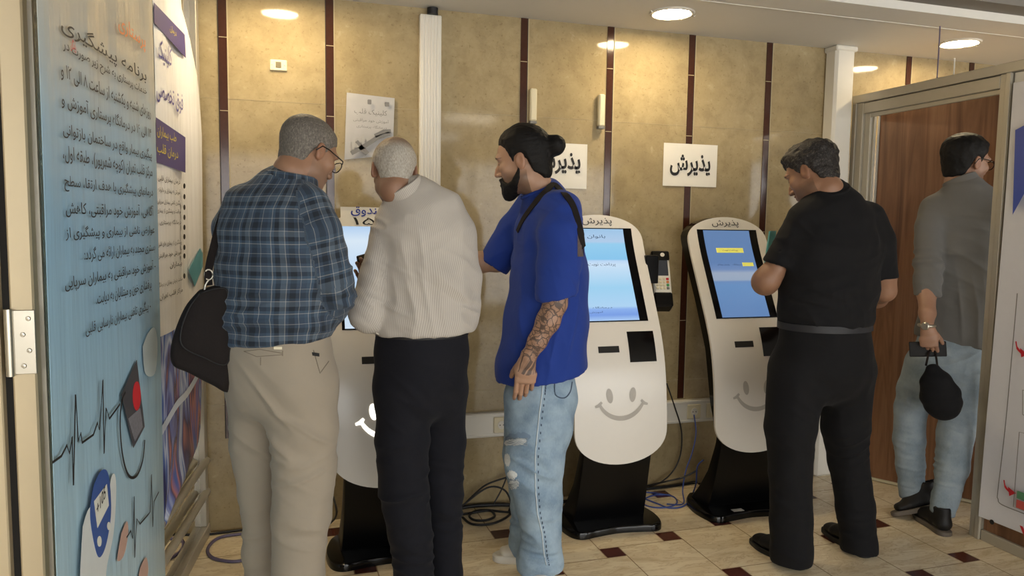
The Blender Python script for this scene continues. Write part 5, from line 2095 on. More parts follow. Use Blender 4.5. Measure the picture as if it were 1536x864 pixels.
def body_mesh(name, root, hd, lo, hi, parts, mat, hands=(), h=0.0065, ink=None, neck=None):
    """the continuous figure under the clothes: trunk, limbs, neck, head and hands in one surface"""
    zones = [(hd.c - 0.125 * hd.s, hd.c + 0.13 * hd.s, 0.0034)]
    for q in hands:
        if q.get('fine', True):
            zones.append((np.asarray(q['zone'][0]), np.asarray(q['zone'][1]), q.get('step', 0.003)))
    v = Vol(lo, hi, h, zones)
    for lb, k in parts:
        v.add(lb, k)
    hd.add(v, 0.0)
    if neck is not None:
        v.add(neck, 0.018)
    for q in hands:
        hand(v, *q['args'], **q.get('kw', {}))
    V, F = v.mesh(1)
    V, F = largest(V, F)
    at = {'hp': hd.locv(V)}
    if ink is not None:
        d, U, W = ink.uv(V)
        d2 = np.linalg.norm(V - ink.p[-1], axis=1)
        at['ink'] = np.stack([U, W, ((d < 0.012) & (W > 0.0) & (W < ink.L[-1] - 0.001) | (d2 < 0.062)).astype(float)], 1)
    return mk(name, V, F, mat, root, smooth=True, attrs=at)


# ================================================================ people
def AZ(a):
    a = math.radians(a)
    return np.array([math.sin(a), math.cos(a), 0.0]), np.array([math.cos(a), -math.sin(a), 0.0])


def bb(*limbs, m=0.03):
    lo = np.min([l.bbox(m)[0] for l in limbs], 0)
    hi = np.max([l.bbox(m)[1] for l in limbs], 0)
    return lo, hi


def down(p, z):
    return np.array([p[0], p[1], z])


M['skin_a'] = m_skin('weathered_tan_skin', srgb(146, 111, 88), srgb(96, 92, 88), stubble=0.25)
M['skin_b'] = m_skin('tan_skin', srgb(144, 110, 89), srgb(120, 116, 112), stubble=0.2)
M['skin_c'] = m_skin('olive_skin_with_tattoo', srgb(166, 131, 108), srgb(26, 20, 18), tattoo=True, stubble=0.55)
M['skin_d'] = m_skin('brown_tan_skin', srgb(144, 108, 85), srgb(40, 34, 32), stubble=0.45)
M['skin_e'] = m_skin('fair_tan_skin', srgb(160, 124, 103), srgb(36, 30, 28), stubble=0.5)
M['hair_grey'] = m_hair('short_grey_hair', (srgb(80, 75, 70), srgb(108, 102, 95), srgb(138, 132, 124)))
M['hair_white'] = m_hair('thin_white_hair', (srgb(140, 134, 125), srgb(172, 166, 156), srgb(194, 188, 178)), crown=(0.050, 26, 0.0, srgb(112, 92, 76), srgb(150, 126, 106)))
M['hair_black'] = m_hair('black_hair', (srgb(6, 5, 5), srgb(13, 11, 10), srgb(28, 23, 21)), 0.65, (330, 30, 330))
M['hair_salt'] = m_hair('dark_greying_hair', (srgb(20, 18, 18), srgb(48, 44, 42), srgb(96, 92, 88)), 0.6, (260, 90, 200))
M['plaid'] = m_plaid()
M['stripes'] = m_stripes()
M['khaki'] = m_cloth('khaki_twill', srgb(152, 142, 127), bump=0.12)
M['navy'] = m_cloth('dark_navy_wool', srgb(16, 17, 25), mott=0.15, sheen=0.03)
M['blue'] = m_cloth('royal_blue_jersey', srgb(32, 58, 138), sheen=0.05)
M['black'] = m_cloth('black_cotton', srgb(17, 17, 20), mott=0.15, sheen=0.02)
M['blackt'] = m_cloth('black_trouser_cloth', srgb(15, 15, 18), mott=0.15, sheen=0.02)
M['grey'] = m_cloth('grey_linen', srgb(104, 103, 101))
M['denim_l'] = m_denim('light_washed_denim', srgb(98, 122, 146), srgb(150, 170, 186))
M['denim_g'] = m_denim('pale_grey_blue_denim', srgb(104, 119, 131), srgb(142, 154, 163))
M['leather'] = plain('black_leather', srgb(20, 19, 20), 0.55, 0.35, mottle=0.15)
M['belt'] = plain('black_belt_leather', srgb(40, 40, 44), 0.5, 0.3, mottle=0.1)
M['nylon'] = m_cloth('dark_brown_nylon', srgb(30, 25, 24), sheen=0.0, mott=0.1)
M['soleg'] = plain('grey_rubber_sole', srgb(92, 84, 76), 0.7, mottle=0.2)
M['solek'] = plain('black_rubber_sole', srgb(22, 21, 20), 0.6)
M['sneaker'] = plain('white_sneaker_leather', srgb(206, 202, 192), 0.5, mottle=0.06)
M['frame'] = plain('black_spectacle_frame', srgb(16, 14, 14), 0.25)
M['phone'] = plain('black_phone_case', srgb(12, 12, 14), 0.5, 0.3)


def m_lens():
    t = NT('spectacle_lens')
    t.out((1, 1, 1), 0.0)
    t.b.inputs['Transmission Weight'].default_value = 1.0
    t.b.inputs['IOR'].default_value = 1.05
    return t.m


M['lens'] = m_lens()
REST = [(18, 28, 18), (22, 32, 20), (26, 34, 22), (30, 36, 24)]
GRIP = [(55, 60, 35), (58, 62, 36), (60, 64, 38), (62, 66, 40)]


def zone(c, r):
    c = np.asarray(c)
    return (c - r, c + r)


def stripes_flat(name, root, limb, z0, z1, out, mat, th=0.004, n=48):
    """belt: a band hugging an elliptical trunk limb between two heights"""
    V, F = [], []
    lv = [z0, z1]
    for z in lv:
        k = 0
        while k < len(limb.p) - 2 and not (min(limb.p[k][2], limb.p[k + 1][2]) <= z <= max(limb.p[k][2], limb.p[k + 1][2])):
            k += 1
        a, b_ = limb.p[k], limb.p[k + 1]
        t = np.clip((z - a[2]) / (b_[2] - a[2]), 0, 1)
        c = a + (b_ - a) * t
        ru, rv = limb.ru[k] + (limb.ru[k + 1] - limb.ru[k]) * t, limb.rv[k] + (limb.rv[k + 1] - limb.rv[k]) * t
        s_ = unit(np.array([limb.side[0][0], limb.side[0][1], 0]))
        f = np.array([-s_[1], s_[0], 0])
        for o in (out - th, out):
            for i in range(n):
                q = 2 * math.pi * i / n
                V.append(np.array([c[0], c[1], z]) + s_ * (ru + o) * math.cos(q) + f * (rv + o) * math.sin(q))
    for i in range(n):
        j = (i + 1) % n
        F += [(i, j, 2 * n + j, 2 * n + i), (n + i, 3 * n + i, 3 * n + j, n + j), (2 * n + i, 2 * n + j, 3 * n + j, 3 * n + i), (i, n + i, n + j, j)]
    return mk(name, V, F, mat, root, smooth=0.6)


# ---------------------------------------------------------------- 1. plaid shirt, seen from behind, bag on the left shoulder
def plaid_man():
    F_, S_ = AZ(34)
    Y = 2.5
    root = thing('person', (-0.02, 2.52, 0), 'person in blue plaid shirt and khaki trousers with a dark shoulder bag, seen from behind', 'person')
    hd = Head(P(461, 232, 2.54), 54, 24, 4, 0.94)
    tr = Limb([(P(414, 530, Y), 0.175, 0.140), (P(413, 492, Y), 0.178, 0.145), (P(413, 465, Y), 0.188, 0.152), (P(417, 410, Y), 0.190, 0.146), (P(414, 350, Y), 0.195, 0.132), (P(416, 315, Y), 0.170, 0.110), (P(428, 288, Y + .01), 0.098, 0.084), (P(436, 272, Y + .02), 0.066, 0.068)], S_, 0.4, 0.03)
    la = Limb([(P(372, 306, 2.58), 0.070), (P(352, 345, 2.62), 0.066), (P(350, 420, 2.66), 0.058), (P(352, 445, 2.68), 0.056), (P(380, 440, 2.85), 0.050), (P(410, 425, 2.95), 0.043)], F_, 0.8, 0.02)
    ra = Limb([(P(458, 312, 2.44), 0.076), (P(478, 350, 2.40), 0.070), (P(498, 425, 2.40), 0.062), (P(501, 440, 2.41), 0.061), (P(490, 452, 2.60), 0.052), (P(470, 440, 2.78), 0.044)], F_, 0.8, 0.02)
    lo, hi = bb(tr, la, ra)
    blob = Limb([(P(500, 425, 2.40), 0.05), (P(497, 465, 2.46), 0.046), (P(486, 482, 2.52), 0.030)], F_, 0.8)
    fold = [(P(495, 430, 2.36), 0.13, (0.35, 0, 1), 0.050, 0.007), (P(440, 480, 2.38), 0.16, (0.2, 0, 1), 0.045, 0.006), (P(360, 480, 2.4), 0.16, (-0.3, 0, 1), 0.050, 0.006), (P(455, 340, 2.35), 0.12, (1, 0, 0.7), 0.055, 0.005), (P(400, 400, 2.36), 0.16, (0.4, 0, 1), 0.085, 0.004), (P(350, 400, 2.55), 0.12, (0, 0.2, 1), 0.055, 0.006)]
    garment('shirt', root, lo, hi, 0.0058, [(tr, 0.0), (la, 0.035), (ra, 0.035), (blob, 0.03)], M['plaid'], cuts=[(P(414, 508, Y), (0.05, 0, -1))], fold=fold, base=0.004, seed=5, uv_limbs=[tr, la, ra])
    # trousers
    pv = Limb([(P(413, 490, Y), 0.170, 0.135), (P(415, 530, Y), 0.176, 0.142), (P(420, 568, Y), 0.174, 0.142), (P(424, 592, Y), 0.155, 0.12)], S_, 0.5, 0.03)
    kl = P(388, 740, 2.62)
    kr = P(457, 700, 2.45)
    ll = Limb([(P(384, 590, 2.58), 0.090), (P(384, 660, 2.60), 0.082), (kl, 0.064), (P(391, 830, 2.62), 0.055), (down(P(392, 864, 2.62), 0.10), 0.058), (down(P(392, 864, 2.62), 0.035), 0.062)], S_, (0.9, 0.4), 0.02)
    rl = Limb([(P(450, 585, 2.45), 0.115), (P(455, 640, 2.44), 0.106), (kr, 0.099), (P(452, 770, 2.44), 0.090), (P(447, 864, 2.43), 0.080), (down(P(446, 864, 2.43), 0.10), 0.074), (down(P(446, 864, 2.43), 0.035), 0.078)], S_, (0.9, 0.3), 0.02)
    lo, hi = bb(pv, ll, rl)
    fold = [(P(430, 670, 2.36), 0.13, (0.7, 0, 1), 0.055, 0.008), (P(460, 740, 2.34), 0.12, (-0.35, 0, 1), 0.050, 0.006), (P(445, 830, 2.34), 0.14, (0.3, 0, 1), 0.060, 0.005), (P(380, 690, 2.52), 0.13, (0.7, 0, 1), 0.055, 0.007), (P(390, 820, 2.56), 0.13, (-0.2, 0, 1), 0.05, 0.005), (P(400, 610, 2.36), 0.12, (0.9, 0, 0.7), 0.06, 0.005)]
    pants = garment('trousers', root, lo, hi, 0.0062, [(ll, 0), (rl, 0.014), (pv, 0.055)], M['khaki'], fold=fold, base=0.002, seed=11)
    # pockets and belt line
    b_ = MB()
    p = lambda x, y: P(x, y, 2.345)
    N_ = unit(np.array([-0.15, -1, 0]))

    def on_surf(x, y, out=0.002, yy=2.2):
        d = ray(x, y)
        best = None
        dep = pants.evaluated_get(bpy.context.evaluated_depsgraph_get())
        o_, dd = Vector(CAM - ORIG[pants.name]), Vector(unit(d))
        hit, loc, nr, _ = dep.ray_cast(o_, dd)
        if not hit:
            return P(x, y, 2.4)
        return np.array(loc) + ORIG[pants.name] + np.array(nr) * out
    bpy.context.view_layer.update()
    for pts, r in (([(366, 527), (390, 524), (424, 530)], 0.0012), ([(366, 527), (385, 535), (424, 532)], 0.001), ([(424, 526), (424, 534)], 0.001), ([(470, 525), (480, 560), (493, 542)], 0.0014), ([(391, 536), (391, 548)], 0.001)):
        dense = []
        for i in range(len(pts) - 1):
            for k in range(6):
                f = k / 6
                dense.append((pts[i][0] * (1 - f) + pts[i + 1][0] * f, pts[i][1] * (1 - f) + pts[i + 1][1] * f))
        dense.append(pts[-1])
        b_.tube([on_surf(*q, out=0.0006) for q in dense], r, 6)
    b_.build('pocket_seam', plain('khaki_seam', srgb(118, 108, 94), 0.8), root, smooth=True)
    c = on_surf(470, 531)
    MB().box((-0.018, -0.001, -0.005), (0.018, 0.002, 0.005), frame=(c, unit((0.9, -0.35, -0.12)), unit((-0.3, -1, 0)), (0, 0, 1))).build('pocket_label', M['ink'], root)
    c = on_surf(417, 522)
    MB().box((-0.012, -0.001, -0.004), (0.012, 0.002, 0.004), frame=(c, (1, 0, -0.05), (0, -1, 0), (0, 0, 1))).build('pocket_tag', M['ivory'], root)
    # hair, glasses
    V, F = hd.hair([(-0.13, -0.078), (-0.085, -0.080), (-0.045, -0.062), (-0.024, 0.004), (-0.006, 0.012), (0.018, 0.006), (0.030, 0.030), (0.055, 0.052), (0.10, 0.075)], (0.007, 0.011), noise=0.0010, nscale=90)
    mk('hair', V, F, M['hair_grey'], root, smooth=True, attrs={'hp': hd.locv(V)})
    glasses(root, hd, M['frame'], M['lens'])
    # body
    nk = Limb([(hd.w(0, -0.022, -0.03), 0.056, 0.060), (hd.w(0, -0.035, -0.085), 0.056, 0.060), (P(434, 290, Y + .01), 0.060, 0.062)], hd.r)
    collar('collar', root, nk.p[1] * 0.28 + nk.p[2] * 0.72, unit(nk.p[1] - nk.p[2]) * 0.6 + np.array([0, 0, 0.6]), F_, 0.070, 0.083, 0.040, M['plaid'])
    tb = Limb([(P(415, 600, Y), 0.13, 0.10), (P(414, 500, Y), 0.15, 0.115), (P(416, 410, Y), 0.165, 0.12), (P(415, 340, Y), 0.165, 0.105), (P(425, 300, Y), 0.10, 0.075)], S_, 0.7)
    lb = Limb([(P(374, 312, 2.58), 0.05), (P(352, 430, 2.66), 0.042), (P(410, 425, 2.95), 0.027)], F_)
    rb = Limb([(P(456, 318, 2.44), 0.05), (P(498, 432, 2.42), 0.042), (P(470, 440, 2.78), 0.027)], F_)
    lg = [Limb([(l.p[0], 0.075), (l.p[2], 0.05), (down(l.p[-1], 0.09), 0.035)], S_) for l in (ll, rl)]
    hL, hR = P(410, 425, 2.95), P(470, 440, 2.78)
    lo, hi = bb(tb, lb, rb, nk, *lg, m=0.12)
    hi[2] = hd.c[2] + 0.16
    body_mesh('body', root, hd, lo, hi, [(tb, 0), (lb, 0.03), (rb, 0.03), (lg[0], 0.04), (lg[1], 0.04)], M['skin_a'], neck=nk,
              hands=[dict(args=(hL, (0.3, 0.9, 0.2), (0.6, 0, -0.8), (0.8, -0.2, 0.4), REST), zone=zone(hL + np.array([0.03, 0.09, 0.02]), 0.12), fine=False), dict(args=(hR, (-0.2, 0.95, 0.1), (-0.6, 0, -0.8), (-0.8, 0, 0.5), REST), zone=zone(hR, 0.12), fine=False)])
    for l, yw in ((ll, 0.0), (rl, 0.1)):
        a = l.p[-1]
        f = unit(F_ + np.array([yw, 0, 0]))
        shoe('shoe', root, down(a, 0) - f * 0.07, down(a, 0) + f * 0.20, M['leather'], M['solek'])
    return root


plaid_man()


# messenger bag of the plaid-shirted man
def bag():
    t = thing('shoulder_bag', tuple(P(306, 560, 2.50)), 'dark brown shoulder bag hanging at the plaid-shirted man\'s left side', 'bag')
    # body: soft box tilted, built from a rounded limb
    a, c = P(323, 440, 2.60), P(331, 560, 2.58)
    A, B, C_, D_ = P(315, 447, 2.47), P(284, 498, 2.47), P(262, 510, 2.47), P(345, 570, 2.50)
    out = [(298, 436), (330, 428), (345, 440), (350, 520), (346, 582), (318, 573), (285, 556), (262, 545), (258, 522), (266, 490), (280, 458)]
    c0 = P(310, 505, 2.5)
    X_, Z_, N_ = np.array([1, 0.0, 0]), np.array([0, 0, 1.0]), np.array([0.05, -1, 0])
    pts = [P(x, y, 2.5) for x, y in out]
    pts = catmull(pts + [pts[0]], 5)[:-1]
    c = np.mean(pts, 0)
    prof = [(0.80, -0.062), (0.93, -0.055), (1.0, -0.036), (1.0, 0.036), (0.93, 0.055), (0.80, 0.062)]
    V, F = [], []
    n = len(pts)
    for k, d in prof:
        for p in pts:
            V.append(c + (p - c) * k + np.array([0, d, 0]))
    for j in range(len(prof) - 1):
        for i in range(n):
            i2 = (i + 1) % n
            F.append((j * n + i, j * n + i2, (j + 1) * n + i2, (j + 1) * n + i))
    F.append(tuple(range(n))[::-1])
    F.append(tuple(range((len(prof) - 1) * n, len(prof) * n)))
    mk('bag_body', V, F, M['nylon'], t, smooth=0.9)
    # flap with piping
    out = [(300, 440), (330, 432), (343, 442), (346, 500), (340, 546), (306, 536), (275, 520), (272, 496), (284, 462)]
    pts = [P(x, y, 2.432) for x, y in out]
    pts = catmull(pts + [pts[0]], 5)[:-1]
    c = np.mean(pts, 0)
    V, F = [], []
    n = len(pts)
    for k, d in ((1.0, 0.004), (1.0, -0.004), (0.9, -0.009), (0.3, -0.011)):
        for p in pts:
            V.append(c + (p - c) * k + np.array([0, d, 0]))
    for j in range(3):
        for i in range(n):
            i2 = (i + 1) % n
            F.append((j * n + i, (j + 1) * n + i, (j + 1) * n + i2, j * n + i2)[::-1])
    F.append(tuple(range(n))[::-1])
    F.append(tuple(range(3 * n, 4 * n)))
    fl = mk('flap', V, F, M['nylon'], t, smooth=0.9)
    MB().tube([p + np.array([0, -0.004, 0]) for p in pts] + [pts[0] + np.array([0, -0.004, 0])], 0.003, 6).build('piping', M['leather'], fl, smooth=True)
    # strap from the bag up to the shoulder, over it and back down
    up = [P(313, 428, 2.47), P(313, 405, 2.47), P(322, 365, 2.50), P(331, 332, 2.54), P(342, 302, 2.60), P(352, 286, 2.65), P(368, 290, 2.72), P(366, 330, 2.78), P(350, 400, 2.78), P(330, 432, 2.58)]
    q = catmull(up, 8)
    V, F = [], []
    for i, p in enumerate(q):
        d = unit(q[min(i + 1, len(q) - 1)] - q[max(i - 1, 0)])
        w_ = np.array([0.86, 0.5, 0.05])
        w_ = unit(w_ - d * np.dot(w_, d))
        nn = np.cross(d, w_)
        for sx, sn in ((-1, -1), (1, -1), (1, 1), (-1, 1)):
            V.append(p + w_ * 0.012 * sx + nn * 0.0018 * sn)
    for i in range(len(q) - 1):
        for k in range(4):
            k2 = (k + 1) % 4
            F.append((i * 4 + k, i * 4 + k2, i * 4 + 4 + k2, i * 4 + 4 + k))
    F.append((3, 2, 1, 0))
    e = (len(q) - 1) * 4
    F.append((e, e + 1, e + 2, e + 3))
    st = mk('strap', V, F, M['nylon'], t, smooth=0.8)
    k0 = P(313, 412, 2.465)
    MB().tube([k0 + np.array([0.012 * math.cos(a), 0, 0.016 * math.sin(a)]) for a in np.linspace(0, 6.28, 15)], 0.0028, 6).build('strap_ring', M['steel'], st, smooth=True)
    MB().tube(catmull([P(313, 420, 2.465), P(308, 428, 2.465), P(307, 440, 2.465)], 4), 0.0035, 6).build('snap_hook', M['steel'], st, smooth=True)


bag()


# ---------------------------------------------------------------- 2. old man in the striped shirt
def old_man():
    F_, S_ = AZ(-3)
    Y = 2.66
    root = thing('person', (0.47, 2.66, 0), 'older person with thin white hair in pale striped shirt and navy trousers, seen from behind', 'person')
    hd = Head(P(591, 258, 2.70), 1, 20, -3, 0.95)
    tr = Limb([(P(635, 520, Y), 0.164, 0.135), (P(636, 494, Y), 0.170, 0.140), (P(641, 470, Y), 0.182, 0.150), (P(645, 420, Y), 0.180, 0.150), (P(639, 350, Y), 0.172, 0.130), (P(634, 320, Y), 0.146, 0.106), (P(622, 298, Y + .01), 0.090, 0.080), (P(614, 284, Y + .02), 0.060, 0.064)], S_, 0.4, 0.03)
    la = Limb([(P(594, 322, 2.68), 0.060), (P(581, 355, 2.67), 0.058), (P(564, 420, 2.64), 0.055), (P(550, 468, 2.63), 0.060), (P(556, 466, 2.74), 0.054), (P(562, 452, 2.86), 0.046), (P(563, 446, 2.90), 0.040)], F_, 0.8, 0.02)
    fl = Limb([(P(552, 478, 2.63), 0.050), (P(563, 489, 2.70), 0.030)], F_)
    ra = Limb([(P(670, 324, 2.68), 0.060), (P(683, 355, 2.66), 0.056), (P(691, 420, 2.64), 0.050), (P(694, 452, 2.66), 0.048), (P(690, 455, 2.80), 0.046), (P(665, 450, 2.93), 0.040)], F_, 0.8, 0.02)
    lo, hi = bb(tr, la, ra)
    fold = [(P(556, 440, 2.58), 0.13, (0.55, 0, 1), 0.040, 0.0065), (P(575, 350, 2.58), 0.12, (0.5, 0, 1), 0.045, 0.005), (P(660, 440, 2.5), 0.17, (0.55, 0, 0.75), 0.075, 0.006), (P(690, 400, 2.56), 0.12, (-0.5, 0, 0.8), 0.05, 0.004), (P(625, 470, 2.5), 0.12, (1, 0, 0.25), 0.06, 0.005), (P(605, 380, 2.52), 0.10, (1, 0, 0.1), 0.07, 0.005), (P(700, 470, 2.58), 0.08, (0.4, 0, 1), 0.035, 0.005)]
    garment('shirt', root, lo, hi, 0.0058, [(tr, 0.0), (la, 0.03), (ra, 0.035), (fl, 0.02)], M['stripes'], cuts=[(P(636, 497, Y), (0.02, 0, -1), bb(tr, ra))], fold=fold, base=0.0035, seed=21, uv_limbs=[tr, la, ra])
    pv = Limb([(P(634, 488, Y), 0.164, 0.135), (P(633, 530, Y), 0.163, 0.140), (P(632, 570, Y), 0.160, 0.140), (P(630, 598, Y), 0.145, 0.12)], S_, 0.5, 0.03)
    ll = Limb([(P(603, 590, 2.64), 0.092), (P(603, 660, 2.63), 0.092), (P(606, 730, 2.62), 0.084), (P(615, 800, 2.62), 0.076), (down(P(622, 864, 2.62), 0.11), 0.070), (down(P(623, 864, 2.62), 0.035), 0.072)], S_, (0.9, 0.3), 0.02)
    rl = Limb([(P(664, 590, 2.70), 0.094), (P(663, 660, 2.72), 0.086), (P(664, 730, 2.73), 0.078), (P(667, 800, 2.73), 0.068), (down(P(668, 852, 2.73), 0.10), 0.062), (down(P(668, 852, 2.73), 0.04), 0.066)], S_, (0.9, 0.3), 0.02)
    lo, hi = bb(pv, ll, rl)
    fold = [(P(650, 620, 2.52), 0.15, (0.8, 0, 1), 0.06, 0.006), (P(610, 740, 2.54), 0.15, (-0.2, 0, 1), 0.06, 0.007), (P(668, 760, 2.64), 0.15, (0.2, 0, 1), 0.06, 0.006), (P(625, 850, 2.54), 0.12, (0.2, 0, 1), 0.05, 0.006)]
    garment('trousers', root, lo, hi, 0.0064, [(ll, 0), (rl, 0.014), (pv, 0.055)], M['navy'], fold=fold, base=0.004, seed=23)
    stripes_flat('belt', root, pv, P(634, 501, Y)[2], P(634, 490, Y)[2], 0.006, M['leather'])
    MB().tube([P(568, 497, 2.60) + np.array([0.010 * math.cos(a), 0, 0.010 * math.sin(a)]) for a in np.linspace(0, 6.28, 13)], 0.0025, 6).build('key_ring', M['steel'], root, smooth=True)
    V, F = hd.hair([(-0.13, -0.062), (-0.085, -0.064), (-0.045, -0.050), (-0.024, 0.004), (-0.006, 0.012), (0.018, 0.008), (0.030, 0.040), (0.050, 0.085), (0.10, 0.10)], (0.006, 0.0035), noise=0.0009, nscale=90)
    mk('hair', V, F, M['hair_white'], root, smooth=True, attrs={'hp': hd.locv(V)})
    nk = Limb([(hd.w(0, -0.022, -0.03), 0.054, 0.058), (hd.w(0, -0.030, -0.08), 0.054, 0.058), (P(616, 294, Y + .01), 0.057, 0.060)], hd.r)
    collar('collar', root, nk.p[1] * 0.28 + nk.p[2] * 0.72, unit(nk.p[1] - nk.p[2]) * 0.6 + np.array([0, 0, 0.6]), F_, 0.066, 0.078, 0.036, M['stripes'])
    tb = Limb([(P(632, 600, Y), 0.13, 0.10), (P(636, 500, Y), 0.145, 0.11), (P(641, 400, Y), 0.16, 0.115), (P(638, 340, Y), 0.16, 0.10), (P(626, 305, Y), 0.09, 0.07)], S_, 0.7)
    lb = Limb([(P(588, 322, 2.68), 0.048), (P(552, 462, 2.64), 0.042), (P(563, 446, 2.90), 0.027)], F_)
    rb = Limb([(P(674, 325, 2.68), 0.048), (P(701, 450, 2.66), 0.040), (P(665, 450, 2.93), 0.027)], F_)
    lg = [Limb([(l.p[0], 0.07), (l.p[2], 0.048), (down(l.p[-1], 0.09), 0.035)], S_) for l in (ll, rl)]
    hL, hR = P(563, 446, 2.90), P(665, 450, 2.93)
    lo, hi = bb(tb, lb, rb, nk, *lg, m=0.12)
    hi[2] = hd.c[2] + 0.16
    body_mesh('body', root, hd, lo, hi, [(tb, 0), (lb, 0.03), (rb, 0.03), (lg[0], 0.04), (lg[1], 0.04)], M['skin_b'], neck=nk,
              hands=[dict(args=(hL, (-0.28, 0.5, 0.8), (-0.3, -0.8, 0.4), (0.8, 0.2, 0.3), [(30, 40, 30)] * 4), kw=dict(thumb=(0.3, 0.9)), zone=zone(hL + np.array([-0.02, 0.05, 0.08]), 0.12), step=0.0035), dict(args=(hR, (-0.3, 0.9, 0.2), (-0.6, 0, -0.8), (-0.8, 0, 0.5), REST), zone=zone(hR, 0.12), fine=False)])
    for l in (ll, rl):
        a = l.p[-1]
        shoe('shoe', root, down(a, 0) - F_ * 0.07, down(a, 0) + F_ * 0.20 + S_ * (0.02 if l is rl else -0.02), M['leather'], M['solek'])
    # phone held up in the left hand
    t = thing('mobile_phone', tuple(P(547, 430, 2.97)), 'dark mobile phone held up by the older man before the lit screen', 'phone')
    X_ = unit((0.55, 0.8, 0.1))
    Z_ = unit((-0.12, 0.25, 1))
    Y_ = np.cross(Z_, X_)
    MB().box((-0.036, -0.004, -0.075), (0.036, 0.004, 0.075), bev=0.003, frame=(P(546, 410, 2.965), X_, Y_, Z_)).build('phone_case', M['phone'], t)
    MB().box((-0.033, -0.0048, -0.071), (0.033, -0.0038, 0.071), frame=(P(546, 410, 2.965), X_, Y_, Z_)).build('phone_glass', M['blackgloss'], t)


old_man()


# ---------------------------------------------------------------- 3. blue T-shirt, man bun, tattooed arm, ripped jeans
def tattoo_man():
    F_, S_ = AZ(-82)
    Y = 2.82
    root = thing('person', (0.98, 2.84, 0), 'bearded person with a man bun in royal blue T-shirt and ripped light jeans, in profile', 'person')
    hd = Head(P(786, 243, Y), -56, 11, 2, 1.04)
    tr = Limb([(P(809, 585, Y), 0.205, 0.176), (P(811, 555, Y), 0.205, 0.178), (P(818, 480, Y), 0.200, 0.164), (P(824, 410, Y), 0.195, 0.145), (P(823, 350, Y), 0.185, 0.128), (P(824, 320, Y), 0.160, 0.104), (P(817, 298, Y), 0.090, 0.080), (P(810, 284, Y), 0.062, 0.064)], S_, 0.3, 0.03)
    inner = Limb([(P(834, 470, 2.59), 0.066, 0.068), (P(837, 425, 2.595), 0.060, 0.064)], F_, 0.5)
    innr = Limb([(P(733, 408, 3.055), 0.058), (P(752, 380, 3.035), 0.050)], (0, 0, 1), 0.5)
    ls = Limb([(P(838, 312, 2.70), 0.085, 0.078), (P(840, 350, 2.63), 0.085, 0.080), (P(838, 400, 2.60), 0.080, 0.076), (P(834, 448, 2.59), 0.074, 0.076)], F_, 0.8, 0.02, clip=(P(834, 446, 2.59), (0.22, 0, -1)), hollow=inner)
    rs = Limb([(P(800, 312, 2.97), 0.080), (P(775, 345, 3.02), 0.076), (P(738, 402, 3.05), 0.066)], (0, 0, 1), 0.8, 0.02, clip=(P(740, 399, 3.05), P(738, 402, 3.05) - P(775, 345, 3.02)), hollow=innr)
    lo, hi = bb(tr, ls, rs)
    hem = P(811, 558, Y)
    innb = Limb([(P(810, 600, Y), 0.195, 0.166), (P(811, 548, Y), 0.193, 0.164)], S_, 0.3)
    fold = [(P(815, 400, 2.66), 0.15, (1, 0, 0.55), 0.075, 0.007), (P(838, 420, 2.52), 0.10, (0.9, 0, 0.4), 0.05, 0.005), (P(775, 370, 2.9), 0.13, (1, 0, -0.8), 0.05, 0.006), (P(770, 480, 2.66), 0.16, (1, 0, 0.25), 0.07, 0.007), (P(850, 500, 2.66), 0.16, (1, 0, -0.2), 0.075, 0.006), (P(800, 540, 2.64), 0.13, (1, 0, 0.1), 0.06, 0.005), (P(830, 335, 2.66), 0.10, (0.6, 0, 1), 0.05, 0.004)]
    arm_d = unit(rs.p[-1] - rs.p[-2])
    sh_d = unit(ls.p[-1] - ls.p[-2])
    shirt = garment('t_shirt', root, lo, hi, 0.0056, [(tr, 0.0), (ls, 0.03), (rs, 0.035)], M['blue'],
                    cuts=[(hem, unit((0.16, 0, -1)), None)], subs=[(innb, 0.004)], fold=fold, base=0.004, seed=31)
    # neckband
    nb = MB()
    c = P(807, 285, Y)
    ax_ = unit(np.array([-0.30, 0.02, 1]))
    f = unit(F_ - ax_ * np.dot(F_, ax_))
    s_ = np.cross(f, ax_)
    nb.tube([c + f * 0.070 * math.cos(a) + s_ * 0.068 * math.sin(a) + ax_ * (-0.012 * math.cos(a)) for a in np.linspace(0, 2 * math.pi, 33)], 0.0075, 8)
    nb.build('neckband', M['blue'], root, smooth=True)
    # jeans
    pv = Limb([(P(812, 540, Y), 0.160, 0.130), (P(812, 590, Y), 0.165, 0.135), (P(810, 640, Y), 0.150, 0.125)], S_, 0.5, 0.03)
    ll = Limb([(P(808, 600, 2.75), 0.112, 0.128), (P(806, 640, 2.74), 0.108, 0.122), (P(800, 700, 2.73), 0.100, 0.112), (P(808, 752, 2.73), 0.092, 0.090), (P(812, 800, 2.73), 0.084, 0.076), (P(810, 842, 2.73), 0.090, 0.088), (P(811, 858, 2.73), 0.092, 0.092)], S_, (0.9, 0.5), 0.02, clip=(P(811, 850, 2.73), (0.12, 0.1, -1)))
    rl = Limb([(P(803, 600, 2.91), 0.105, 0.125), (P(794, 680, 2.93), 0.096, 0.108), (P(797, 760, 2.95), 0.088, 0.082), (P(793, 815, 2.96), 0.086, 0.080), (down(P(793, 838, 2.96), 0.055), 0.088, 0.084)], S_, (0.9, 0.4), 0.02)
    lo, hi = bb(pv, ll, rl)
    fold = [(P(812, 810, 2.65), 0.11, (0.15, 0, 1), 0.045, 0.009), (P(800, 720, 2.65), 0.15, (0.6, 0, 1), 0.06, 0.006), (P(835, 660, 2.66), 0.14, (0.8, 0, 0.5), 0.06, 0.006), (P(780, 640, 2.66), 0.12, (-0.3, 0, 1), 0.055, 0.007), (P(812, 846, 2.65), 0.08, (0.1, 0, 1), 0.03, 0.006), (P(790, 790, 2.88), 0.12, (0, 0, 1), 0.05, 0.007)]
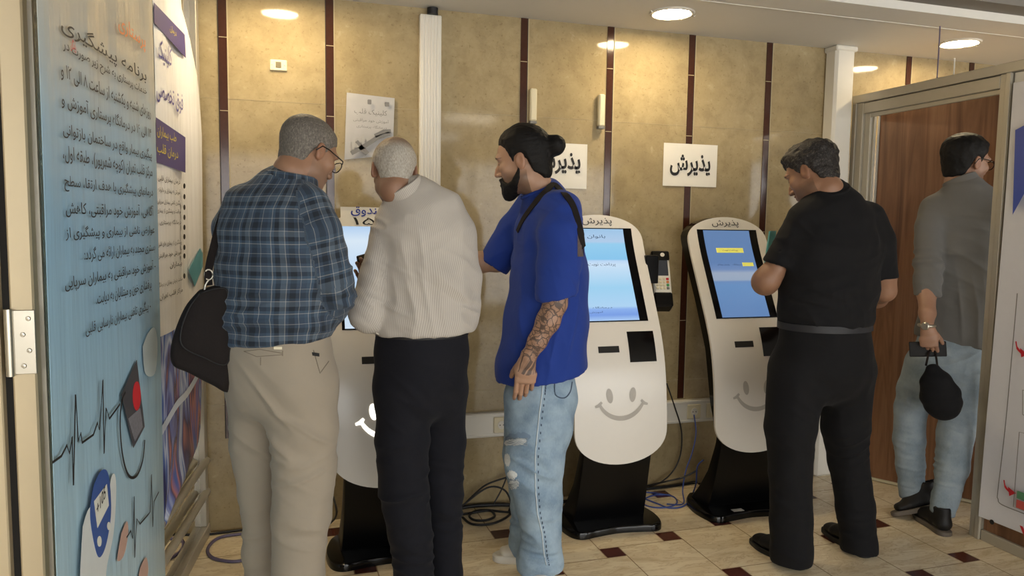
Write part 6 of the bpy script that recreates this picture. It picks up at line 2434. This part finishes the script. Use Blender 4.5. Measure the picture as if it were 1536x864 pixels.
    jeans = garment('jeans', root, lo, hi, 0.006, [(ll, 0), (rl, 0.014), (pv, 0.055)], M['denim_l'], cuts=[(down(P(811, 858, 2.73), 0.022), (0, 0, -1))], fold=fold, base=0.004, seed=33)
    bpy.context.view_layer.update()

    def surf(o, x, y, out):
        dep = o.evaluated_get(bpy.context.evaluated_depsgraph_get())
        hit, loc, nr, _ = dep.ray_cast(Vector(CAM - ORIG[o.name]), Vector(unit(ray(x, y))))
        if not hit:
            return None
        return np.array(loc) + ORIG[o.name] + np.array(nr) * out

    def patch(name, pix, mat, o=jeans, out=0.002, jag=3):
        """a torn hole: a thin frayed patch lying on the cloth; pix = (x, y0, y1) columns"""
        V, F = [], []
        rows_ = 5
        for (x, y0, y1) in pix:
            for j in range(rows_):
                q = surf(o, x, y0 + (y1 - y0) * j / (rows_ - 1), out)
                V.append(q if q is not None else (V[-1] if V else P(x, y0, 2.6)))
        for i in range(len(pix) - 1):
            for j in range(rows_ - 1):
                a = i * rows_ + j
                F.append((a, a + 1, a + rows_ + 1, a + rows_))
        return mk(name, V, F, mat, root, smooth=True)
    wf = plain('white_frayed_cotton', srgb(206, 210, 210), 0.9, mottle=0.25, scale=160)
    df = plain('grey_blue_denim_hole', srgb(110, 130, 152), 0.9, mottle=0.2)
    rnd = random.Random(4)

    def tear(nm, x0, x1, cy, h, slope, mat, out):
        cols = []
        n = 16
        for i in range(n + 1):
            u = 2 * i / n - 1
            q = h * max(0.06, 1 - abs(u) ** 3) ** 0.6
            c = cy + slope * (i / n - 0.5) * (x1 - x0)
            cols.append((x0 + (x1 - x0) * i / n, c - q * (0.7 + 0.5 * rnd.random()), c + q * (0.7 + 0.5 * rnd.random())))
        return patch(nm, cols, mat, out=out)
    tear('torn_denim', 757, 796, 657, 8, -0.08, df, 0.0014)
    tear('frayed_tear', 757, 790, 663, 5.5, -0.12, wf, 0.0022)
    tear('frayed_tear', 761, 776, 712, 6, 0.1, wf, 0.002)
    tear('frayed_tear', 763, 779, 726, 7.5, -0.1, wf, 0.002)
    tear('frayed_tear', 757, 766, 690, 9, 0.3, wf, 0.0016)
    b_ = MB()
    for (x0, x1, y0, y1, n) in ((757, 791, 656, 669, 7), (763, 779, 717, 734, 6)):
        for i in range(n):
            y = y0 + (y1 - y0) * (i + rnd.random()) / n
            q = [surf(jeans, x0 + (x1 - x0) * k / 8 + rnd.random(), y + rnd.uniform(-1.2, 1.2), 0.0032) for k in range(9)]
            q = [p for p in q if p is not None]
            if len(q) > 3:
                b_.tube(q, 0.0010, 5)
    b_.build('loose_threads', plain('grey_cotton_thread', srgb(150, 160, 170), 0.9), root)
    # side seam with pale stitches
    sm = plain('pale_denim_seam', srgb(186, 198, 206), 0.9)
    seam = [(815, 572), (813, 590), (808, 630), (803, 680), (803, 730), (806, 770), (813, 800), (816, 830), (820, 850)]
    sd_ = []
    for i in range(len(seam) - 1):
        for k in range(8):
            sd_.append([seam[i][j] * (1 - k / 8) + seam[i + 1][j] * k / 8 for j in (0, 1)])
    q = [surf(jeans, x, y, 0.0006) for x, y in sd_]
    MB().tube([p for p in q if p is not None], 0.0028, 6).build('side_seam', sm, root, smooth=True)
    b_ = MB()
    for i in range(34):
        f = i / 34 * (len(seam) - 1)
        k = int(f)
        x, y = [seam[k][j] * (1 - f + k) + seam[k + 1][j] * (f - k) for j in (0, 1)]
        p0, p1 = surf(jeans, x + 4.5, y, 0.0012), surf(jeans, x + 4.5, y + 3.4, 0.0012)
        if p0 is not None and p1 is not None:
            b_.tube([p0, p1], 0.0024, 5)
    b_.build('stitching', plain('dark_denim_stitch', srgb(70, 86, 106), 0.9), root)
    q = [surf(jeans, x, y, 0.0008) for x, y in ((832, 573), (833, 592), (846, 597), (855, 588), (858, 573))]
    MB().tube(catmull([p for p in q if p is not None], 4), 0.0025, 6).build('back_pocket', plain('dark_denim_stitch', srgb(70, 86, 106), 0.9), root, smooth=True)
    # hair pulled back into a bun
    bun = ball(hd.w(0.0, -0.130, 0.036), (0.040, 0.042, 0.041))
    tie = Limb([(hd.w(0, -0.085, 0.035), 0.034), (hd.w(0, -0.108, 0.036), 0.024)], hd.r)
    nape = Limb([(hd.w(0, -0.078, 0.0), 0.048, 0.030), (hd.w(0, -0.075, -0.050), 0.042, 0.024), (hd.w(0, -0.070, -0.085), 0.030, 0.014)], hd.r)
    V, F = hd.hair([(-0.13, -0.055), (-0.085, -0.060), (-0.045, -0.048), (-0.030, 0.000), (-0.010, 0.020), (0.010, 0.022), (0.022, -0.004), (0.030, 0.020), (0.044, 0.055), (0.066, 0.072), (0.11, 0.086)], (0.008, 0.013), top=lambda x, y, z: 0.010 * np.clip((z - 0.05) / 0.05, 0, 1) * np.clip(1 - np.abs(y + 0.01) / 0.09, 0, 1), extra=[tie, bun, nape], noise=0.0016, nscale=60, stretch=(2.0, 0.3, 2.0))
    mk('hair', V, F, M['hair_black'], root, smooth=True, attrs={'hp': hd.locv(V)})
    # beard
    r = 0.16 * hd.s
    v = Vol(hd.c - r, hd.c + r, 0.0036)

    def fb(X, Y_, Z):
        x, y, z = hd.loc(X, Y_, Z)
        ax2 = np.abs(x)
        d = hd.sdf(X, Y_, Z) / hd.s
        grow = np.clip((-0.030 - z) / 0.05, 0, 1) * np.clip((y + 0.01) / 0.05, 0, 1)
        d = d - 0.0015 - 0.007 * grow
        d = smin(d, ball((0, 0.082, -0.110), (0.022, 0.022, 0.024))(x, y, z), 0.02)
        top = np.interp(y, [-0.02, 0.0, 0.02, 0.045, 0.062, 0.078, 0.088, 0.12], [0.004, -0.004, -0.036, -0.064, -0.070, -0.062, -0.042, -0.042]) + 0 * x
        d = smax(d, z - top, 0.006)
        back = np.interp(z, [-0.13, -0.09, -0.06, -0.03, 0.02], [0.055, 0.028, 0.006, 0.002, 0.006]) + 0 * x
        d = smax(d, back - y, 0.006)
        d = smax(d, -ball((0, 0.100, -0.0605), (0.020, 0.022, 0.0095))(x, y, z), 0.003)
        d = smax(d, -ball((0, 0.112, -0.030), (0.020, 0.018, 0.013))(x, y, z), 0.003)
        return d * hd.s
    v.add(fb, 0, box=(hd.c - r, hd.c + r))
    V, F = v.mesh(1)
    L = hd.locv(V)
    V = V + normals(V, F) * (0.0016 * vnoise(L * 110, 8))[:, None]
    mk('beard', V, F, M['hair_black'], root, smooth=True, attrs={'hp': L})
    # body
    nk = Limb([(hd.w(0, -0.022, -0.03), 0.052, 0.056), (hd.w(0, -0.030, -0.085), 0.052, 0.058), (P(809, 288, Y), 0.060, 0.062)], hd.r)
    tb = Limb([(P(810, 610, Y), 0.13, 0.10), (P(815, 480, Y), 0.14, 0.105), (P(822, 390, Y), 0.155, 0.11), (P(822, 335, Y), 0.15, 0.095), (P(815, 300, Y), 0.09, 0.07)], S_, 0.7)
    wr = P(792, 538, 2.62)
    lb = Limb([(P(836, 320, 2.70), 0.055), (P(838, 400, 2.61), 0.048), (P(833, 455, 2.60), 0.043), (P(822, 482, 2.605), 0.043), (P(806, 512, 2.615), 0.034), (wr, 0.0265, 0.024)], F_, 0.8, 0.02)
    wr2 = P(692, 394, 3.07)
    rb = Limb([(P(800, 318, 2.97), 0.052), (P(745, 392, 3.045), 0.044), (P(722, 393, 3.06), 0.043), (wr2, 0.030)], (0, 0, 1), 0.8, 0.02)
    lg = [Limb([(l.p[0], 0.075), (l.p[2], 0.05), (down(l.p[-1], 0.09), 0.035)], S_) for l in (ll, rl)]
    lo, hi = bb(tb, lb, rb, nk, *lg, m=0.13)
    hi[2] = hd.c[2] + 0.17
    lo[0] -= 0.08
    ad = unit(P(786, 585, 2.625) - wr)
    body_mesh('body', root, hd, lo, hi, [(tb, 0), (lb, 0.03), (rb, 0.03), (lg[0], 0.04), (lg[1], 0.04)], M['skin_c'], neck=nk, ink=lb,
              hands=[dict(args=(wr, ad, (0.3, 1.0, 0.05), (-1, 0.25, 0.0), [(14, 24, 16), (18, 28, 18), (22, 32, 20), (26, 34, 22)]), kw=dict(thumb=(0.35, 0.6), spread=1.2, size=1.04), zone=zone(wr + ad * 0.08, 0.11), step=0.0028),
                     dict(args=(wr2, (-0.95, 0.1, 0.05), (0, 0.3, -1), (0.1, 1, 0.3), REST), zone=zone(wr2, 0.12), fine=False)])
    # crossbody strap lying on the shirt
    pix = [(829, 278), (818, 290), (806, 302), (795, 316), (785, 331), (777, 348)]
    q = [surf(shirt, x, y, 0.002) for x, y in pix]
    q = [p for p in q if p is not None]
    far = [P(768, 380, 2.90), P(760, 440, 2.98), P(790, 500, 3.05)]
    bk = [surf(shirt, x, y, 0.002) for x, y in ((874, 372), (870, 350), (864, 325), (857, 306), (847, 292), (838, 284))]
    pts = catmull([p for p in bk if p is not None] + q, 5)
    V, F = [], []
    for i, p in enumerate(pts):
        d = unit(pts[min(i + 1, len(pts) - 1)] - pts[max(i - 1, 0)])
        out = unit(p - np.array([tr.p[3][0], tr.p[3][1], p[2] - 0.08]))
        w_ = unit(np.cross(d, out))
        for sx, sn in ((-1, -1), (1, -1), (1, 1), (-1, 1)):
            V.append(p + w_ * 0.0125 * sx + out * (0.003 + 0.0018 * sn))
    for i in range(len(pts) - 1):
        for k in range(4):
            k2 = (k + 1) % 4
            F.append((i * 4 + k, i * 4 + k2, i * 4 + 4 + k2, i * 4 + 4 + k))
    F.append((3, 2, 1, 0))
    e = (len(pts) - 1) * 4
    F.append((e, e + 1, e + 2, e + 3))
    mk('crossbody_strap', V, F, M['nylon'], root, smooth=0.8)
    # print on the back of the shirt
    bpix = [(868, 345), (872, 345), (876, 346), (879, 348)]
    def bp(y0, y1, mat, nm):
        V, F = [], []
        for x in (866, 869, 872, 875, 878):
            for y in np.linspace(y0, y1, 5):
                q_ = surf(shirt, x, y, 0.0016)
                if q_ is None:
                    q_ = V[-1] if V else P(x, y, 2.8)
                V.append(q_)
        for i in range(4):
            for j in range(4):
                a = i * 5 + j
                F.append((a, a + 1, a + 6, a + 5))
        mk(nm, V, F, mat, root, smooth=True)
    bp(352, 385, plain('mottled_photo_print', srgb(92, 80, 78), 0.8, mottle=0.6, scale=90), 'back_print')
    # sneakers
    fl = P(811, 858, 2.73)
    shoe('sneaker', root, (fl[0] + 0.03, 2.79, 0), (fl[0] - 0.075, 2.53, 0), M['sneaker'], M['sneaker'], laces=M['sneaker'], sneaker=True, hgt=0.105)
    h_ = on_floor(745, 846)
    shoe('sneaker', root, (h_[0] + 0.272, h_[1] - 0.005, 0), (h_[0] - 0.005, h_[1] + 0.03, 0), M['sneaker'], M['sneaker'], laces=M['sneaker'], sneaker=True, hgt=0.105)


tattoo_man()


# ---------------------------------------------------------------- 4. man in black at the right kiosk
def black_man():
    F_, S_ = AZ(-4)
    Y = 2.66
    root = thing('person', (2.26, 2.66, 0), 'person all in black with a grey belt, holding a turquoise folder at the right kiosk', 'person')
    hd = Head(P(1220, 262, 2.70), -24, 26, -4, 1.06)
    tr = Limb([(P(1237, 510, Y), 0.190, 0.150), (P(1238, 482, Y), 0.198, 0.158), (P(1239, 465, Y), 0.208, 0.165), (P(1243, 430, Y), 0.215, 0.170), (P(1248, 375, Y), 0.222, 0.160), (P(1249, 332, Y), 0.190, 0.134), (P(1245, 310, Y), 0.140, 0.104), (P(1240, 296, Y + .01), 0.092, 0.086), (P(1237, 284, Y + .02), 0.068, 0.072)], S_, 0.5, 0.03)
    il = Limb([(P(1163, 414, 2.705), 0.061), (P(1178, 380, 2.69), 0.056)], F_, 0.5)
    ir = Limb([(P(1324, 434, 2.66), 0.061), (P(1319, 392, 2.66), 0.056)], F_, 0.5)
    ls = Limb([(P(1206, 328, 2.66), 0.070), (P(1192, 358, 2.68), 0.068), (P(1169, 398, 2.70), 0.070)], F_, 0.9, 0.02, clip=(P(1167, 397, 2.70), P(1166, 398, 2.70) - P(1183, 350, 2.68)), hollow=il)
    rs = Limb([(P(1298, 328, 2.66), 0.080), (P(1312, 362, 2.66), 0.080), (P(1322, 418, 2.66), 0.070)], F_, 0.9, 0.02, clip=(P(1325, 417, 2.66), (0.05, 0, -1)), hollow=ir)
    lo, hi = bb(tr, ls, rs)
    fold = [(P(1200, 440, 2.5), 0.16, (0.3, 0, 1), 0.055, 0.006), (P(1290, 440, 2.5), 0.16, (-0.3, 0, 1), 0.055, 0.006), (P(1240, 400, 2.5), 0.16, (0.2, 0, 1), 0.08, 0.004), (P(1190, 360, 2.6), 0.1, (1, 0, 0.6), 0.05, 0.005), (P(1310, 370, 2.6), 0.1, (1, 0, -0.4), 0.05, 0.005), (P(1240, 475, 2.5), 0.16, (0.9, 0, 0.4), 0.06, 0.004)]
    garment('polo_shirt', root, lo, hi, 0.006, [(tr, 0.0), (ls, 0.035), (rs, 0.035)], M['black'],
            cuts=[(P(1238, 484, Y), (0.0, 0, -1), None)], fold=fold, base=0.0035, seed=41)
    pv = Limb([(P(1237, 480, Y), 0.200, 0.160), (P(1237, 530, Y), 0.206, 0.168), (P(1237, 555, Y), 0.198, 0.160), (P(1235, 578, Y), 0.17, 0.12)], S_, 0.5, 0.03)
    fl, fr_ = on_floor(1182, 846), on_floor(1288, 828)
    ll = Limb([(P(1194, 556, 2.65), 0.114), (P(1186, 640, 2.64), 0.104), (P(1185, 710, 2.63), 0.086), (P(1186, 780, 2.61), 0.086), (P(1187, 825, 2.60), 0.086), (P(1187, 846, 2.60), 0.088)], S_, 0.9, 0.02, clip=(P(1187, 842, 2.60), (0, 0, -1)))
    rl = Limb([(P(1274, 556, 2.66), 0.112), (P(1268, 640, 2.68), 0.098), (P(1272, 690, 2.69), 0.084), (P(1283, 760, 2.66), 0.078), (P(1288, 815, 2.63), 0.074), (P(1289, 836, 2.62), 0.076)], S_, 0.9, 0.02, clip=(P(1289, 828, 2.62), (0, 0, -1)))
    lo, hi = bb(pv, ll, rl)
    fold = [(P(1186, 800, 2.5), 0.14, (0.2, 0, 1), 0.055, 0.007), (P(1285, 800, 2.54), 0.13, (-0.2, 0, 1), 0.05, 0.006), (P(1186, 690, 2.54), 0.14, (0.5, 0, 1), 0.06, 0.006), (P(1275, 680, 2.58), 0.14, (-0.5, 0, 1), 0.06, 0.006), (P(1237, 600, 2.5), 0.12, (0.7, 0, 1), 0.06, 0.005)]
    garment('trousers', root, lo, hi, 0.0066, [(ll, 0), (rl, 0.014), (pv, 0.055)], M['blackt'], fold=fold, base=0.004, seed=43)
    stripes_flat('belt', root, pv, P(1237, 492, Y)[2], P(1237, 482, Y)[2], 0.010, M['belt'])
    V, F = hd.hair([(-0.13, -0.056), (-0.085, -0.060), (-0.045, -0.042), (-0.024, 0.010), (-0.006, 0.016), (0.018, 0.004), (0.030, 0.030), (0.055, 0.055), (0.10, 0.068)], (0.006, 0.020), top=lambda x, y, z: 0.010 * np.clip((y + 0.02) / 0.1, 0, 1) * np.clip((z - 0.06) / 0.04, 0, 1), noise=0.0055, nscale=42)
    mk('hair', V, F, M['hair_salt'], root, smooth=True, attrs={'hp': hd.locv(V)})
    nk = Limb([(hd.w(0, -0.022, -0.03), 0.056, 0.062), (hd.w(0, -0.032, -0.085), 0.058, 0.063), (P(1240, 296, Y + .01), 0.066, 0.068)], hd.r)
    collar('collar', root, nk.p[1] * 0.28 + nk.p[2] * 0.72, unit(nk.p[1] - nk.p[2]) * 0.6 + np.array([0, 0, 0.6]), F_, 0.076, 0.089, 0.040, M['black'])
    tb = Limb([(P(1237, 565, Y), 0.14, 0.10), (P(1238, 500, Y), 0.17, 0.13), (P(1245, 400, Y), 0.185, 0.135), (P(1248, 340, Y), 0.18, 0.115), (P(1244, 308, Y), 0.10, 0.08)], S_, 0.7)
    wl, wrr = P(1178, 396, 2.93), P(1280, 430, 2.98)
    lb = Limb([(P(1205, 336, 2.67), 0.050), (P(1174, 388, 2.70), 0.050), (P(1150, 420, 2.71), 0.050), (P(1147, 424, 2.74), 0.049), (P(1160, 412, 2.84), 0.044), (wl, 0.030)], F_, 0.8, 0.03)
    rb = Limb([(P(1298, 336, 2.66), 0.055), (P(1325, 415, 2.66), 0.050), (P(1326, 436, 2.67), 0.047), (P(1316, 446, 2.78), 0.044), (wrr, 0.030)], F_, 0.8, 0.03)
    lg = [Limb([(l.p[0], 0.066), (l.p[2], 0.050), (down(l.p[-1], 0.09), 0.038)], S_) for l in (ll, rl)]
    lo, hi = bb(tb, lb, rb, nk, *lg, m=0.12)
    hi[2] = hd.c[2] + 0.17
    ad = unit(np.array([0.28, 0.90, 0.30]))
    body_mesh('body', root, hd, lo, hi, [(tb, 0), (lb, 0.03), (rb, 0.03), (lg[0], 0.04), (lg[1], 0.04)], M['skin_d'], neck=nk,
              hands=[dict(args=(wl, ad, (0.9, -0.3, 0.2), (0.1, -0.2, 1), GRIP), kw=dict(thumb=(0.5, 0.7)), zone=zone(wl + ad * 0.07, 0.11), step=0.0035),
                     dict(args=(wrr, (-0.4, 0.9, 0.1), (-0.8, -0.3, 0), (0, 0, 1), REST), zone=zone(wrr, 0.12), fine=False)])
    hl, tl = on_floor(1206, 856), on_floor(1127, 812)
    shoe('shoe', root, hl, tl, M['leather'], M['solek'], hgt=0.095)
    hl, tl = on_floor(1303, 838), on_floor(1236, 795)
    shoe('shoe', root, hl, tl, M['leather'], M['solek'], hgt=0.095)
    t = thing('turquoise_folder', tuple(P(1166, 375, 3.0)), 'turquoise folder held upright by the man in black', 'folder')
    X_, Z_ = unit((0.75, 0.66, 0.0)), unit((0.16, 0.05, 1))
    Y_ = np.cross(Z_, X_)
    fr = (P(1154, 378, 2.99), X_, Y_, Z_)
    tq = plain('turquoise_card', srgb(104, 218, 224), 0.5, mottle=0.03)
    MB().box((-0.06, -0.003, -0.08), (0.07, -0.001, 0.10), frame=fr).build('cover', tq, t)
    MB().box((-0.06, 0.001, -0.08), (0.07, 0.003, 0.098), frame=fr).build('back_cover', tq, t)
    MB().box((-0.056, -0.001, -0.078), (0.066, 0.001, 0.094), frame=fr).build('paper_sheets', M['paper'], t)


black_man()


# ---------------------------------------------------------------- 5. man in grey stepping through the door
def grey_man():
    F_, S_ = AZ(48)
    Y = 2.87
    root = thing('person', (3.05, 2.85, 0), 'person in grey shirt and pale jeans walking through the door with a cap in hand', 'person')
    hd = Head(P(1447, 246, 2.90), 92, 6, 0, 1.06)
    tr = Limb([(P(1437, 535, Y), 0.195, 0.140), (P(1440, 500, Y), 0.196, 0.142), (P(1445, 440, Y), 0.186, 0.140), (P(1448, 370, Y), 0.194, 0.135), (P(1449, 320, Y), 0.190, 0.118), (P(1448, 300, Y), 0.140, 0.096), (P(1447, 286, Y), 0.086, 0.078), (P(1447, 276, Y + .01), 0.062, 0.064)], S_, 0.3, 0.03)
    il = Limb([(P(1390, 462, 2.855), 0.050), (P(1390, 425, 2.875), 0.045)], F_, 0.5)
    la = Limb([(P(1404, 312, 2.95), 0.070), (P(1395, 340, 2.93), 0.067), (P(1392, 400, 2.89), 0.060), (P(1391, 448, 2.86), 0.057)], F_, 0.9, 0.02, clip=(P(1390, 444, 2.86), (0, 0, -1)), hollow=il)
    ra = Limb([(P(1488, 312, 2.76), 0.066), (P(1495, 340, 2.79), 0.064), (P(1494, 400, 2.82), 0.058), (P(1489, 420, 2.86), 0.050)], F_, 0.5, 0.02)
    lo, hi = bb(tr, la, ra)
    ib = Limb([(P(1437, 550, Y), 0.186, 0.131), (P(1440, 505, Y), 0.184, 0.130)], S_, 0.3)
    fold = [(P(1391, 400, 2.9), 0.12, (0.3, 0.2, 1), 0.045, 0.006), (P(1450, 400, 2.7), 0.18, (0.7, 0, 0.8), 0.09, 0.006), (P(1470, 340, 2.7), 0.13, (0.4, 0.3, 1), 0.07, 0.004), (P(1450, 470, 2.7), 0.16, (0.9, -0.9, 0.2), 0.07, 0.006), (P(1392, 435, 2.9), 0.07, (0, 0, 1), 0.028, 0.005)]
    garment('shirt', root, lo, hi, 0.006, [(tr, 0.0), (la, 0.03), (ra, 0.035)], M['grey'], cuts=[(P(1438, 514, Y), unit((-0.10, 0.08, -1)), bb(tr))],
            subs=[(ib, 0.004)], fold=fold, base=0.004, seed=51)
    pv = Limb([(P(1435, 500, Y), 0.165, 0.125), (P(1428, 545, Y), 0.176, 0.140), (P(1424, 580, Y), 0.165, 0.13)], S_, 0.5, 0.03)
    fr_ = on_floor(1408, 796)
    kl, ar = P(1366, 612, 3.0), P(1413, 768, 2.72)
    al = P(1368, 744, 2.92)
    ll = Limb([(P(1392, 550, 2.97), 0.108), (P(1376, 585, 2.98), 0.090), (kl, 0.076), (P(1364, 660, 2.97), 0.072), (P(1366, 700, 2.95), 0.062), (al, 0.058)], S_, (0.9, 0.4), 0.02)
    rl = Limb([(P(1456, 555, 2.82), 0.118), (P(1446, 600, 2.80), 0.102), (P(1433, 650, 2.77), 0.080), (P(1428, 700, 2.75), 0.072), (P(1418, 745, 2.73), 0.058), (ar, 0.054)], S_, (0.9, 0.4), 0.02)
    lo, hi = bb(pv, ll, rl)
    fold = [(P(1366, 605, 2.9), 0.10, (0.2, 0, 1), 0.035, 0.008), (P(1364, 700, 2.86), 0.13, (0, 0, 1), 0.035, 0.008), (P(1433, 635, 2.68), 0.12, (0.4, 0, 1), 0.04, 0.007), (P(1420, 745, 2.66), 0.11, (-0.1, 0, 1), 0.032, 0.008), (P(1390, 555, 2.86), 0.13, (0.8, 0, 1), 0.05, 0.006), (P(1450, 560, 2.7), 0.13, (-0.6, 0, 1), 0.05, 0.005)]
    garment('jeans', root, lo, hi, 0.006, [(ll, 0), (rl, 0.014), (pv, 0.055)], M['denim_g'], fold=fold, base=0.003, seed=53)
    V, F = hd.hair([(-0.13, -0.070), (-0.085, -0.074), (-0.045, -0.056), (-0.022, 0.004), (-0.006, 0.014), (0.018, 0.000), (0.030, 0.030), (0.055, 0.055), (0.10, 0.072)], (0.010, 0.020), noise=0.0025, nscale=50)
    mk('hair', V, F, M['hair_black'], root, smooth=True, attrs={'hp': hd.locv(V)})
    glasses(root, hd, M['frame'], M['lens'])
    nk = Limb([(hd.w(0, -0.022, -0.03), 0.054, 0.058), (hd.w(0, -0.028, -0.085), 0.054, 0.058), (P(1447, 282, Y + .01), 0.062, 0.064)], hd.r)
    collar('collar', root, nk.p[1] * 0.28 + nk.p[2] * 0.72, unit(nk.p[1] - nk.p[2]) * 0.6 + np.array([0, 0, 0.6]), F_, 0.068, 0.081, 0.042, M['grey'])
    tb = Limb([(P(1428, 580, Y), 0.14, 0.10), (P(1438, 500, Y), 0.15, 0.105), (P(1446, 400, Y), 0.165, 0.11), (P(1448, 330, Y), 0.16, 0.095), (P(1447, 298, Y), 0.09, 0.07)], S_, 0.7)
    wl = P(1391, 492, 2.76)
    wr = P(1486, 425, 2.88)
    lb = Limb([(P(1404, 318, 2.95), 0.050), (P(1392, 405, 2.885), 0.043), (P(1390, 440, 2.86), 0.042), (P(1391, 470, 2.80), 0.035), (wl, 0.028, 0.025)], F_, 0.8, 0.02)
    rb = Limb([(P(1487, 320, 2.76), 0.05), (P(1493, 400, 2.82), 0.042), (wr, 0.028)], F_, 0.8, 0.02)
    lg = [Limb([(l.p[0], 0.08), (l.p[2], 0.05), (l.p[-1] - np.array([0, 0, 0.03]), 0.036)], S_) for l in (ll, rl)]
    lo, hi = bb(tb, lb, rb, nk, *lg, m=0.12)
    hi[2] = hd.c[2] + 0.17
    ad = unit(np.array([0.10, -0.10, -1.0]))
    body_mesh('body', root, hd, lo, hi, [(tb, 0), (lb, 0.03), (rb, 0.03), (lg[0], 0.04), (lg[1], 0.04)], M['skin_e'], neck=nk,
              hands=[dict(args=(wl, ad, (0.70, 0.55, 0), (0.55, -0.75, 0), [(38, 50, 28), (42, 54, 30), (46, 56, 30), (50, 58, 32)]), kw=dict(thumb=(0.4, 0.5)), zone=zone(wl + ad * 0.08, 0.11), step=0.003),
                     dict(args=(wr, (-0.2, 0.9, -0.3), (-0.8, 0, -0.3), (0.2, 0.3, 0.9), REST), zone=zone(wr, 0.12), fine=False)])
    wt = MB()
    c = wl + np.array([0, 0.004, 0.012])
    wt.tube([c + F_ * 0.031 * math.cos(a) + S_ * 0.033 * math.sin(a) for a in np.linspace(0, 2 * math.pi, 25)], 0.0075, 8)
    o = wt.build('watch', M['steel'], root, smooth=True)
    MB().lathe([(0.001, 0), (0.019, 0), (0.019, 0.007), (0.015, 0.010), (0.001, 0.010)], c - F_ * 0.030 - S_ * 0.004, 20, axis=-F_ * 0.9 - S_ * 0.4).build('watch_case', M['steel'], o, smooth=0.6)
    # shoes: right one planted, left one rolling off its toe
    hl, tl = on_floor(1421, 806), on_floor(1383, 778)
    d = unit(tl - hl)
    shoe('shoe', root, hl, hl + d * 0.285, M['leather'], M['soleg'], hgt=0.13)
    toe = on_floor(1338, 776) + np.array([0, 0, 0.004])
    heel = P(1388, 764, 2.86)
    d = unit(heel - toe)
    shoe('shoe', root, toe + d * 0.27, toe, M['leather'], M['soleg'], hgt=0.13, up=(0.04, 0.26, 1.0))
    # phone and cap in the left hand
    t = thing('mobile_phone', tuple(P(1390, 530, 2.9)), 'black mobile phone gripped in the hand of the man in grey', 'phone')
    X_, Z_ = unit((0.72, -0.66, 0.10)), unit((0.1, 0.15, 1))
    Z_ = unit(Z_ - X_ * np.dot(X_, Z_))
    Y_ = np.cross(Z_, X_)
    fr = (wl + ad * 0.105 + np.array([0.016, 0.026, 0]), X_, Y_, Z_)
    MB().box((-0.078, -0.0045, -0.036), (0.078, 0.0045, 0.036), bev=0.003, frame=fr).build('phone_case', M['phone'], t)
    MB().box((-0.074, 0.0036, -0.033), (0.074, 0.0052, 0.033), frame=fr).build('phone_glass', M['blackgloss'], t)
    cp = thing('cap', tuple(P(1410, 600, 2.74)), 'black baseball cap hanging from the hand of the man in grey', 'cap')
    cc = P(1415, 590, 2.68)
    ax_, sd = unit(P(1429, 628, 2.68) - P(1400, 548, 2.68)), S_
    v = Vol(cc - 0.19, cc + 0.19, 0.0055)
    up = P(1400, 545, 2.69)
    v.add(Limb([(P(1399, 552, 2.70), 0.030, 0.022), (P(1403, 570, 2.69), 0.066, 0.045), (P(1410, 592, 2.69), 0.086, 0.060), (P(1415, 607, 2.69), 0.080, 0.062), (P(1417, 614, 2.69), 0.066, 0.056)], unit((0.70, -0.65, 0.25)), 0.9), 0.0)
    v.sub(ball(cc + F_ * 0.055 + np.array([-0.01, 0, 0.02]), (0.055, 0.04, 0.07)), 0.01)
    V, F = v.mesh(2)
    V, F = largest(V, F)
    mk('crown', V, F, M['black'], cp, smooth=True)
    st_ = MB()
    a, b2, c2 = wl + ad * 0.115 + np.array([0.02, 0.01, 0]), P(1392, 556, 2.72), P(1407, 560, 2.69)
    st_.tube(catmull([P(1389, 548, 2.73), a + np.array([-0.01, 0, 0.0]), a + np.array([0.012, -0.01, 0.0]), c2], 5), 0.005, 8)
    st_.build('strap', M['nylon'], cp, smooth=True)
    # curved peak
    V, F = [], []
    n = 14
    for lv in (0, 1):
        for i in range(n + 1):
            a = -0.95 + 1.9 * i / n
            for r in (0.075, 0.125):
                q = P(1418, 600, 2.68) + unit((0.70, -0.65, 0.1)) * math.sin(a) * 0.070 + ax_ * (math.cos(a) * (r - 0.05) - 0.045) + F_ * (0.035 - 0.018 * (1 - math.cos(a * 1.3)) + 0.004 * lv)
                V.append(q)
    m2 = 2 * (n + 1)
    for i in range(n):
        a = 2 * i
        F.append((a, a + 1, a + 3, a + 2))
        F.append((m2 + a, m2 + a + 2, m2 + a + 3, m2 + a + 1))
        F.append((a, a + 2, m2 + a + 2, m2 + a))
        F.append((a + 1, m2 + a + 1, m2 + a + 3, a + 3))
    F.append((0, m2, m2 + 1, 1))
    F.append((2 * n, 2 * n + 1, m2 + 2 * n + 1, m2 + 2 * n))
    mk('peak', V, F, M['black'], cp, smooth=0.8)


grey_man()
